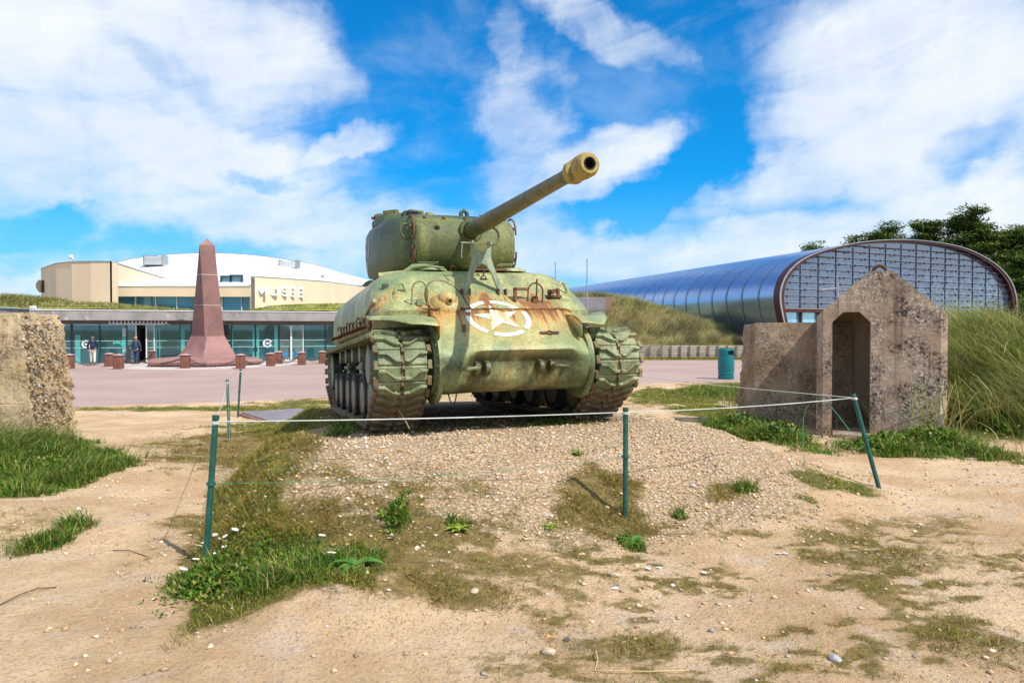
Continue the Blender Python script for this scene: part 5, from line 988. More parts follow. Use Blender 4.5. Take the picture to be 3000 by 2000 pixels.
mb = WB(); slab(mb, sL, sR, -9.0, -8.8, FL, ZG1); mb.build('interior_wall', pm('interior', (.10, .10, .095), (.03, .03, .03), .4, .9), mus)
mb = WB(); slab(mb, sL, sR, -9, .3, FL - .05, FL + .015); mb.build('sill_slab', M['paleband'], mus)
# glazing: (left px, right px, material)
panes = [(94, 208, 'glass'), (208, 212.5, 'glass'), (213.5, 292, 'glass'), (293.5, 371, 'glass'), (372.5, 399, 'glass_grey'), (429, 452, 'glass_grey'), (455, 527.5, 'glass'), (529, 560, 'glass'), (560, 655, 'glass_dark'), (656, 678, 'glass_dark'),
 (680, 747.5, 'glass'), (749.5, 816, 'glass'), (818, 888, 'glass_grey'), (890, 952, 'glass'), (954, 1040, 'glass'), (1042, 1130, 'glass'), (1132, 1225, 'glass_grey')]
for a, b_, mt in panes:
    f_ = empty('window_bay', FP(s_of(a), 0, FL)); f_.parent = mus; f_.location = FP(s_of(a), 0, FL) - mus.location
    mb = WB(); slab(mb, s_of(a) + .02, s_of(b_) - .02, -.02, .0, ZG0, ZG1 - .02); mb.build('pane', M[mt], f_)
    mb = WB(); s0 = s_of(b_); slab(mb, s0 - .03, s0 + .03, -.06, .05, ZG0, ZG1); mb.build('mullion', M['white'] if mt == 'glass_grey' else M['frame'], f_)
    mb = WB()
    for y in (999, 1019.5): zz = at(212, y, 45).z; slab(mb, s_of(a) + .03, s_of(b_) - .035, .0, .022, zz - .022, zz + .022)
    mb.build('hand_rail', M['rail'], f_)
mb = WB(); slab(mb, s_of(429) - .03, s_of(429) + .04, -.04, .08, ZG0, ZG1 - .02); mb.build('door_frame', M['white'], mus); mb = WB(); slab(mb, s_of(399) - .03, s_of(399) + .03, -.04, .08, ZG0, ZG1 - .02); mb.build('door_frame', M['white'], mus); mb = WB(); slab(mb, s_of(853) - .06, s_of(853) + .05, .05, .15, ZG0, ZG1 - .02); slab(mb, s_of(852) - .4, s_of(852) + .4, .0, .2, ZG0, ZG0 + .12); mb.build('door_post', M['white'], mus)
mb = WB(); slab(mb, s_of(401), s_of(427), -1.6, -1.5, ZG0, ZG1 - .02); slab(mb, s_of(401), s_of(427), -1.5, -.05, ZG1 - .25, ZG1 - .03); slab(mb, s_of(560), s_of(676), -.9, -.7, ZG0, ZG1 - .03); mb.build('doorway_interior', M['dark'], mus)
mb = WB()
for k in range(16): a = s_of(323) + (s_of(497) - s_of(323)) * k / 16; slab(mb, a, a + (s_of(497) - s_of(323)) / 34, .1, .5, zat(948, 44.6), zat(940, 44.6))
slab(mb, s_of(323), s_of(497), .1, .55, zat(948.6, 44.5), zat(946.4, 44.5)); slab(mb, s_of(340), s_of(483), .1, .5, zat(951, 44.5), zat(949.4, 44.5)); mb.build('entrance_awning', [M['white']], mus)
mb = WB(); slab(mb, s_of(405), s_of(424), .05, .22, zat(953, 45.4), zat(947, 45.4)); mb.build('door_sensor', M['black'], mus)
mb = WB()
for a, b_, y0, y1 in ((358, 370, 951, 1064), (455, 459, 951, 1064), (466, 469, 951, 1064), (740, 747, 951, 1056), (751, 759, 951, 1056), (804, 814, 951, 1056), (220, 235, 980, 1064), (529, 541, 951, 1030), (680, 683, 951, 1056)):
    mb = WB(); slab(mb, s_of(a), s_of(b_), .002, .006, zat(y1, 46.5 if a < 600 else 48.8), zat(y0, 46.3 if a < 600 else 48.8) if y0 > 960 else ZG1 - .04); mb.build('film_strip', M['film'], mus)
mb = WB(); slab(mb, s_of(742), s_of(755), .01, .05, zat(1027, 48.8), zat(1018, 48.8)); slab(mb, s_of(373), s_of(381), .3, .5, FL + .02, FL + 1.15); mb.build('intercom_panel', M['frame'], mus)
# pictograms on the glass
mb = WB()
def ringsign(u, v, D, r):
    c = s_of(u); z0 = zat(v, D)
    for k in range(20):
        a0, a1 = k * PI / 10, (k + 1) * PI / 10
        if k in (0, 19) and u > 600: continue
        mb.add([FP(c + rr * math.cos(a), .012, z0 + rr * math.sin(a)) for rr, a in ((r, a0), (r, a1), (r * .62, a1), (r * .62, a0))], [(0, 1, 2, 3)])
    mb.add([FP(c + x * r, .012, z0 + y * r) for x, y in ((-.45, 0), (0, .35), (0, .13), (.6, .13), (.6, -.13), (0, -.13), (0, -.35))], [tuple(range(7))])
ringsign(252.5, 1008, 45.3, .26); ringsign(783.5, 1005, 49.0, .30)
mb.build('arrow_signs', M['white'], mus)
mb = WB()
for u, v in ((334, 1004), (342, 1003), (349, 1004), (357, 1005), (363, 1004), (357, 1009), (364, 1009)): c = s_of(u); z0 = zat(v, 46); mb.add([FP(c + .07 * math.cos(a), .012, z0 + .07 * math.sin(a)) for a in np.linspace(0, 2 * PI, 10)[:-1]], [tuple(range(9))])
mb.build('pictogram_stickers', pm('green_stickers', (.05, .55, .42), rough=.5), mus)
def text_mesh(txt, size, ext, off=0.):
    cu = bpy.data.curves.new('t', 'FONT'); cu.body = txt; cu.size = size; cu.extrude = ext; cu.offset = off; cu.align_x = 'CENTER'; cu.align_y = 'CENTER'; cu.resolution_u = 3
    o = bpy.data.objects.new('t', cu); COL.objects.link(o); dg = bpy.context.evaluated_depsgraph_get(); me = bpy.data.meshes.new_from_object(o.evaluated_get(dg)); bpy.data.objects.remove(o); bpy.data.curves.remove(cu); return me
def place_mesh(name, me, mat, parent, p, right, up, scale=(1, 1)):
    R = Vector(right).normalized(); U = Vector(up).normalized(); N_ = R.cross(U); off = Vector((0, 0, 0)); q = parent
    while q is not None: off += q.location; q = q.parent
    for v_ in me.vertices: c = v_.co.copy(); v_.co = Vector(p) - off + R * c.x * scale[0] + U * c.y * scale[1] + N_ * c.z
    me.materials.clear(); me.materials.append(mat); o = bpy.data.objects.new(name, me); COL.objects.link(o); o.parent = parent; return o
f3 = Vector((fd.x, fd.y, 0))
for txt, y0, y1 in (('ENTREE', 961, 985), ('ENTRANCE', 1023, 1059)):
    c = FP(s_of(365), .015, (zat(y0, 46) + zat(y1, 46)) / 2); Ln = zat(y0, 46) - zat(y1, 46); me = text_mesh(txt, .22, .002, .004); wdt = max(v_.co.x for v_ in me.vertices) - min(v_.co.x for v_ in me.vertices)
    place_mesh('entrance_lettering', me, M['white'], mus, c, (0, 0, 1), -f3, (Ln / wdt, 1.15))
# furniture seen through the glass
mb = WB()
for u in (834, 858, 872): c = s_of(u); slab(mb, c - .22, c + .22, .006, .010, zat(1041, 49.5), zat(1031, 49.5))
mb.build('blue_chairs_behind_glass', pm('blue_chair', (.02, .22, .45)), mus)
# green roof behind the parapet
rg_ = []
ss = np.linspace(sL, sR, 70); oo = [-.3, -1.2, -2.5, -4.5, -8, -12]; 
vs = []
for s_ in ss:
    u_ = 1500 + FPX * FP(s_).x / FP(s_).y; hcr = float(np.interp(u_, [90, 200, 330, 420, 560, 640, 720, 800, 900, 1000, 1060], [.62, .60, .50, .30, .10, .12, .12, .52, .66, .72, .8]))
    for k, o_ in enumerate(oo): vs.append(tuple(FP(s_, o_, ZF1 - .02 + hcr * [.25, .8, 1, 1.05, 1, .9][k] + .14 * (vnoise(s_ * 1.3, o_) - .5))))
mb = WB(); mb.add(vs, [(i * 6 + j, (i + 1) * 6 + j, (i + 1) * 6 + j + 1, i * 6 + j + 1) for i in range(69) for j in range(5)]); mb.build('roof_turf', pm('roof_turf', (.20, .22, .03), (.30, .27, .08), 1.5, .95), mus, 80)
vs = []
for k in range(24):
    t_ = k / 23; x0, y0 = kL.x + (eL.x - kL.x) * t_, kL.y + (eL.y - kL.y) * t_
    for j, o_ in enumerate((1.2, 2.5, 5, 9, 16)): vs.append((x0 - o_ * .3, y0 + o_, ZF1 + [.05, .5, .62, .66, .7][j] + .3 * (vnoise(x0, o_) - .5)))
mb = WB(); mb.add(vs, [(i * 5 + j, (i + 1) * 5 + j, (i + 1) * 5 + j + 1, i * 5 + j + 1) for i in range(23) for j in range(4)]); mb.build('roof_bank', pm('roof_bank', (.20, .22, .05), (.26, .22, .08), 1.5, .95), mus, 80)
# roof grass blades (stuff)
n = 15000; s_ = RNG.uniform(sL, sR, n); o_ = -.5 - 6 * RNG.random(n) ** 1.6; P2 = np.array([A_[0], A_[1]]) + s_[:, None] * np.array(fd[:]) + o_[:, None] * np.array(fn[:]); uu = 1500 + FPX * P2[:, 0] / P2[:, 1]
hc = np.interp(uu, [90, 200, 330, 420, 560, 640, 720, 800, 900, 1000, 1060], [.62, .60, .50, .30, .10, .12, .12, .52, .66, .72, .8]) * np.interp(-o_, [.3, 1.2, 2.5, 7], [.25, .8, 1, 1])
tall = .16 + .22 * (uu < 560) * fbm(s_ * .8, o_, 3)
RG = np.array([(.30, .34, .03), (.22, .30, .03), (.42, .38, .08), (.36, .30, .10), (.16, .2, .04)])
bl1 = blades('roof_grass', np.stack([P2[:, 0], P2[:, 1], ZF1 - .06 + hc], 1), tall * (.5 + RNG.random(n)), .03 + .02 * RNG.random(n), RNG.random(n) * 6.28, .4 + .8 * RNG.random(n), np.where((uu < 560)[:, None] & (RNG.random((n, 1)) < .55), pick(STRAW, n), pick(RG, n)), 2, label='yellow-green grass growing on the museum roof behind the parapet')
n = 5000; t_ = RNG.random(n); x0 = kL.x + (eL.x - kL.x) * t_; y0 = kL.y + (eL.y - kL.y) * t_; o_ = 1.3 + 7 * RNG.random(n)
blades('bank_grass', np.stack([x0 - o_ * .3, y0 + o_, np.full(n, ZF1) + np.interp(o_, [1.2, 2.5, 5, 9], [.05, .5, .62, .66])], 1), .25 + .35 * RNG.random(n), .03 + .02 * RNG.random(n), RNG.random(n) * 6.28, .3 + .8 * RNG.random(n), pick(np.vstack([RG, STRAW]), n), 2, label='straggly grass on the bank at the left end of the museum roof')
# upper building: clerestory band
def wallpoly(name, mat, pts, parent=mus, thick=.25, cop=None):      # pts: (u, D, vtop, vbottom) polyline of an upright wall
    mb = WB(); P_ = [(xat(u, D), D, at(u, vt, D).z, at(u, vb, D).z) for u, D, vt, vb in pts]
    for (x0, y0, t0, b0), (x1, y1, t1, b1) in zip(P_[:-1], P_[1:]):
        mb.add([(x0, y0, b0), (x1, y1, b1), (x1, y1, t1), (x0, y0, t0), (x0, y0 + thick, b0), (x1, y1 + thick, b1), (x1, y1 + thick, t1), (x0, y0 + thick, t0)], [(0, 1, 2, 3), (7, 6, 5, 4), (3, 2, 6, 7), (0, 4, 5, 1), (0, 3, 7, 4), (1, 5, 6, 2)])
    o = mb.build(name, mat, parent)
    if cop:
        mb = WB()
        for (x0, y0, t0, b0), (x1, y1, t1, b1) in zip(P_[:-1], P_[1:]): mb.add([(x0, y0 - .05, t0), (x1, y1 - .05, t1), (x1, y1 + thick, t1), (x0, y0 + thick, t0), (x0, y0 - .05, t0 + .06), (x1, y1 - .05, t1 + .06), (x1, y1 + thick, t1 + .06), (x0, y0 + thick, t0 + .06)], [(0, 3, 2, 1), (4, 5, 6, 7), (0, 1, 5, 4), (1, 2, 6, 5), (2, 3, 7, 6), (3, 0, 4, 7)])
        mb.build('coping', cop, parent)
    return o
wallpoly('upper_wall', M['cream'], [(122, 60, 788, 925), (133, 57.5, 784, 925), (166, 54.5, 772.7, 925), (212, 53.2, 767.6, 925), (268, 52.6, 766.6, 925), (324, 52.4, 766.8, 925), (342, 53.4, 770.5, 925)], cop=M['steel'])
wallpoly('raking_wall', M['cream'], [(342, 56.0, 771, 860), (430, 57, 799.5, 860), (542, 58.4, 833, 860)], cop=M['steel'])
wallpoly('clerestory_band', M['cream'], [(340, 55, 839, 868), (735, 55, 839.5, 869.5)], cop=M['white'])
mb = WB(); mb.add([at(340, 868.3, 55), at(735, 869.8, 55), at(735, 869.8, 56), at(340, 868.3, 56)], [(0, 1, 2, 3)]); mb.build('soffit', M['lintel'], mus)
for a, b_ in ((342, 397), (399.5, 456), (458.5, 518), (520.5, 580), (582, 650), (652, 708), (710.5, 732)):
    mb = WB(); p0, p1 = at(a, 868.6, 55.5), at(b_, 868.9, 55.5); mb.add([(p0.x, p0.y, 2.2), (p1.x, p1.y, 2.2), (p1.x, p1.y, p1.z), (p0.x, p0.y, p0.z)], [(0, 1, 2, 3)]); f_ = mb.build('clerestory_window', M['glass_blue'], mus)
    mb = WB(); mb.box(p1.x, p1.x + .07, 55.4, 55.52, 2.2, p1.z); mb.build('mullion', M['white'], mus)
wallpoly('sign_wall', M['cream'], [(735, 53, 810.5, 925), (830.6, 55, 816.3, 925), (953, 58.5, 825, 925), (1052, 64, 838, 925), (1130, 70, 850, 925)], cop=M['steel'])
mb = WB(); p0, p1 = at(735, 812, 53), at(735, 925, 53); mb.box(p0.x, p0.x + .2, 53.02, 55.4, p1.z, p0.z - .02); mb.build('sign_wall_return', M['lintel'], mus)
def block_letter(ch):
    S_ = {'M': [((0, 0), (0, 1)), ((0, 1), (.5, .25)), ((.5, .25), (1, 1)), ((1, 1), (1, 0))], 'U': [((0, 1), (0, .12)), ((0, .12), (.18, 0)), ((.18, 0), (.82, 0)), ((.82, 0), (1, .12)), ((1, .12), (1, 1))], 'E': [((0, 0), (0, 1)), ((0, 0), (1, 0)), ((0, .5), (.9, .5)), ((0, 1), (1, 1))],
          'S': [((1, .88), (.8, 1)), ((.8, 1), (.2, 1)), ((.2, 1), (0, .85)), ((0, .85), (0, .65)), ((0, .65), (.2, .52)), ((.2, .52), (.8, .48)), ((.8, .48), (1, .35)), ((1, .35), (1, .15)), ((1, .15), (.8, 0)), ((.8, 0), (.2, 0)), ((.2, 0), (0, .12))]}[ch]
    a = MB(); ww = {'M': .85, 'U': .85, 'E': .62, 'S': .68}[ch]; th = .10
    for k, ((x0, y0), (x1, y1)) in enumerate(S_):
        p, q = Vector((x0 * ww, y0)), Vector((x1 * ww, y1)); d = (q - p).normalized(); n_ = Vector((-d.y, d.x)) * th; p -= d * th * .8; q += d * th * .8; zf = .06 + .001 * k
        a.add([(p.x + n_.x, p.y + n_.y, -.1), (q.x + n_.x, q.y + n_.y, -.1), (q.x - n_.x, q.y - n_.y, -.1), (p.x - n_.x, p.y - n_.y, -.1), (p.x + n_.x, p.y + n_.y, zf), (q.x + n_.x, q.y + n_.y, zf), (q.x - n_.x, q.y - n_.y, zf), (p.x - n_.x, p.y - n_.y, zf)], [(0, 3, 2, 1), (4, 5, 6, 7), (0, 1, 5, 4), (1, 2, 6, 5), (2, 3, 7, 6), (3, 0, 4, 7)])
    me = bpy.data.meshes.new('letter'); me.from_pydata(a.v, [], a.f); me.update(); bm = bmesh.new(); bm.from_mesh(me); bmesh.ops.recalc_face_normals(bm, faces=bm.faces); bm.to_mesh(me); bm.free(); return me
for ch, u, v, hgt, wd in (('M', 767, 852, 29, 33), ('U', 804, 851.5, 30, 25), ('S', 835, 854, 28.5, 18), ('E', 857.5, 855, 28.5, 15), ('E', 882, 856.5, 29, 16)):
    Dw = float(np.interp(u, [735, 830.6, 953], [53, 55, 58.5])) - .16; me = block_letter(ch); w0 = max(v_.co.x for v_ in me.vertices) - min(v_.co.x for v_ in me.vertices); h0 = max(v_.co.y for v_ in me.vertices) - min(v_.co.y for v_ in me.vertices)
    c = sum((v_.co for v_ in me.vertices), Vector()) / len(me.vertices); mx_ = [max(v_.co[k] for v_ in me.vertices) + min(v_.co[k] for v_ in me.vertices) for k in (0, 1)]
    for v_ in me.vertices: v_.co.x -= mx_[0] / 2; v_.co.y -= mx_[1] / 2
    place_mesh('sign_letter', me, M['letter'] if 'letter' in M else M['steel'], mus, at(u, v, Dw), (.978, .20, 0), (0, 0, 1), (wd / FPX * Dw / w0, hgt / FPX * Dw / h0))
# curved white roof
prof_ = [(342, 769), (383, 759), (434, 752), (500, 746), (560, 742.5), (610, 741.5), (680, 743.5), (730, 747), (780, 752), (830, 759.5), (882, 768.5), (920, 776), (958, 787), (998, 803.7), (1050, 820), (1110, 838)]
vs = []; nr = 8
for i, (u, v) in enumerate(prof_):
    pb_ = at(u, v, 72); ub = float(np.interp(i, [0, 15], [346, 1060])); pf = at(ub, 836.5 if ub < 735 else float(np.interp(ub, [735, 1060], [812, 836])), 55.6 if ub < 735 else float(np.interp(ub, [735, 830, 953, 1060], [53.4, 55.3, 58.8, 65])))
    for k in range(nr + 1): t_ = k / nr; q = pf.lerp(pb_, t_); q.z += .55 * math.sin(PI * t_); vs.append(tuple(q))
mb = WB(); mb.add(vs, [(i * (nr + 1) + j, (i + 1) * (nr + 1) + j, (i + 1) * (nr + 1) + j + 1, i * (nr + 1) + j + 1) for i in range(len(prof_) - 1) for j in range(nr)]); n0 = len(mb.v)
bk = [at(u, v, 72) for u, v in prof_]; mb.add([tuple(p) for p in bk] + [(p.x, p.y + .3, 2.0) for p in bk], [(i, i + 1, len(bk) + i + 1, len(bk) + i) for i in range(len(bk) - 1)]); mb.build('curved_roof', M['roofwhite'], mus, 60)
mb = WB(); mb.tube([p + Vector((0, 0, .03)) for p in bk[:-2]], .05, 6); mb.build('roof_edge', M['steel'], mus, 60)
for u0, u1, v0, v1, D in ((437, 489, 753, 779, 62.5), (829, 875, 767, 788, 61.5)):
    p0, p1 = at(u0, v0, D), at(u1, v1, D); mb = WB(); h_ = p0.z - p1.z; mb.box(p0.x, p1.x, D - .8, D, p1.z, p0.z, mi=0)
    for k in range(7): zz = p1.z + h_ * (.08 + .13 * k); mb.box(p0.x - .03, p1.x + .03, D - .86, D - .8, zz, zz + .05, mi=1)
    mb.box(p0.x - .1, p0.x, D - .9, D + .1, p1.z - .3, p0.z + .1); mb.box(p1.x, p1.x + .1, D - .9, D + .1, p1.z - .1, p0.z + .1); mb.build('roof_vent', [M['steel'], M['white']], mus)
for u0, u1, v0, v1 in ((650, 676, 811, 835), (678, 708, 808.5, 835)):
    p0, p1 = at(u0, v0, 56.6), at(u1, v1, 56.6); mb = WB(); mb.box(p0.x, p1.x, 56.6, 56.66, p1.z, p0.z); f_ = mb.build('roof_window', M['glass_grey'], mus)
    mb = WB(); t_ = .10; mb.box(p0.x - t_, p0.x, 56.5, 56.7, p1.z, p0.z); mb.box(p1.x, p1.x + t_, 56.5, 56.7, p1.z, p0.z); mb.box(p0.x - t_, p1.x + t_, 56.5, 56.7, p0.z, p0.z + t_); mb.build('window_frame', M['frame'], f_)
mb = WB(); c = at(207.5, 756, 54); mb.ball(c + Vector((0, 0, .1)), .16, 10, 8); mb.cyl(c + Vector((0, 0, -.35)), c, .04, n=8); mb.ball(c + Vector((.16, 0, -.05)), .1, 8, 6); mb.build('weather_sensor', M['white'], mus, 60)
mb = WB(); c = at(93, 901, 44.0); mb.box(c.x - .16, c.x + .16, c.y, c.y + .2, c.z - .05, c.z + .12); mb.cyl(c + Vector((0, .1, -.15)), c + Vector((0, .1, 0)), .05, n=8); mb.build('security_camera', M['white'], mus, 40)
mb = WB(); p0 = at(119, 832, 58); p1 = at(128, 850, 58); mb.prism([(p0.x, p0.z), (p1.x, p0.z + .3), (p1.x, p1.z - .2), (p0.x, p0.z - .3)], 'y', 57.4, 60); mb.build('wall_notch', M['lintel'], mus)
for c_ in [(945, 815)]: mb = WB(); c = at(945, 815, 60.5); mb.cyl(c, c + Vector((0, 0, .22)), .09, n=8); mb.box(c.x - .15, c.x + .15, c.y - .1, c.y + .1, c.z + .15, c.z + .27); mb.build('roof_lamp', M['steel'], mus)
# ================================================================= glass hall
HD = 47.0; h0 = Vector((xat(2275, HD), HD)); ang_ = math.radians(26); hd = Vector((math.cos(ang_), math.sin(ang_))); ax_a = math.radians(-16.0); ha = Vector((math.sin(ax_a), math.cos(ax_a)))
def hall(u, v):   # pixel on the end face -> (s, z)
    k = (u - 1500) / FPX; s_ = (k * h0.y - h0.x) / (hd.x - k * hd.y); D = h0.y + hd.y * s_; return s_, at(u, v, D).z
outl = [(2292, 965), (2283, 925), (2277, 895), (2275, 862), (2280, 835), (2290, 812), (2306, 790), (2330, 768), (2362, 750), (2400, 736), (2445, 724), (2500, 713), (2560, 706), (2620, 704), (2680, 706), (2740, 713), (2795, 724), (2845, 742), (2890, 767), (2922, 793), (2945, 822), (2958, 852), (2964, 885), (2966, 925), (2962, 965)]
HP = [hall(u, v) for u, v in outl]; HP = catmull([(a, b_) for a, b_ in HP], 3); HP = [(HP[0][0] + .6, -.6)] + HP + [(HP[-1][0] - .6, -.6)]
hallE = empty('glass_hall', (h0.x, h0.y, -.6)); tag(hallE, 'large barrel-roofed metal-clad hall with a brown-rimmed gridded glass end', 'building')
def hp(s_, z, t_=0.): return Vector((h0.x + hd.x * s_ + ha.x * t_, h0.y + hd.y * s_ + ha.y * t_, z))
LEN = 66
m, t, b = newmat('hall_cladding'); v = t.node('ShaderNodeTexCoord').outputs['Object']; zz_ = t.sep(v)[2]
c = t.mix(t.ramp(t.noise(t.vscale(v, (.25, .25, 1)), .8, 4), .3, .7), (.44, .56, .76), (.36, .47, .68)); t.put(b.inputs['Base Color'], c); b.inputs['Metallic'].default_value = .9; b.inputs['Roughness'].default_value = .27
wv_ = t.node('ShaderNodeTexWave', wave_type='BANDS', bands_direction='Z'); t.put(wv_.inputs['Vector'], v); wv_.inputs['Scale'].default_value = 2.2; M['clad'] = m
mb = WB(); mb.rings([[hp(s_, z, t_) for s_, z in HP] for t_ in (.0, LEN * .25, LEN * .5, LEN * .75, LEN)], cap=False); mb.build('curved_cladding', M['clad'], hallE, 70)
def rim(scale_o, scale_i, t0, t1, mat, name):
    cx = sum(p[0] for p in HP) / len(HP); cz = 3.0; Q = lambda p, k: (cx + (p[0] - cx) * k, cz + (p[1] - cz) * k)
    mb = WB(); rgs = []
    for (k, t_) in ((scale_o, t0), (scale_o, t1), (scale_i, t1), (scale_i, t0)): rgs.append([hp(*Q(p, k), t_) for p in HP])
    n_ = len(HP); vs = [p for r in rgs for p in r]; mb.add(vs, [(a * n_ + i, a * n_ + i + 1, ((a + 1) % 4) * n_ + i + 1, ((a + 1) % 4) * n_ + i) for a in range(4) for i in range(n_ - 1)]); return mb.build(name, mat, hallE, 40)
rim(1.004, .970, -.35, .3, M['rustbeam'], 'rim_beam'); rim(1.006, .996, -.42, -.35, M['steel'], 'rim_flashing')
for k in range(1, 34):
    t_ = k * 1.95; sub = [p for p in HP if p[0] < 15]; mb = WB(); A1 = [hp(s_ - .05 if z < 6 else s_, z + (.04 if z > 5 else 0), t_) for s_, z in sub]; A2 = [hp(s_ - .05 if z < 6 else s_, z + (.04 if z > 5 else 0), t_ + .10) for s_, z in sub]; n_ = len(sub); mb.add(A1 + A2, [(i, i + 1, n_ + i + 1, n_ + i) for i in range(n_ - 1)]); mb.build('cladding_seam', M['seam'] if 'seam' in M else M['frame'], hallE)
zb = hall(2280, 907)[1]
m, t, b = newmat('hall_glass'); v = t.node('ShaderNodeTexCoord').outputs['Object']; gx, gy, gz_ = t.sep(v)
lat = t.vor(t.vadd(t.vscale(v, (1, 1, 1)), t.vscale(t.noise(v, 2, 3, col=True), (.25, .25, .25))), 1.15, 'Distance', 'DISTANCE_TO_EDGE'); lat2 = t.vor(t.vadd(v, (3, 1, 2)), 2.3, 'Distance', 'DISTANCE_TO_EDGE')
ln = t.m('MAXIMUM', t.ramp(lat, .16, .05), t.m('MULTIPLY', t.ramp(lat2, .10, .03), .8)); fade = t.ramp(gz_, 7.2, 4.0)
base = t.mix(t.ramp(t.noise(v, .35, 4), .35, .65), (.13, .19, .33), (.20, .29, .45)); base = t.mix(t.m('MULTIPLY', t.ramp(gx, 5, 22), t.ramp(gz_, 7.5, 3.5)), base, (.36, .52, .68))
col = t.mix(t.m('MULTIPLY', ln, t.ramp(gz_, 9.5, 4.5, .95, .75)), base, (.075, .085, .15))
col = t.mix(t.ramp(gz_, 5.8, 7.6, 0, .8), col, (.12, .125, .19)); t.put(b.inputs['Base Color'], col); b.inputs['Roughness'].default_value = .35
g_ = t.node('ShaderNodeBsdfGlossy'); g_.inputs['Roughness'].default_value = .08; g_.inputs['Color'].default_value = (.8, .9, 1, 1); mx = t.node('ShaderNodeMixShader'); mx.inputs[0].default_value = .22; t.l.new(b.outputs[0], mx.inputs[1]); t.l.new(g_.outputs[0], mx.inputs[2]); t.l.new(mx.outputs[0], t.n['Material Output'].inputs[0]); M['hallglass'] = m
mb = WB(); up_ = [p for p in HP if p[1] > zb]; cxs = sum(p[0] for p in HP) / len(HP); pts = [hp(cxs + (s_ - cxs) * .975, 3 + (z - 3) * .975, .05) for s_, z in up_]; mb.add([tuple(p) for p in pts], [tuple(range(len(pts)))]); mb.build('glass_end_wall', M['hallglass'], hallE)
M['lowglass'] = glassmat('low_glass', (.30, .50, .68), .45)
smin = hall(2290, 930)[0]; smax = hall(2962, 930)[0]
mb = WB(); mb.add([hp(smin, -.6, .06), hp(smax - .4, -.6, .06), hp(smax - .4, zb, .06), hp(smin, zb, .06)], [(0, 1, 2, 3)]); mb.build('lower_glazing', M['lowglass'], hallE)
mb = WB()
def hbox(mb, s0, s1, z0, z1, t0, t1):
    mb.add([hp(s0, z0, t0), hp(s1, z0, t0), hp(s1, z0, t1), hp(s0, z0, t1), hp(s0, z1, t0), hp(s1, z1, t0), hp(s1, z1, t1), hp(s0, z1, t1)], [(0, 3, 2, 1), (4, 5, 6, 7), (0, 1, 5, 4), (1, 2, 6, 5), (2, 3, 7, 6), (3, 0, 4, 7)])
hbox(mb, smin - .3, smax - .1, zb - .16, zb + .06, -.3, .1); mb.build('main_beam', M['rustbeam'], hallE)
mb = WB(); hbox(mb, smin - .3, smax - .1, zb + .06, zb + .10, -.34, -.2); mb.build('beam_lip', pm('brass_strip', (.35, .25, .14)), hallE)
def topz(s_):
    zz = [z for (a, z), (c_, z2) in zip(HP[:-1], HP[1:]) if (a - s_) * (c_ - s_) <= 0 and z > 2.5]; return 3 + (max(zz) - 3) * .955 if zz else 3
k = 0; s_ = smin + 2.5
M['bar'] = pm('glazing_bar', (.085, .085, .105), rough=.5)
nb_ = 15
for i in range(1, nb_):
    s_ = smin + (smax - smin) * i / nb_; mb = WB(); hbox(mb, s_ - .018, s_ + .018, zb, topz(s_), .0, .04); mb.build('glazing_bar', M['bar'], hallE)
    if i % 1 == 0: mb = WB(); hbox(mb, s_ - .06, s_ + .06, -.6, zb - .16, -.15, .04); mb.build('post', M['rustbeam'], hallE)
nz = 11
for j in range(1, nz):
    z = zb + (topz(smin + (smax - smin) * .5) - zb) * j / nz
    L = [a + (c_ - a) * (z - z1) / (z2 - z1) for (a, z1), (c_, z2) in zip(HP[:-1], HP[1:]) if (z1 - z) * (z2 - z) < 0]
    if len(L) < 2: continue
    mb = WB(); a, c_ = min(L), max(L); hbox(mb, cxs + (a - cxs) * .96, cxs + (c_ - cxs) * .96, z - .03, z + .03, -.12, -.04)
    hbox(mb, cxs + (a - cxs) * .96, cxs + (c_ - cxs) * .96, z - .012, z + .012, -.22, -.12)
    for q in np.arange(a + .8, c_ - .8, 1.6): hbox(mb, q - .04, q + .04, z - .1, z + .05, -.2, -.05)
    mb.build('glazing_rail', M['bar'], hallE)
mb = WB(); c = at(2453, 860, 45.5); mb.cyl((c.x, c.y, -.3), (c.x, c.y, at(2453, 829, 45.5).z), .09, n=8); q = at(2405, 850, 45); mb.cyl(c + Vector((0, 0, .35)), (q.x, q.y, c.z + .2), .05, n=6)
lampm = mb.build('street_lamp', M['steel'], None, 40); tag(lampm, 'thin grey lamp post with a slender arm before the glass hall', 'lamp post')

# ================================================================= retaining structures and masts in the background
b0, b1 = at(1700, 905, 52), at(1782, 868, 50); mb = MB(); mb.box(b0.x - 1.5, b1.x, 51.4, 55, -.5, b1.z)
bx_ = mb.build('concrete_bunker', pm('grey_bunker_concrete', (.27, .26, .27), (.22, .21, .22), 1, .9), None, None, .03); tag(bx_, 'plain grey concrete box with a brown right edge beside the marram dune, behind the tank', 'bunker')
mb = MB(); mb.box(b1.x, b1.x + .45, 51.5, 55, -.5, b1.z + .05); mb.box(b1.x + .45, b1.x + .8, 51.8, 52.0, b1.z - .35, b1.z - .25); mb.build('brown_edge', pm('rusty_edge', (.26, .15, .10)), bx_)
for (u, vt, vb, D, lab) in ((1627, 770, 905, 54, 'shorter thin mast standing behind the tank'), (1720, 759, 905, 50, 'taller thin mast rising beside the grey concrete bunker')):
    p, q = at(u, vt, D), at(u, vb, D); mb = MB(); mb.tube([(p.x, D, -.4), (p.x, D, p.z)], [.055, .035], 8); mb.ball((p.x, D, p.z), .06, 8, 6); o = mb.build('mast', M['steel'], None, 60); tag(o, lab, 'mast', 'thin masts')
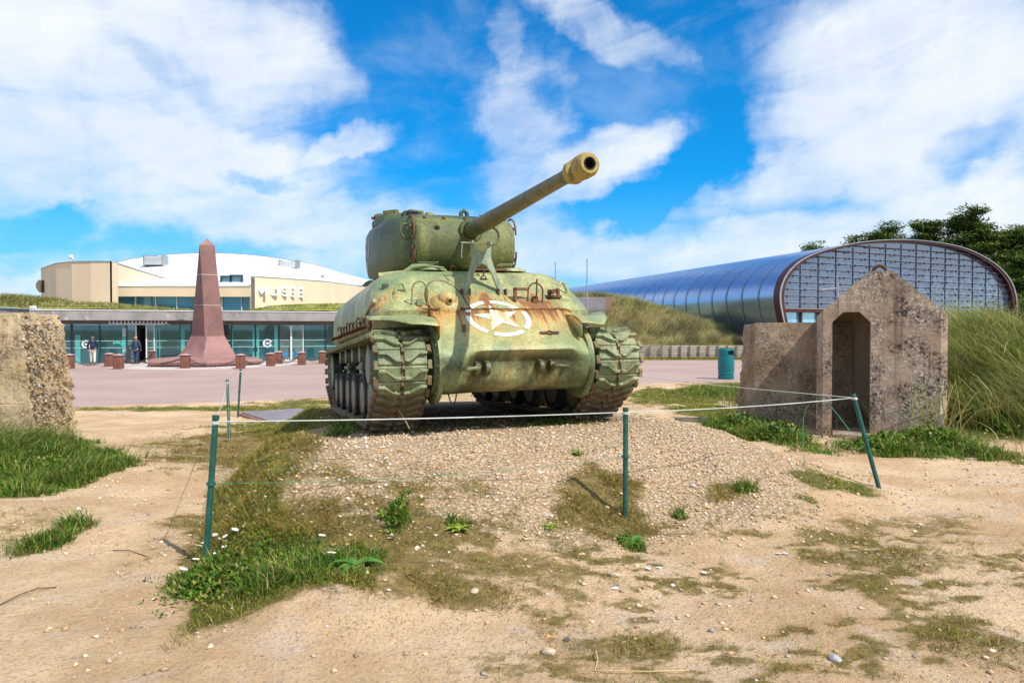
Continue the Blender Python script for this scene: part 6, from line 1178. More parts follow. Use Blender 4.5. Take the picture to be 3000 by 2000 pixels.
# timber revetment
ty_ = 47.75; tw = empty('timber_revetment', (8, ty_, -.4)); tag(tw, 'low grey timber plank retaining wall with posts at the foot of the marram dune', 'retaining wall')
x0, x1, xc = xat(1840, ty_), xat(2240, ty_), xat(1938, ty_); zt, zb_ = zat(1011, ty_), zat(1047, ty_) - .15
def plank(name, xa, ya, xb, yb, n_):
    dz_ = (zt - zb_) / 6
    for i in range(n_):
        a, b_ = i / n_, (i + 1) / n_
        xa_, ya_, xb_, yb_ = xa + (xb - xa) * a, ya + (yb - ya) * a, xa + (xb - xa) * b_, ya + (yb - ya) * b_
        mb = WB(); mb.box(min(xa_, xb_) - .035, min(xa_, xb_) + .035, ya_ - .12, ya_ - .05, zb_ - .1, zt + .02); mb.build('post', M['lintel'], tw)
    for k in range(6):
        mb = WB(); z0 = zb_ + k * dz_ + .02; mb.add([(xa, ya, z0), (xb, yb, z0), (xb, yb, z0 + dz_ * .80), (xa, ya, z0 + dz_ * .80), (xa, ya + .08, z0), (xb, yb + .08, z0), (xb, yb + .08, z0 + dz_ * .8), (xa, ya + .08, z0 + dz_ * .8)], [(0, 1, 2, 3), (7, 6, 5, 4), (3, 2, 6, 7), (0, 4, 5, 1), (0, 3, 7, 4), (1, 5, 6, 2)]); mb.build('plank', M['timber'], tw)
plank('a', xc, ty_, x1, ty_, 11); plank('b', x0 - 2.2, ty_ + 1.2, xc, ty_ + .02, 6)
n = 6000; X = RNG.uniform(x0 - 2, x1 + 1, n); Y = RNG.uniform(46.6, 47.7, n); blades('kerb_grass', np.stack([X, Y, H(X, Y) + .0], 1), .10 + .22 * RNG.random(n), .03 * np.ones(n), RNG.random(n) * 6.3, .5 * np.ones(n), pick(MIXC, n), 2, label='grass strip between the plaza and the low timber retaining wall')

# ================================================================= memorial obelisk
ob = empty('obelisk', (OB.x, OB.y, -.51)); tag(ob, 'tall red granite obelisk on a flared base and low hexagonal slab', 'memorial')
D = OB.y; sc = D / FPX
mb = MB(); zs = lambda v_: zat(v_, D) + .51
hexa = lambda r, z, rot: [(r * math.cos(rot + k * PI / 3), r * math.sin(rot + k * PI / 3), z) for k in range(6)]
rot_ = math.radians(-6); r0 = 3.60
mb.rings([hexa(r0 * .80, zs(1066) + .02, rot_), hexa(r0 * .97, zs(1066) + .04, rot_), hexa(r0, zs(1056), rot_), hexa(r0 * .985, zs(1051), rot_), hexa(r0 * .52, zs(1044), rot_)]); mb.build('base_slab', M['red_stone_pale'], ob, None)
mb = MB(); mb.rings([hexa(r0 * .76, .0, rot_), hexa(r0 * .76, .2, rot_)]); mb.build('plinth', M['black'], ob)
def quad4(wd, fr, dep, z, cx=0.): h_ = wd / 2; fx = -h_ + wd * fr; return [(cx - h_, 0, z), (cx + fx, -dep * h_, z), (cx + h_, .0, z), (cx - fx * .6, dep * h_, z)]
w_ = lambda a, b_: (b_ - a) * sc
rgs = []
for (a, b_, v_, fr) in ((516, 699, 1045, .62), (524, 690, 1040, .63), (541, 677, 1018, .64), (551, 667, 999, .65), (559.5, 658, 984, .655)): rgs.append(quad4(w_(a, b_), fr, .95, zs(v_), ((a + b_) / 2 - 603) * sc))
mb = MB(); mb.rings(rgs); mb.build('flared_base', M['red_stone_pale'], ob, 25)
def shaft(a0, b0_, v0, f0, a1, b1_, v1, f1, name):
    mb = MB(); mb.rings([quad4(w_(a0, b0_), f0, .9, zs(v0), ((a0 + b0_) / 2 - 603) * sc), quad4(w_(a1, b1_), f1, .9, zs(v1), ((a1 + b1_) / 2 - 603) * sc)]); return mb.build(name, M['red_stone'], ob)
shaft(560.5, 657.5, 984, .60, 569, 648.5, 895, .54, 'shaft_stone'); shaft(569.5, 648, 894.4, .54, 577.5, 639, 806, .43, 'shaft_stone'); shaft(578, 638.5, 805.4, .43, 586.5, 631, 719, .19, 'shaft_stone')
mb = MB(); mb.rings([quad4(w_(569, 649), .54, .92, zs(895.2), (609 - 603) * sc), quad4(w_(569, 649), .54, .92, zs(893.8), (609 - 603) * sc)]); mb.rings([quad4(w_(577.5, 639.5), .43, .92, zs(806.3), 5.5 * sc), quad4(w_(577.5, 639.5), .43, .92, zs(804.8), 5.5 * sc)]); mb.build('mortar_joint', M['paleband'], ob)
mb = MB(); q = quad4(w_(586.5, 631), .19, .9, zs(719), 5.7 * sc); mb.add(q + [(5.5 * sc, 0, zs(699))], [(0, 1, 4), (1, 2, 4), (2, 3, 4), (3, 0, 4), (3, 2, 1, 0)]); mb.build('pyramid_tip', M['red_stone_pale'], ob)
# bollards and chains
bol = empty('bollard'); mb = MB(); mb.box(-.205, .205, -.205, .205, 0, .70); mb.build('shaft', M['bollard'], bol, None, .02)
mb = MB(); mb.box(-.22, .22, -.22, .22, .70, .74); mb.build('collar', M['black'], bol); mb = MB(); mb.rings([[(-.24, -.24, .745), (.24, -.24, .745), (.24, .24, .745), (-.24, .24, .745)], [(-.02, -.02, .84), (.02, -.02, .84), (.02, .02, .84), (-.02, .02, .84)]]); mb.build('cap', M['bollard_cap'], bol)
BL = [(203, 1080, 'bollard half hidden by the edge of the pebble concrete block'), (321, 1075.5, 'left bollard of the close pair, left of the obelisk'), (348, 1081, 'bigger right bollard of the close pair, left of the obelisk'), (449, 1062, 'bollard mostly hidden behind the left point of the obelisk slab'),
 (543, 1080, 'bollard in front of the left half of the obelisk slab'), (705, 1080, 'bollard in front of the right half of the obelisk slab, above a green post'), (793, 1074, 'first bollard right of the obelisk slab'), (816, 1067, 'second bollard right of the slab, standing a little farther back'), (884, 1069, 'third bollard right of the slab, second from the tank'), (945, 1065, 'bollard nearest the left track of the tank')]
BP = []
for i, (u, v_, lab) in enumerate(BL):
    p = atz(u, v_, -.505); BP.append(p)
    if i == 0: o = bol; o.location = p
    else: o = copy_thing(bol, p, (0, 0, random.uniform(-.06, .06)))
    tag(o, lab, 'bollard', 'bollards round the memorial')
def chain(a, b_, sag, lab):
    a = a + Vector((0, 0, .66)); b_ = b_ + Vector((0, 0, .66)); n_ = max(12, int((b_ - a).length / .11)); mb = MB(); pp = [a.lerp(b_, k / n_) - Vector((0, 0, sag * 4 * (k / n_) * (1 - k / n_))) for k in range(n_ + 1)]
    for k in range(n_):
        c = (pp[k] + pp[k + 1]) / 2; d = (pp[k + 1] - pp[k]).normalized(); s_ = d.cross(Vector((0, 0, 1))).normalized() if k % 2 else d.cross(d.cross(Vector((0, 0, 1)))).normalized()
        mb.tube([c + d * .075 * math.cos(t_) + s_ * .042 * math.sin(t_) for t_ in np.linspace(0, 2 * PI, 9)[:-1]], .016, 5, closed=True)
    o = mb.build('chain', M['black'], None, 60); tag(o, lab, 'chain', 'chains between the bollards')
for a, b_, sg, lab in ((0, 1, .50, 'black chain between the far left bollards, in front of the walking person'), (2, 3, .50, 'black chain from the close pair of bollards towards the slab, below the entrance'), (4, 5, .52, 'black chain hanging in front of the middle of the obelisk slab'), (6, 8, .45, 'black chain between the first and third bollard right of the slab'), (7, 8, .35, 'short black chain between the second and third bollard right of the slab'), (8, 9, .42, 'black chain between the last two bollards before the tank')): chain(BP[a], BP[b_], sg, lab)
pA = atz(440, 1064, -.505); chain(Vector((pA.x, pA.y - 3, -.505)), BP[4], .45, 'black chain rising to the bollard in front of the left half of the slab'); pB = atz(775, 1062, -.505); chain(BP[5], BP[6], .45, 'black chain crossing the right point of the obelisk slab')

# ================================================================= sentry shelter and concrete blocks
SA = math.radians(24); so = Vector((4.98, 11.72)); sd = Vector((math.cos(SA), -math.sin(SA))); sb = Vector((math.sin(SA), math.cos(SA)))
def SP(s_, d, z): return Vector((so.x + sd.x * s_ + sb.x * d, so.y + sd.y * s_ + sb.y * d, z))
sh_ = empty('sentry_shelter', SP(.93, .9, -.15)); tag(sh_, 'weathered concrete sentry shelter with a gabled top, iron ring and dark doorway', 'shelter')
W_ = 1.86; ze = 1.87; zt_ = 2.575; zb0 = -.25; ch_ = .10
def roofz(s_): return min(zt_, ze + (zt_ - ze) * (s_ / .76 if s_ < W_ / 2 else (W_ - s_) / .76))
dl, dr, dt, dc = .235, .79, 1.93, .16
Lp = [(ch_, zb0), (dl, zb0), (dl, dt - dc), (dl + dc, dt), ((dl + dr) / 2, dt), ((dl + dr) / 2, roofz((dl + dr) / 2)), (ch_, roofz(ch_))]
Rp = [(dr, zb0), (W_ - ch_, zb0), (W_ - ch_, roofz(ch_)), (W_ - .77, zt_), (.77, zt_), ((dl + dr) / 2, roofz((dl + dr) / 2)), ((dl + dr) / 2, dt), (dr - dc, dt), (dr, dt - dc)]
mb = WB()
mb.add([SP(s_, 0, z) for s_, z in Lp], [tuple(range(len(Lp)))]); mb.add([SP(s_, 0, z) for s_, z in Rp], [tuple(range(len(Rp)))])
Dp = 1.9
out = [(0, zb0, ch_), (0, ze, ch_), (ch_, roofz(ch_), 0), (.77, zt_, 0), (W_ - .77, zt_, 0), (W_ - ch_, roofz(ch_), 0), (W_, ze, ch_), (W_, zb0, ch_)]
f_ = [(ch_, zb0, 0), (ch_, roofz(ch_) , 0)]
ro = [(0, ze), (ch_, roofz(ch_)), (.77, zt_), (W_ - .77, zt_), (W_ - ch_, roofz(ch_)), (W_, ze)]
# chamfers, sides, roof, back
mb.add([SP(ch_, 0, zb0), SP(ch_, 0, roofz(ch_)), SP(0, ch_, ze), SP(0, ch_, zb0)], [(0, 1, 2, 3)]); mb.add([SP(W_ - ch_, 0, zb0), SP(W_ - ch_, 0, roofz(ch_)), SP(W_, ch_, ze), SP(W_, ch_, zb0)], [(0, 1, 2, 3)])
mb.add([SP(0, ch_, zb0), SP(0, ch_, ze), SP(0, Dp, ze), SP(0, Dp, zb0)], [(0, 1, 2, 3)]); mb.add([SP(W_, ch_, zb0), SP(W_, ch_, ze), SP(W_, Dp, ze), SP(W_, Dp, zb0)], [(0, 1, 2, 3)])
fr_ = [SP(0, ch_, ze)] + [SP(s_, 0, z) for s_, z in ro[1:-1]] + [SP(W_, ch_, ze)]; bk_ = [SP(s_, Dp, z) for s_, z in ro]; mb.add(fr_ + bk_, [(i, i + 1, 7 + i, 6 + i) for i in range(5)]); mb.add([SP(s_, Dp, z) for s_, z in [(0, zb0)] + ro + [(W_, zb0)]], [tuple(range(8))])
do = [(dl, zb0), (dl, dt - dc), (dl + dc, dt), (dr - dc, dt), (dr, dt - dc), (dr, zb0)]; n_ = len(do)
ins = [(dl - .12, zb0), (dl - .12, dt - .1), (dl + .05, dt + .02), (dr - .05, dt + .02), (dr + .12, dt - .1), (dr + .12, zb0)]
R4 = [[SP(s_, 0, z) for s_, z in do], [SP(s_, .22, z) for s_, z in do], [SP(s_, .23, z) for s_, z in ins], [SP(s_, 1.25, z) for s_, z in ins]]
vs = [p for r in R4[:2] for p in r]; mb.add(vs, [(i, i + 1, n_ + i + 1, n_ + i) for i in range(n_ - 1)])
mi_ = WB(); mi_.add([p for r in R4[1:] for p in r], [(a * n_ + i, a * n_ + i + 1, (a + 1) * n_ + i + 1, (a + 1) * n_ + i) for a in range(2) for i in range(n_ - 1)]); mi_.add([SP(s_, 1.25, z) for s_, z in ins], [tuple(range(n_))]); mi_.add([SP(dl - .12, .2, -.02), SP(dr + .12, .2, -.02), SP(dr + .12, 1.25, -.02), SP(dl - .12, 1.25, -.02)], [(0, 1, 2, 3)]); mi_.build('interior', M['shelterin'], sh_)
shell = mb.build('concrete_shell', M['shelter'], sh_)
mb = WB(); mb.add([SP(dl + .01, -.26, -.3), SP(dr + .03, -.32, -.3), SP(dr - .002, .21, -.3), SP(dl + .002, .21, -.3), SP(dl + .01, -.26, .0), SP(dr + .03, -.32, .0), SP(dr - .002, .21, .0), SP(dl + .002, .21, .0)], [(0, 3, 2, 1), (4, 5, 6, 7), (0, 1, 5, 4), (1, 2, 6, 5), (2, 3, 7, 6), (3, 0, 4, 7)]); mb.build('doorstep', M['shelter'], sh_, None, .015)
mb = WB(); mb.tube([SP(.93 + .10 * math.cos(a), .35, zt_ - .02 + .13 * math.sin(a)) for a in np.linspace(-.15, PI + .15, 14)], .028, 8); mb.build('lifting_ring', pm('rusty_ring', (.12, .05, .035), (.08, .035, .025), 12, .8), sh_, 60)
def rough_block(name, P0, dx_, dy_, W, Dd, zt0, zb1, mat, lab, left=None, right=None, seed=1., parent=None, amp=.02):
    nx_, nz_, nd = 44, 48, 24; vs = []; fc = []; e = empty(name, P0); tag(e, lab, 'concrete block')
    dxv = Vector((dx_[0], dx_[1], 0)); dyv = Vector((dy_[0], dy_[1], 0))
    def pt(a, b_, c):   # a along 0..1, b depth 0..1, c height 0..1
        z = zb1 + (zt0 - zb1) * c; s_ = a * W; 
        if left: s_ = max(s_, 0) + (1 - a) ** 3 * left(c, b_)
        if right: s_ = s_ + a ** 4 * right(c, b_)
        top = (float(vnoise(s_ * 2.3 + seed, b_ * 3)) - .5) * .05 * (c > .98)
        return dxv * s_ + dyv * (b_ * Dd) + Vector((0, 0, z - P0.z + top))
    def jit(p, k):
        n1 = float(fbm(p.x * 5 + seed * 9, p.z * 5 + p.y * 4, 4)) - .5; return k * n1
    mb = MB()
    def grid(fn, nu, nv):
        mb.add([tuple(fn(i / nu, j / nv)) for i in range(nu + 1) for j in range(nv + 1)], [(i * (nv + 1) + j, (i + 1) * (nv + 1) + j, (i + 1) * (nv + 1) + j + 1, i * (nv + 1) + j + 1) for i in range(nu) for j in range(nv)])
    def front(a, c): p = pt(a, 0, c); w1 = min(1, 8 * a, 8 * (1 - a), 8 * c + .2, 8 * (1 - c)); return p - dyv * (jit(p, amp) * 2 * w1 + .02 * w1)
    def lft(b_, c): p = pt(0, b_, c); w1 = min(1, 6 * b_, 6 * (1 - c) + .0); return p - dxv * (abs(jit(p, .16 if left else .03)) * 2 * w1)
    def rgt(b_, c): p = pt(1, b_, c); w1 = min(1, 6 * b_, 6 * (1 - c) + .0); return p + dxv * (abs(jit(p, .20 if right else .03)) * 2 * w1)
    grid(front, nx_ * 2, nz_); grid(lft, nd, nz_ * 2) ; grid(rgt, nd, nz_ * 2); grid(lambda a, b_: pt(a, b_, 1), nx_, nd); grid(lambda a, c: pt(a, 1, c), 6, 6)
    o = mb.build('concrete_body', mat, e, 75); return e
rough_block('concrete_wall_block', Vector((4.46, 13.15, -.1)), sd, sb, 1.62, 1.0, 1.755, -.3, M['blockr'], 'broken concrete wall stub with a ragged left edge, adjoining the sentry shelter', left=lambda c, b_: -.30 * b_ - .18 * max(0, .7 - c) * b_, seed=2.)
rough_block('pebble_block', Vector((-8.45, 10.35, .1)), (1, -.035), (.0, 1), 1.42, .95, 1.885, -.3, M['blockl'], 'thick pebbly concrete block with a crumbling right edge at the left side of the photo', right=lambda c, b_: (.20 - .24 * c) - .05 * (c > .93), seed=5., amp=.03)
# exposed stones in the crumbling edge
n = 750; c_ = RNG.random(n); b2 = RNG.random(n) ** 1.6; zz = -.2 + 2.05 * c_; xx = -8.45 + 1.42 + (.20 - .24 * c_) + RNG.normal(.10, .035, n); yy = 10.30 + b2 * .8 - .03
base = np.array([(1, 0, 0), (-1, .1, 0), (.1, 1, 0), (-.1, -1, 0), (0, 0, .8), (0, 0, -.8)], float); ff = np.array([(0, 2, 4), (2, 1, 4), (1, 3, 4), (3, 0, 4), (2, 0, 5), (1, 2, 5), (3, 1, 5), (0, 3, 5)])
sc_ = .010 + .025 * RNG.random(n) ** 2; V = base[None] * sc_[:, None, None] * (1 + .5 * (RNG.random((n, 6, 3)) - .5)) + np.stack([xx, yy, zz], 1)[:, None]; cc = pick(np.array([(.40, .32, .23), (.50, .43, .35), (.33, .24, .15), (.24, .19, .14), (.42, .26, .12)]), n)
peb_ = npmesh('exposed_pebbles', V.reshape(-1, 3), (ff[None] + 6 * np.arange(n)[:, None, None]).reshape(-1, 3), M['stone'], False, {'tint': np.repeat(np.concatenate([cc, np.ones((n, 1))], 1), 6, 0)})
pb_e = bpy.data.objects['pebble_block']; peb_.parent = pb_e; peb_.location = -Vector(pb_e.location); peb_['kind'] = 'stuff'

# ================================================================= posts and cords
def post(u0, v0, u1, v1, hgt, lab, r=.022, base=None):
    g0 = base if base is not None else G(u1, v1); r_ = ray(u0, v0)
    tb = min(np.linspace(g0.y * .8, g0.y * 1.2, 400), key=lambda D: abs((at(u0, v0, D) - g0).length - hgt)); top = at(u0, v0, tb)
    if g0.y < 7: pass
    e = empty('rope_post', g0); tag(e, lab, 'post', 'green posts holding the cord round the tank'); d = (top - g0); mb = MB(); mb.tube([d * -.08, d * .25, d * .6, d], r, 12); mb.build('pole', M['pole'], e, 60)
    mb = MB(); mb.tube([d * .985, d * 1.015], r * 1.15, 12); mb.build('cap', M['pole'], e, 60)
    for k in (.55,): mb = MB(); mb.tube([d * (k - .01), d * (k + .012)], r * 1.5, 10); mb.build('cord_clip', M['pole'], e, 60)
    mb = MB(); [mb.tube(torus_pts(d * (.955 + .008 * k), r * 1.25, (1, 0, 0), (0, 1, 0)), .004, 5) for k in range(3)]; mb.build('cord_loop', M['rope'], e, 60)
    return g0, g0 + d
p1b, p1 = post(632, 1222, 602, 1660, 1.02, 'nearest green post, at the left corner of the mound', .021)
p2b, p2 = post(1833, 1198, 1832, 1515, .86, 'green post in the middle of the mound face, in front of the right track', .022)
p3b, p3 = post(2500, 1157, 2575, 1430, .93, 'leaning green post in front of the shelter doorway', .022)
p4b, p4 = post(666, 1115, 670, 1282, .98, 'second green post from the near left corner, against the sandy path', .022, base=G(672, 1284))
p5b, p5 = post(705, 1083, 697, 1222, 1.0, 'farthest green post, below the right bollard of the obelisk slab', .022)
p6 = at(1883, 1103, 17.5); p6b = Vector((p6.x, p6.y, HZ(p6.x, p6.y)))
def cord(a, b_, sag, lab, mat='rope', r=.0045, name='cord', grp='cords strung between the green posts'):
    mb = MB(); mb.tube([a.lerp(b_, k / 16) - Vector((0, 0, sag * 4 * k / 16 * (1 - k / 16))) for k in range(17)], r, 6); o = mb.build(name, M[mat], None, 60); tag(o, lab, 'cord', grp)
tp_ = lambda a, b_, k=.97: b_.lerp(a, 1 - k)
q1, q2, q3, q4, q5 = (tp_(a, b_) for a, b_ in ((p1b, p1), (p2b, p2), (p3b, p3), (p4b, p4), (p5b, p5)))
cord(q1, q2, .012, 'white cord across the front of the tank, between nearest and middle posts'); cord(q2, q3, .02, 'white cord from the middle post to the leaning post by the shelter'); cord(q3, p6, .02, 'white cord going back from the leaning post across the wall stub', r=.005); cord(q4, q1, .03, 'thin cord between the two nearest left posts', r=.003); cord(q4, q5, .02, 'thin cord between the two farther left posts', r=.003)
m1, m2, m3 = p1b.lerp(p1, .55), p2b.lerp(p2, .55), p3b.lerp(p3, .42)
cord(m1, m2, .05, 'faint green lower cord across the mound face, near post to middle post', 'green_rope', .0022); cord(m3, at(2160, 1215, 11.0), .02, 'green lower cord from the leaning post towards the weeds at the wall stub', 'green_rope', .0032)
mb = MB(); mb.tube([at(u, v_, D) for u, v_, D in ((2358, 1360, 8.6), (2352, 1300, 8.7), (2353, 1230, 8.8), (2362, 1195, 8.8), (2380, 1172, 8.8), (2400, 1166, 8.7), (2425, 1180, 8.4), (2455, 1215, 8.1), (2490, 1262, 7.9))], .004, 6); tag(mb.build('cord', M['green_rope'], None, 60), 'loose green cord looping up in front of the shelter doorway', 'cord', 'cords strung between the green posts')

# ================================================================= bin
bp = G(2127, 1111); bn = empty('litter_bin', bp); tag(bn, 'teal green cylindrical litter bin at the edge of the plaza', 'litter bin'); rb = 47 / 2 / FPX * bp.y * 1.0; hb_ = 91 / FPX * bp.y
def lathez(prof, n=36): m_ = MB(); m_.rings([[(r * math.cos(k * 2 * PI / n), r * math.sin(k * 2 * PI / n), z) for k in range(n)] for z, r in prof]); return m_
P_ = [(0, .90), (.02, .96), (.13, .98), (.14, .90), (.17, .90), (.18, .98), (.24, .98), (.25, .93), (.28, 1.0)]
lathez([(z * hb_, r * rb) for z, r in P_] + [(.60 * hb_, .985 * rb), (.75 * hb_, .96 * rb)], 36).build('bin_body', M['bin'], bn, 40)
n_ = 36; rgs = []; mb = MB(); ring_z = [.75, .78, .80, .93, .95]; vs = [(rb * .955 * math.cos(k * 2 * PI / n_), rb * .955 * math.sin(k * 2 * PI / n_), z * hb_) for z in ring_z for k in range(n_)]
fs = []
for a in range(4):
    for k in range(n_):
        deg = (k + .5) * 10
        if a == 2 or a == 1:
            if 268 < deg < 352 or 88 < deg < 172: continue
        j = (k + 1) % n_; fs.append((a * n_ + k, a * n_ + j, (a + 1) * n_ + j, (a + 1) * n_ + k))
mb.add(vs, fs); hood = mb.build('bin_hood', M['bin'], bn, 40); sm = hood.modifiers.new('t', 'SOLIDIFY'); sm.thickness = .02
lathez([(.95 * hb_, .955 * rb), (.985 * hb_, .93 * rb), (1.0 * hb_, .82 * rb), (.95 * hb_, .80 * rb)]).build('bin_lid', M['bin'], bn, 40); lathez([(.74 * hb_, .90 * rb), (.77 * hb_, .90 * rb)]).build('bin_liner', M['dark'], bn, 40)
# ================================================================= plaque slab
a, b_ = G(694, 1216), G(945, 1209); w1 = G(705, 1200); pl_ = empty('ground_plaque', a); tag(pl_, 'long low slab of grey plaques with a brick edge lying beside the tank', 'plaque'); dv = (b_ - a); dv.z = 0; L_ = dv.length; dv.normalize(); nv = Vector((-dv.y, dv.x, 0))
def pq(mb, s0, s1, w0, w1_, z0, z1): mb.add([tuple(dv * s_ + nv * w_ + Vector((0, 0, z))) for z in (z0, z1) for s_, w_ in ((s0, w0), (s1, w0), (s1, w1_), (s0, w1_))], [(0, 3, 2, 1), (4, 5, 6, 7), (0, 1, 5, 4), (1, 2, 6, 5), (2, 3, 7, 6), (3, 0, 4, 7)])
mb = MB(); pq(mb, 0, L_, 0, 1.5, -.15, .05); mb.build('brick_edge', pm('brick_edge', (.30, .15, .11), (.22, .11, .09), 6, .9), pl_, None, .02)
for k in range(2): mb = MB(); pq(mb, .08 + k * (L_ / 2), L_ / 2 * (k + 1) - .06, .08, 1.42, .05, .075); mb.build('plaque_stone', pm('plaque_stone', (.27, .22, .22), (.20, .17, .18), 3, .6), pl_, None, .01)
# ================================================================= sparrow on the track
bd = empty('sparrow'); bd.location = at(1083, 968, 7.85); tag(bd, 'small brown sparrow perched on top of the left track under the fender', 'bird')
mb = MB(); prof = [(-.055, .004), (-.045, .012), (-.025, .022), (.0, .028), (.022, .026), (.036, .019), (.045, .018), (.056, .020), (.066, .016), (.074, .007)]
Mb = Matrix.Translation((0, 0, .05)) @ Matrix.Rotation(math.radians(-62), 4, 'Y'); mb.lathe(prof, 14, Mb); mb.build('body', pm('sparrow_feathers', (.32, .20, .13), (.18, .10, .06), 30, .9), bd, 80)
mb = MB(); mb.tube([(.035, -.004, .118), (.052, -.006, .114)], [.006, .001], 6); mb.build('beak', M['black'], bd); mb = MB(); mb.add([(-.02, -.01, .02), (-.02, .01, .02), (-.05, .008, -.035), (-.05, -.008, -.035)], [(0, 1, 2, 3)]); mb.build('tail', M['rust'], bd)
mb = MB(); mb.cyl((.0, -.01, -.005), (.0, -.01, .03), .002, n=5); mb.cyl((.0, .01, -.005), (.0, .01, .03), .002, n=5); mb.build('legs', M['black'], bd)
bd.rotation_euler = (0, 0, -1.3)
# ================================================================= people at the entrance
def person(px, vb, D, height, shirt, trousers, skin, hair, lab, stride=.0, back=True, child=False, arm=.12, facing=0.):
    base_ = atz(px, vb, FL + .012); e = empty('person', (base_.x, base_.y, FL + .012), (0, 0, facing)); tag(e, lab, 'person'); k = height / 1.75
    def skinned(name, vs, es, rad, mat):
        me = bpy.data.meshes.new(name); me.from_pydata([Vector(v_) * k for v_ in vs], es, []); o = bpy.data.objects.new(name, me); COL.objects.link(o); o.parent = e; me.materials.append(mat)
        sk = o.modifiers.new('skin', 'SKIN'); sk.use_smooth_shade = True; sub = o.modifiers.new('sub', 'SUBSURF'); sub.levels = 1; sub.render_levels = 1
        for i, r_ in enumerate(rad): me.skin_vertices[0].data[i].radius = (r_ * k, r_ * k)
        me.skin_vertices[0].data[0].use_root = True; return o
    s_ = stride
    vs = [(0, 0, .95), (0, 0, 1.12), (0, 0, 1.35), (0, 0, 1.46), (0, 0, 1.53), (0, -.01, 1.62), (0, 0, 1.72), (.17, 0, 1.42), (.22 + arm * .3, 0, 1.17), (.22 + arm * .3, -.08, .93), (.22 + arm * .3, -.09, .84), (-.17, 0, 1.42), (-.22 - arm * .3, 0, 1.17), (-.22 - arm * .3, -.08, .93), (-.22 - arm * .3, -.09, .84), (.09, 0, .90), (.10, -s_ * .5, .50), (.10, -s_, .09), (.10, -s_ - .1, .04), (-.09, 0, .90), (-.10, s_ * .4, .50), (-.10, s_, .10), (-.10, s_ - .10, .04)]
    es = [(0, 1), (1, 2), (2, 3), (3, 4), (4, 5), (5, 6), (3, 7), (7, 8), (8, 9), (9, 10), (3, 11), (11, 12), (12, 13), (13, 14), (0, 15), (15, 16), (16, 17), (17, 18), (0, 19), (19, 20), (20, 21), (21, 22)]
    body = skinned('body', vs, es, [.13, .12, .13, .08, .05, .085, .07, .065, .05, .04, .035, .065, .05, .04, .035, .09, .065, .045, .04, .09, .065, .045, .04], skin)
    skinned('jacket', [(0, 0, .88), (0, 0, 1.1), (0, 0, 1.33), (0, 0, 1.47), (.18, 0, 1.42), (.23 + arm * .3, 0, 1.17), (.23 + arm * .3, -.08, .92), (-.18, 0, 1.42), (-.23 - arm * .3, 0, 1.17), (-.23 - arm * .3, -.08, .92)], [(0, 1), (1, 2), (2, 3), (3, 4), (4, 5), (5, 6), (3, 7), (7, 8), (8, 9)], [.17, .165, .17, .10, .085, .07, .055, .085, .07, .055], shirt)
    skinned('trousers', [(0, 0, .96), (.095, 0, .86), (.10, -s_ * .5, .50), (.10, -s_, .10), (-.095, 0, .86), (-.10, s_ * .4, .50), (-.10, s_, .11)], [(0, 1), (1, 2), (2, 3), (0, 4), (4, 5), (5, 6)], [.15, .115, .085, .07, .115, .085, .07], trousers)
    mb = MB(); mb.ball((0, .02 * k, 1.655 * k), .108 * k, 14, 10, sc=(.9, 1, 1)); mb.build('hair', hair, e, 80); mb = MB(); mb.box(-.15 * k, -.05 * k, (s_ - .17) * k, (s_ + .06) * k, 0, .07 * k); mb.box(.05 * k, .15 * k, (-s_ - .17) * k, (-s_ + .06) * k, 0, .07 * k); mb.build('shoes', M['black'], e, None, .02)
    mb = MB(); 
    for sx in (-.035, .035): mb.ball((sx * k, -.082 * k, 1.63 * k), .012 * k, 6, 5)
    mb.ball((0, -.10 * k, 1.60 * k), .016 * k, 6, 5); mb.build('face_features', skin, e, 80)
    return e
navy = pm('navy_jacket', (.012, .015, .055)); wt = pm('cream_trousers', (.62, .60, .52)); dj = pm('dark_blue_shirt', (.03, .05, .09)); jn = pm('blue_jeans', (.025, .05, .13)); skn = pm('skin', (.45, .26, .19)); gh = pm('grey_hair', (.14, .12, .11)); red = pm('red_coat', (.45, .02, .05)); bh = pm('brown_hair', (.12, .06, .04)); bald = pm('bald_head', (.42, .23, .16))
person(272, 1067, 45, 1.72, navy, wt, skn, gh, 'person in a dark navy jacket and cream trousers walking past the museum windows', .16, facing=PI + .5, arm=.1)
person(399, 1066.5, 46, 1.72, dj, jn, skn, bald, 'person in dark blue shirt and jeans walking into the museum doorway', .08, facing=PI, arm=.1)
person(414, 1058.5, 47, 1.0, red, red, skn, bh, 'small child in red standing in the museum doorway', .02, facing=PI, child=True)
# ================================================================= litter and twigs on the ground
def twig(pts, r, lab, mat, name='twig'):
    mb = MB(); P_ = [G(u, v_, .006 + dz_) for u, v_, dz_ in pts]; mb.tube(P_, r, 5); o = mb.build(name, mat, None, 60); tag(o, lab, name)
dry_ = pm('dry_stem', (.55, .42, .2), rough=.8); brn = pm('brown_twig', (.14, .08, .05), rough=.9)
twig([(1745, 1924, .02), (1752, 1945, .01), (1742, 1970, 0), (1790, 1976, .01), (1900, 1978, .005), (2020, 1976, .01)], .0028, 'long pale dry stem bent at one end, lying at the bottom edge of the photo', dry_, 'twig')
twig([(0, 1776, 0), (60, 1752, .01), (110, 1733, .01), (165, 1724, .0)], .004, 'thin brown twig on the sand at the left edge of the photo', brn)
twig([(330, 1616, 0), (380, 1620, .01), (430, 1632, .0)], .0035, 'short curved twig on the sandy path left of the nearest post', brn)
twig([(785, 1160, 0), (900, 1215, .0)], .003, 'x', dry_) if False else None
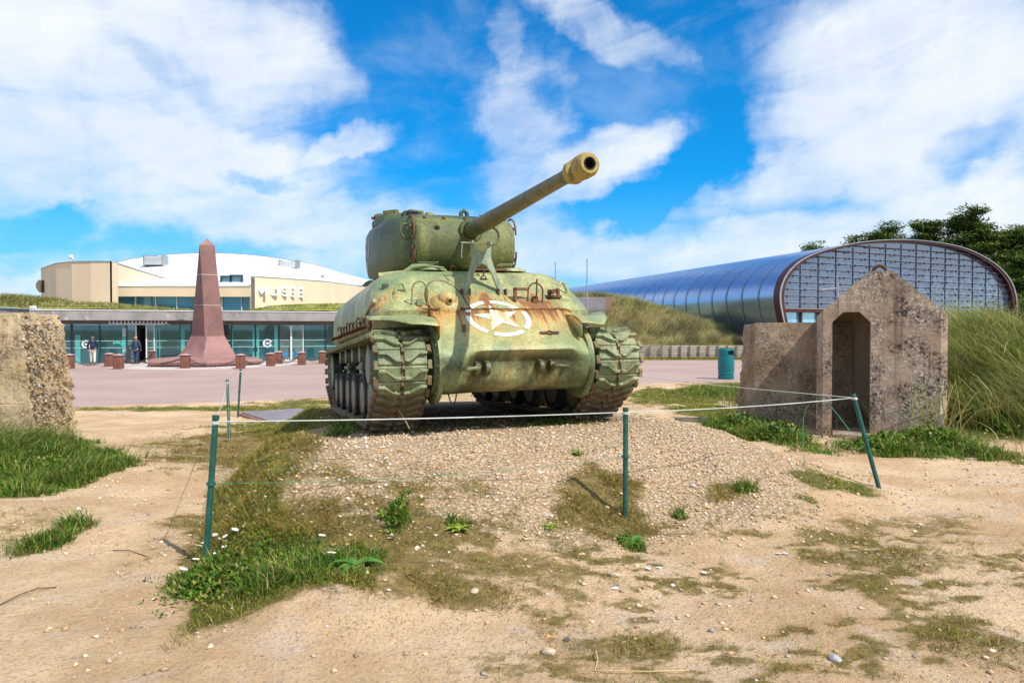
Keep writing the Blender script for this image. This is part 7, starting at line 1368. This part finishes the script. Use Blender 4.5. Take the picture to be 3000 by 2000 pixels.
mb = MB(); mb.tube([at(1132, 1148, 7.6), at(1160, 1190, 7.45), at(1185, 1225, 7.4), at(1200, 1256, 7.4)], .004, 5); tag(mb.build('dry_stalk', dry_, None, 60), 'single dry stalk leaning against the front of the left track', 'stalk')
wl = pm('white_litter', (.85, .85, .85))
for i, (u, v_, lab) in enumerate(((1896, 1670, 'left one of the pair of white scraps on the bare sand'), (1930, 1669, 'right one of the pair of white scraps on the bare sand'), (2060, 1683, 'white scrap near the middle of the bare sand'), (2282, 1624, 'left piece of the brightest white scraps on the bare sand'), (2300, 1626, 'right piece of the brightest white scraps on the bare sand'), (1802, 1732, 'white shell piece left of the scraps on the bare sand'))):
    c = G(u, v_, .006); mb = MB(); rr = random.Random(i); pts = [(.022 * math.cos(a) * rr.uniform(.6, 1.2), .018 * math.sin(a) * rr.uniform(.5, 1.1), rr.uniform(-.002, .006)) for a in np.linspace(0, 2 * PI, 8)[:-1]]; mb.rings([pts, [(x, y, z + .004) for x, y, z in pts]]); o = mb.build('paper_scrap', wl, None, None, 0, c); tag(o, lab, 'litter', 'white scraps on the sand')
RK = [(2205, 1250, 0), ]
for i, (u, v_, r_, colr, lab) in enumerate(((1800, 1690, .030, 'm', 'rounded brown-grey stone alone on the sand in front of the mound'), (1390, 1740, .028, 'm', 'pale stone with an orange side in the lower left foreground'), (2070, 1490, .030, 'o', 'orange stone on the gravel between middle and right posts'), (1890, 1428, .026, 'o', 'orange stone on the gravel just right of the middle post'), (2030, 1425, .028, 'g', 'grey flat stone on the gravel right of the middle post'), (2446, 1938, .032, 'g', 'dark grey stone in the sparse grass at the bottom right'), (1606, 1916, .034, 'm', 'pinkish pale stone among pebbles at the bottom centre'), (1660, 1880, .02, 'd', 'small dark stone above the dry stem at the bottom'))):
    c = G(u, v_, r_ * .3); bm = bmesh.new(); bmesh.ops.create_icosphere(bm, subdivisions=2, radius=r_); rr = random.Random(i + 5)
    for q in bm.verts: q.co = Vector((q.co.x * 1.15, q.co.y * .85, q.co.z * .6)) * (1 + .35 * (float(vnoise(q.co.x * 60 + i * 7, q.co.z * 60 + q.co.y * 40)) - .5))
    me = bpy.data.meshes.new('stone'); bm.to_mesh(me); bm.free(); me.materials.append(pm('stone_' + colr, {'m': (.42, .32, .23), 'o': (.62, .33, .09), 'g': (.33, .33, .34), 'd': (.07, .06, .06)}[colr], {'m': (.6, .45, .3), 'o': (.7, .5, .3), 'g': (.45, .43, .42), 'd': (.1, .08, .07)}[colr], 40)); o = bpy.data.objects.new('stone', me); COL.objects.link(o); o.location = c; o.rotation_euler = (0, 0, i); tag(o, lab, 'stone')
print('objects', len(bpy.data.objects))
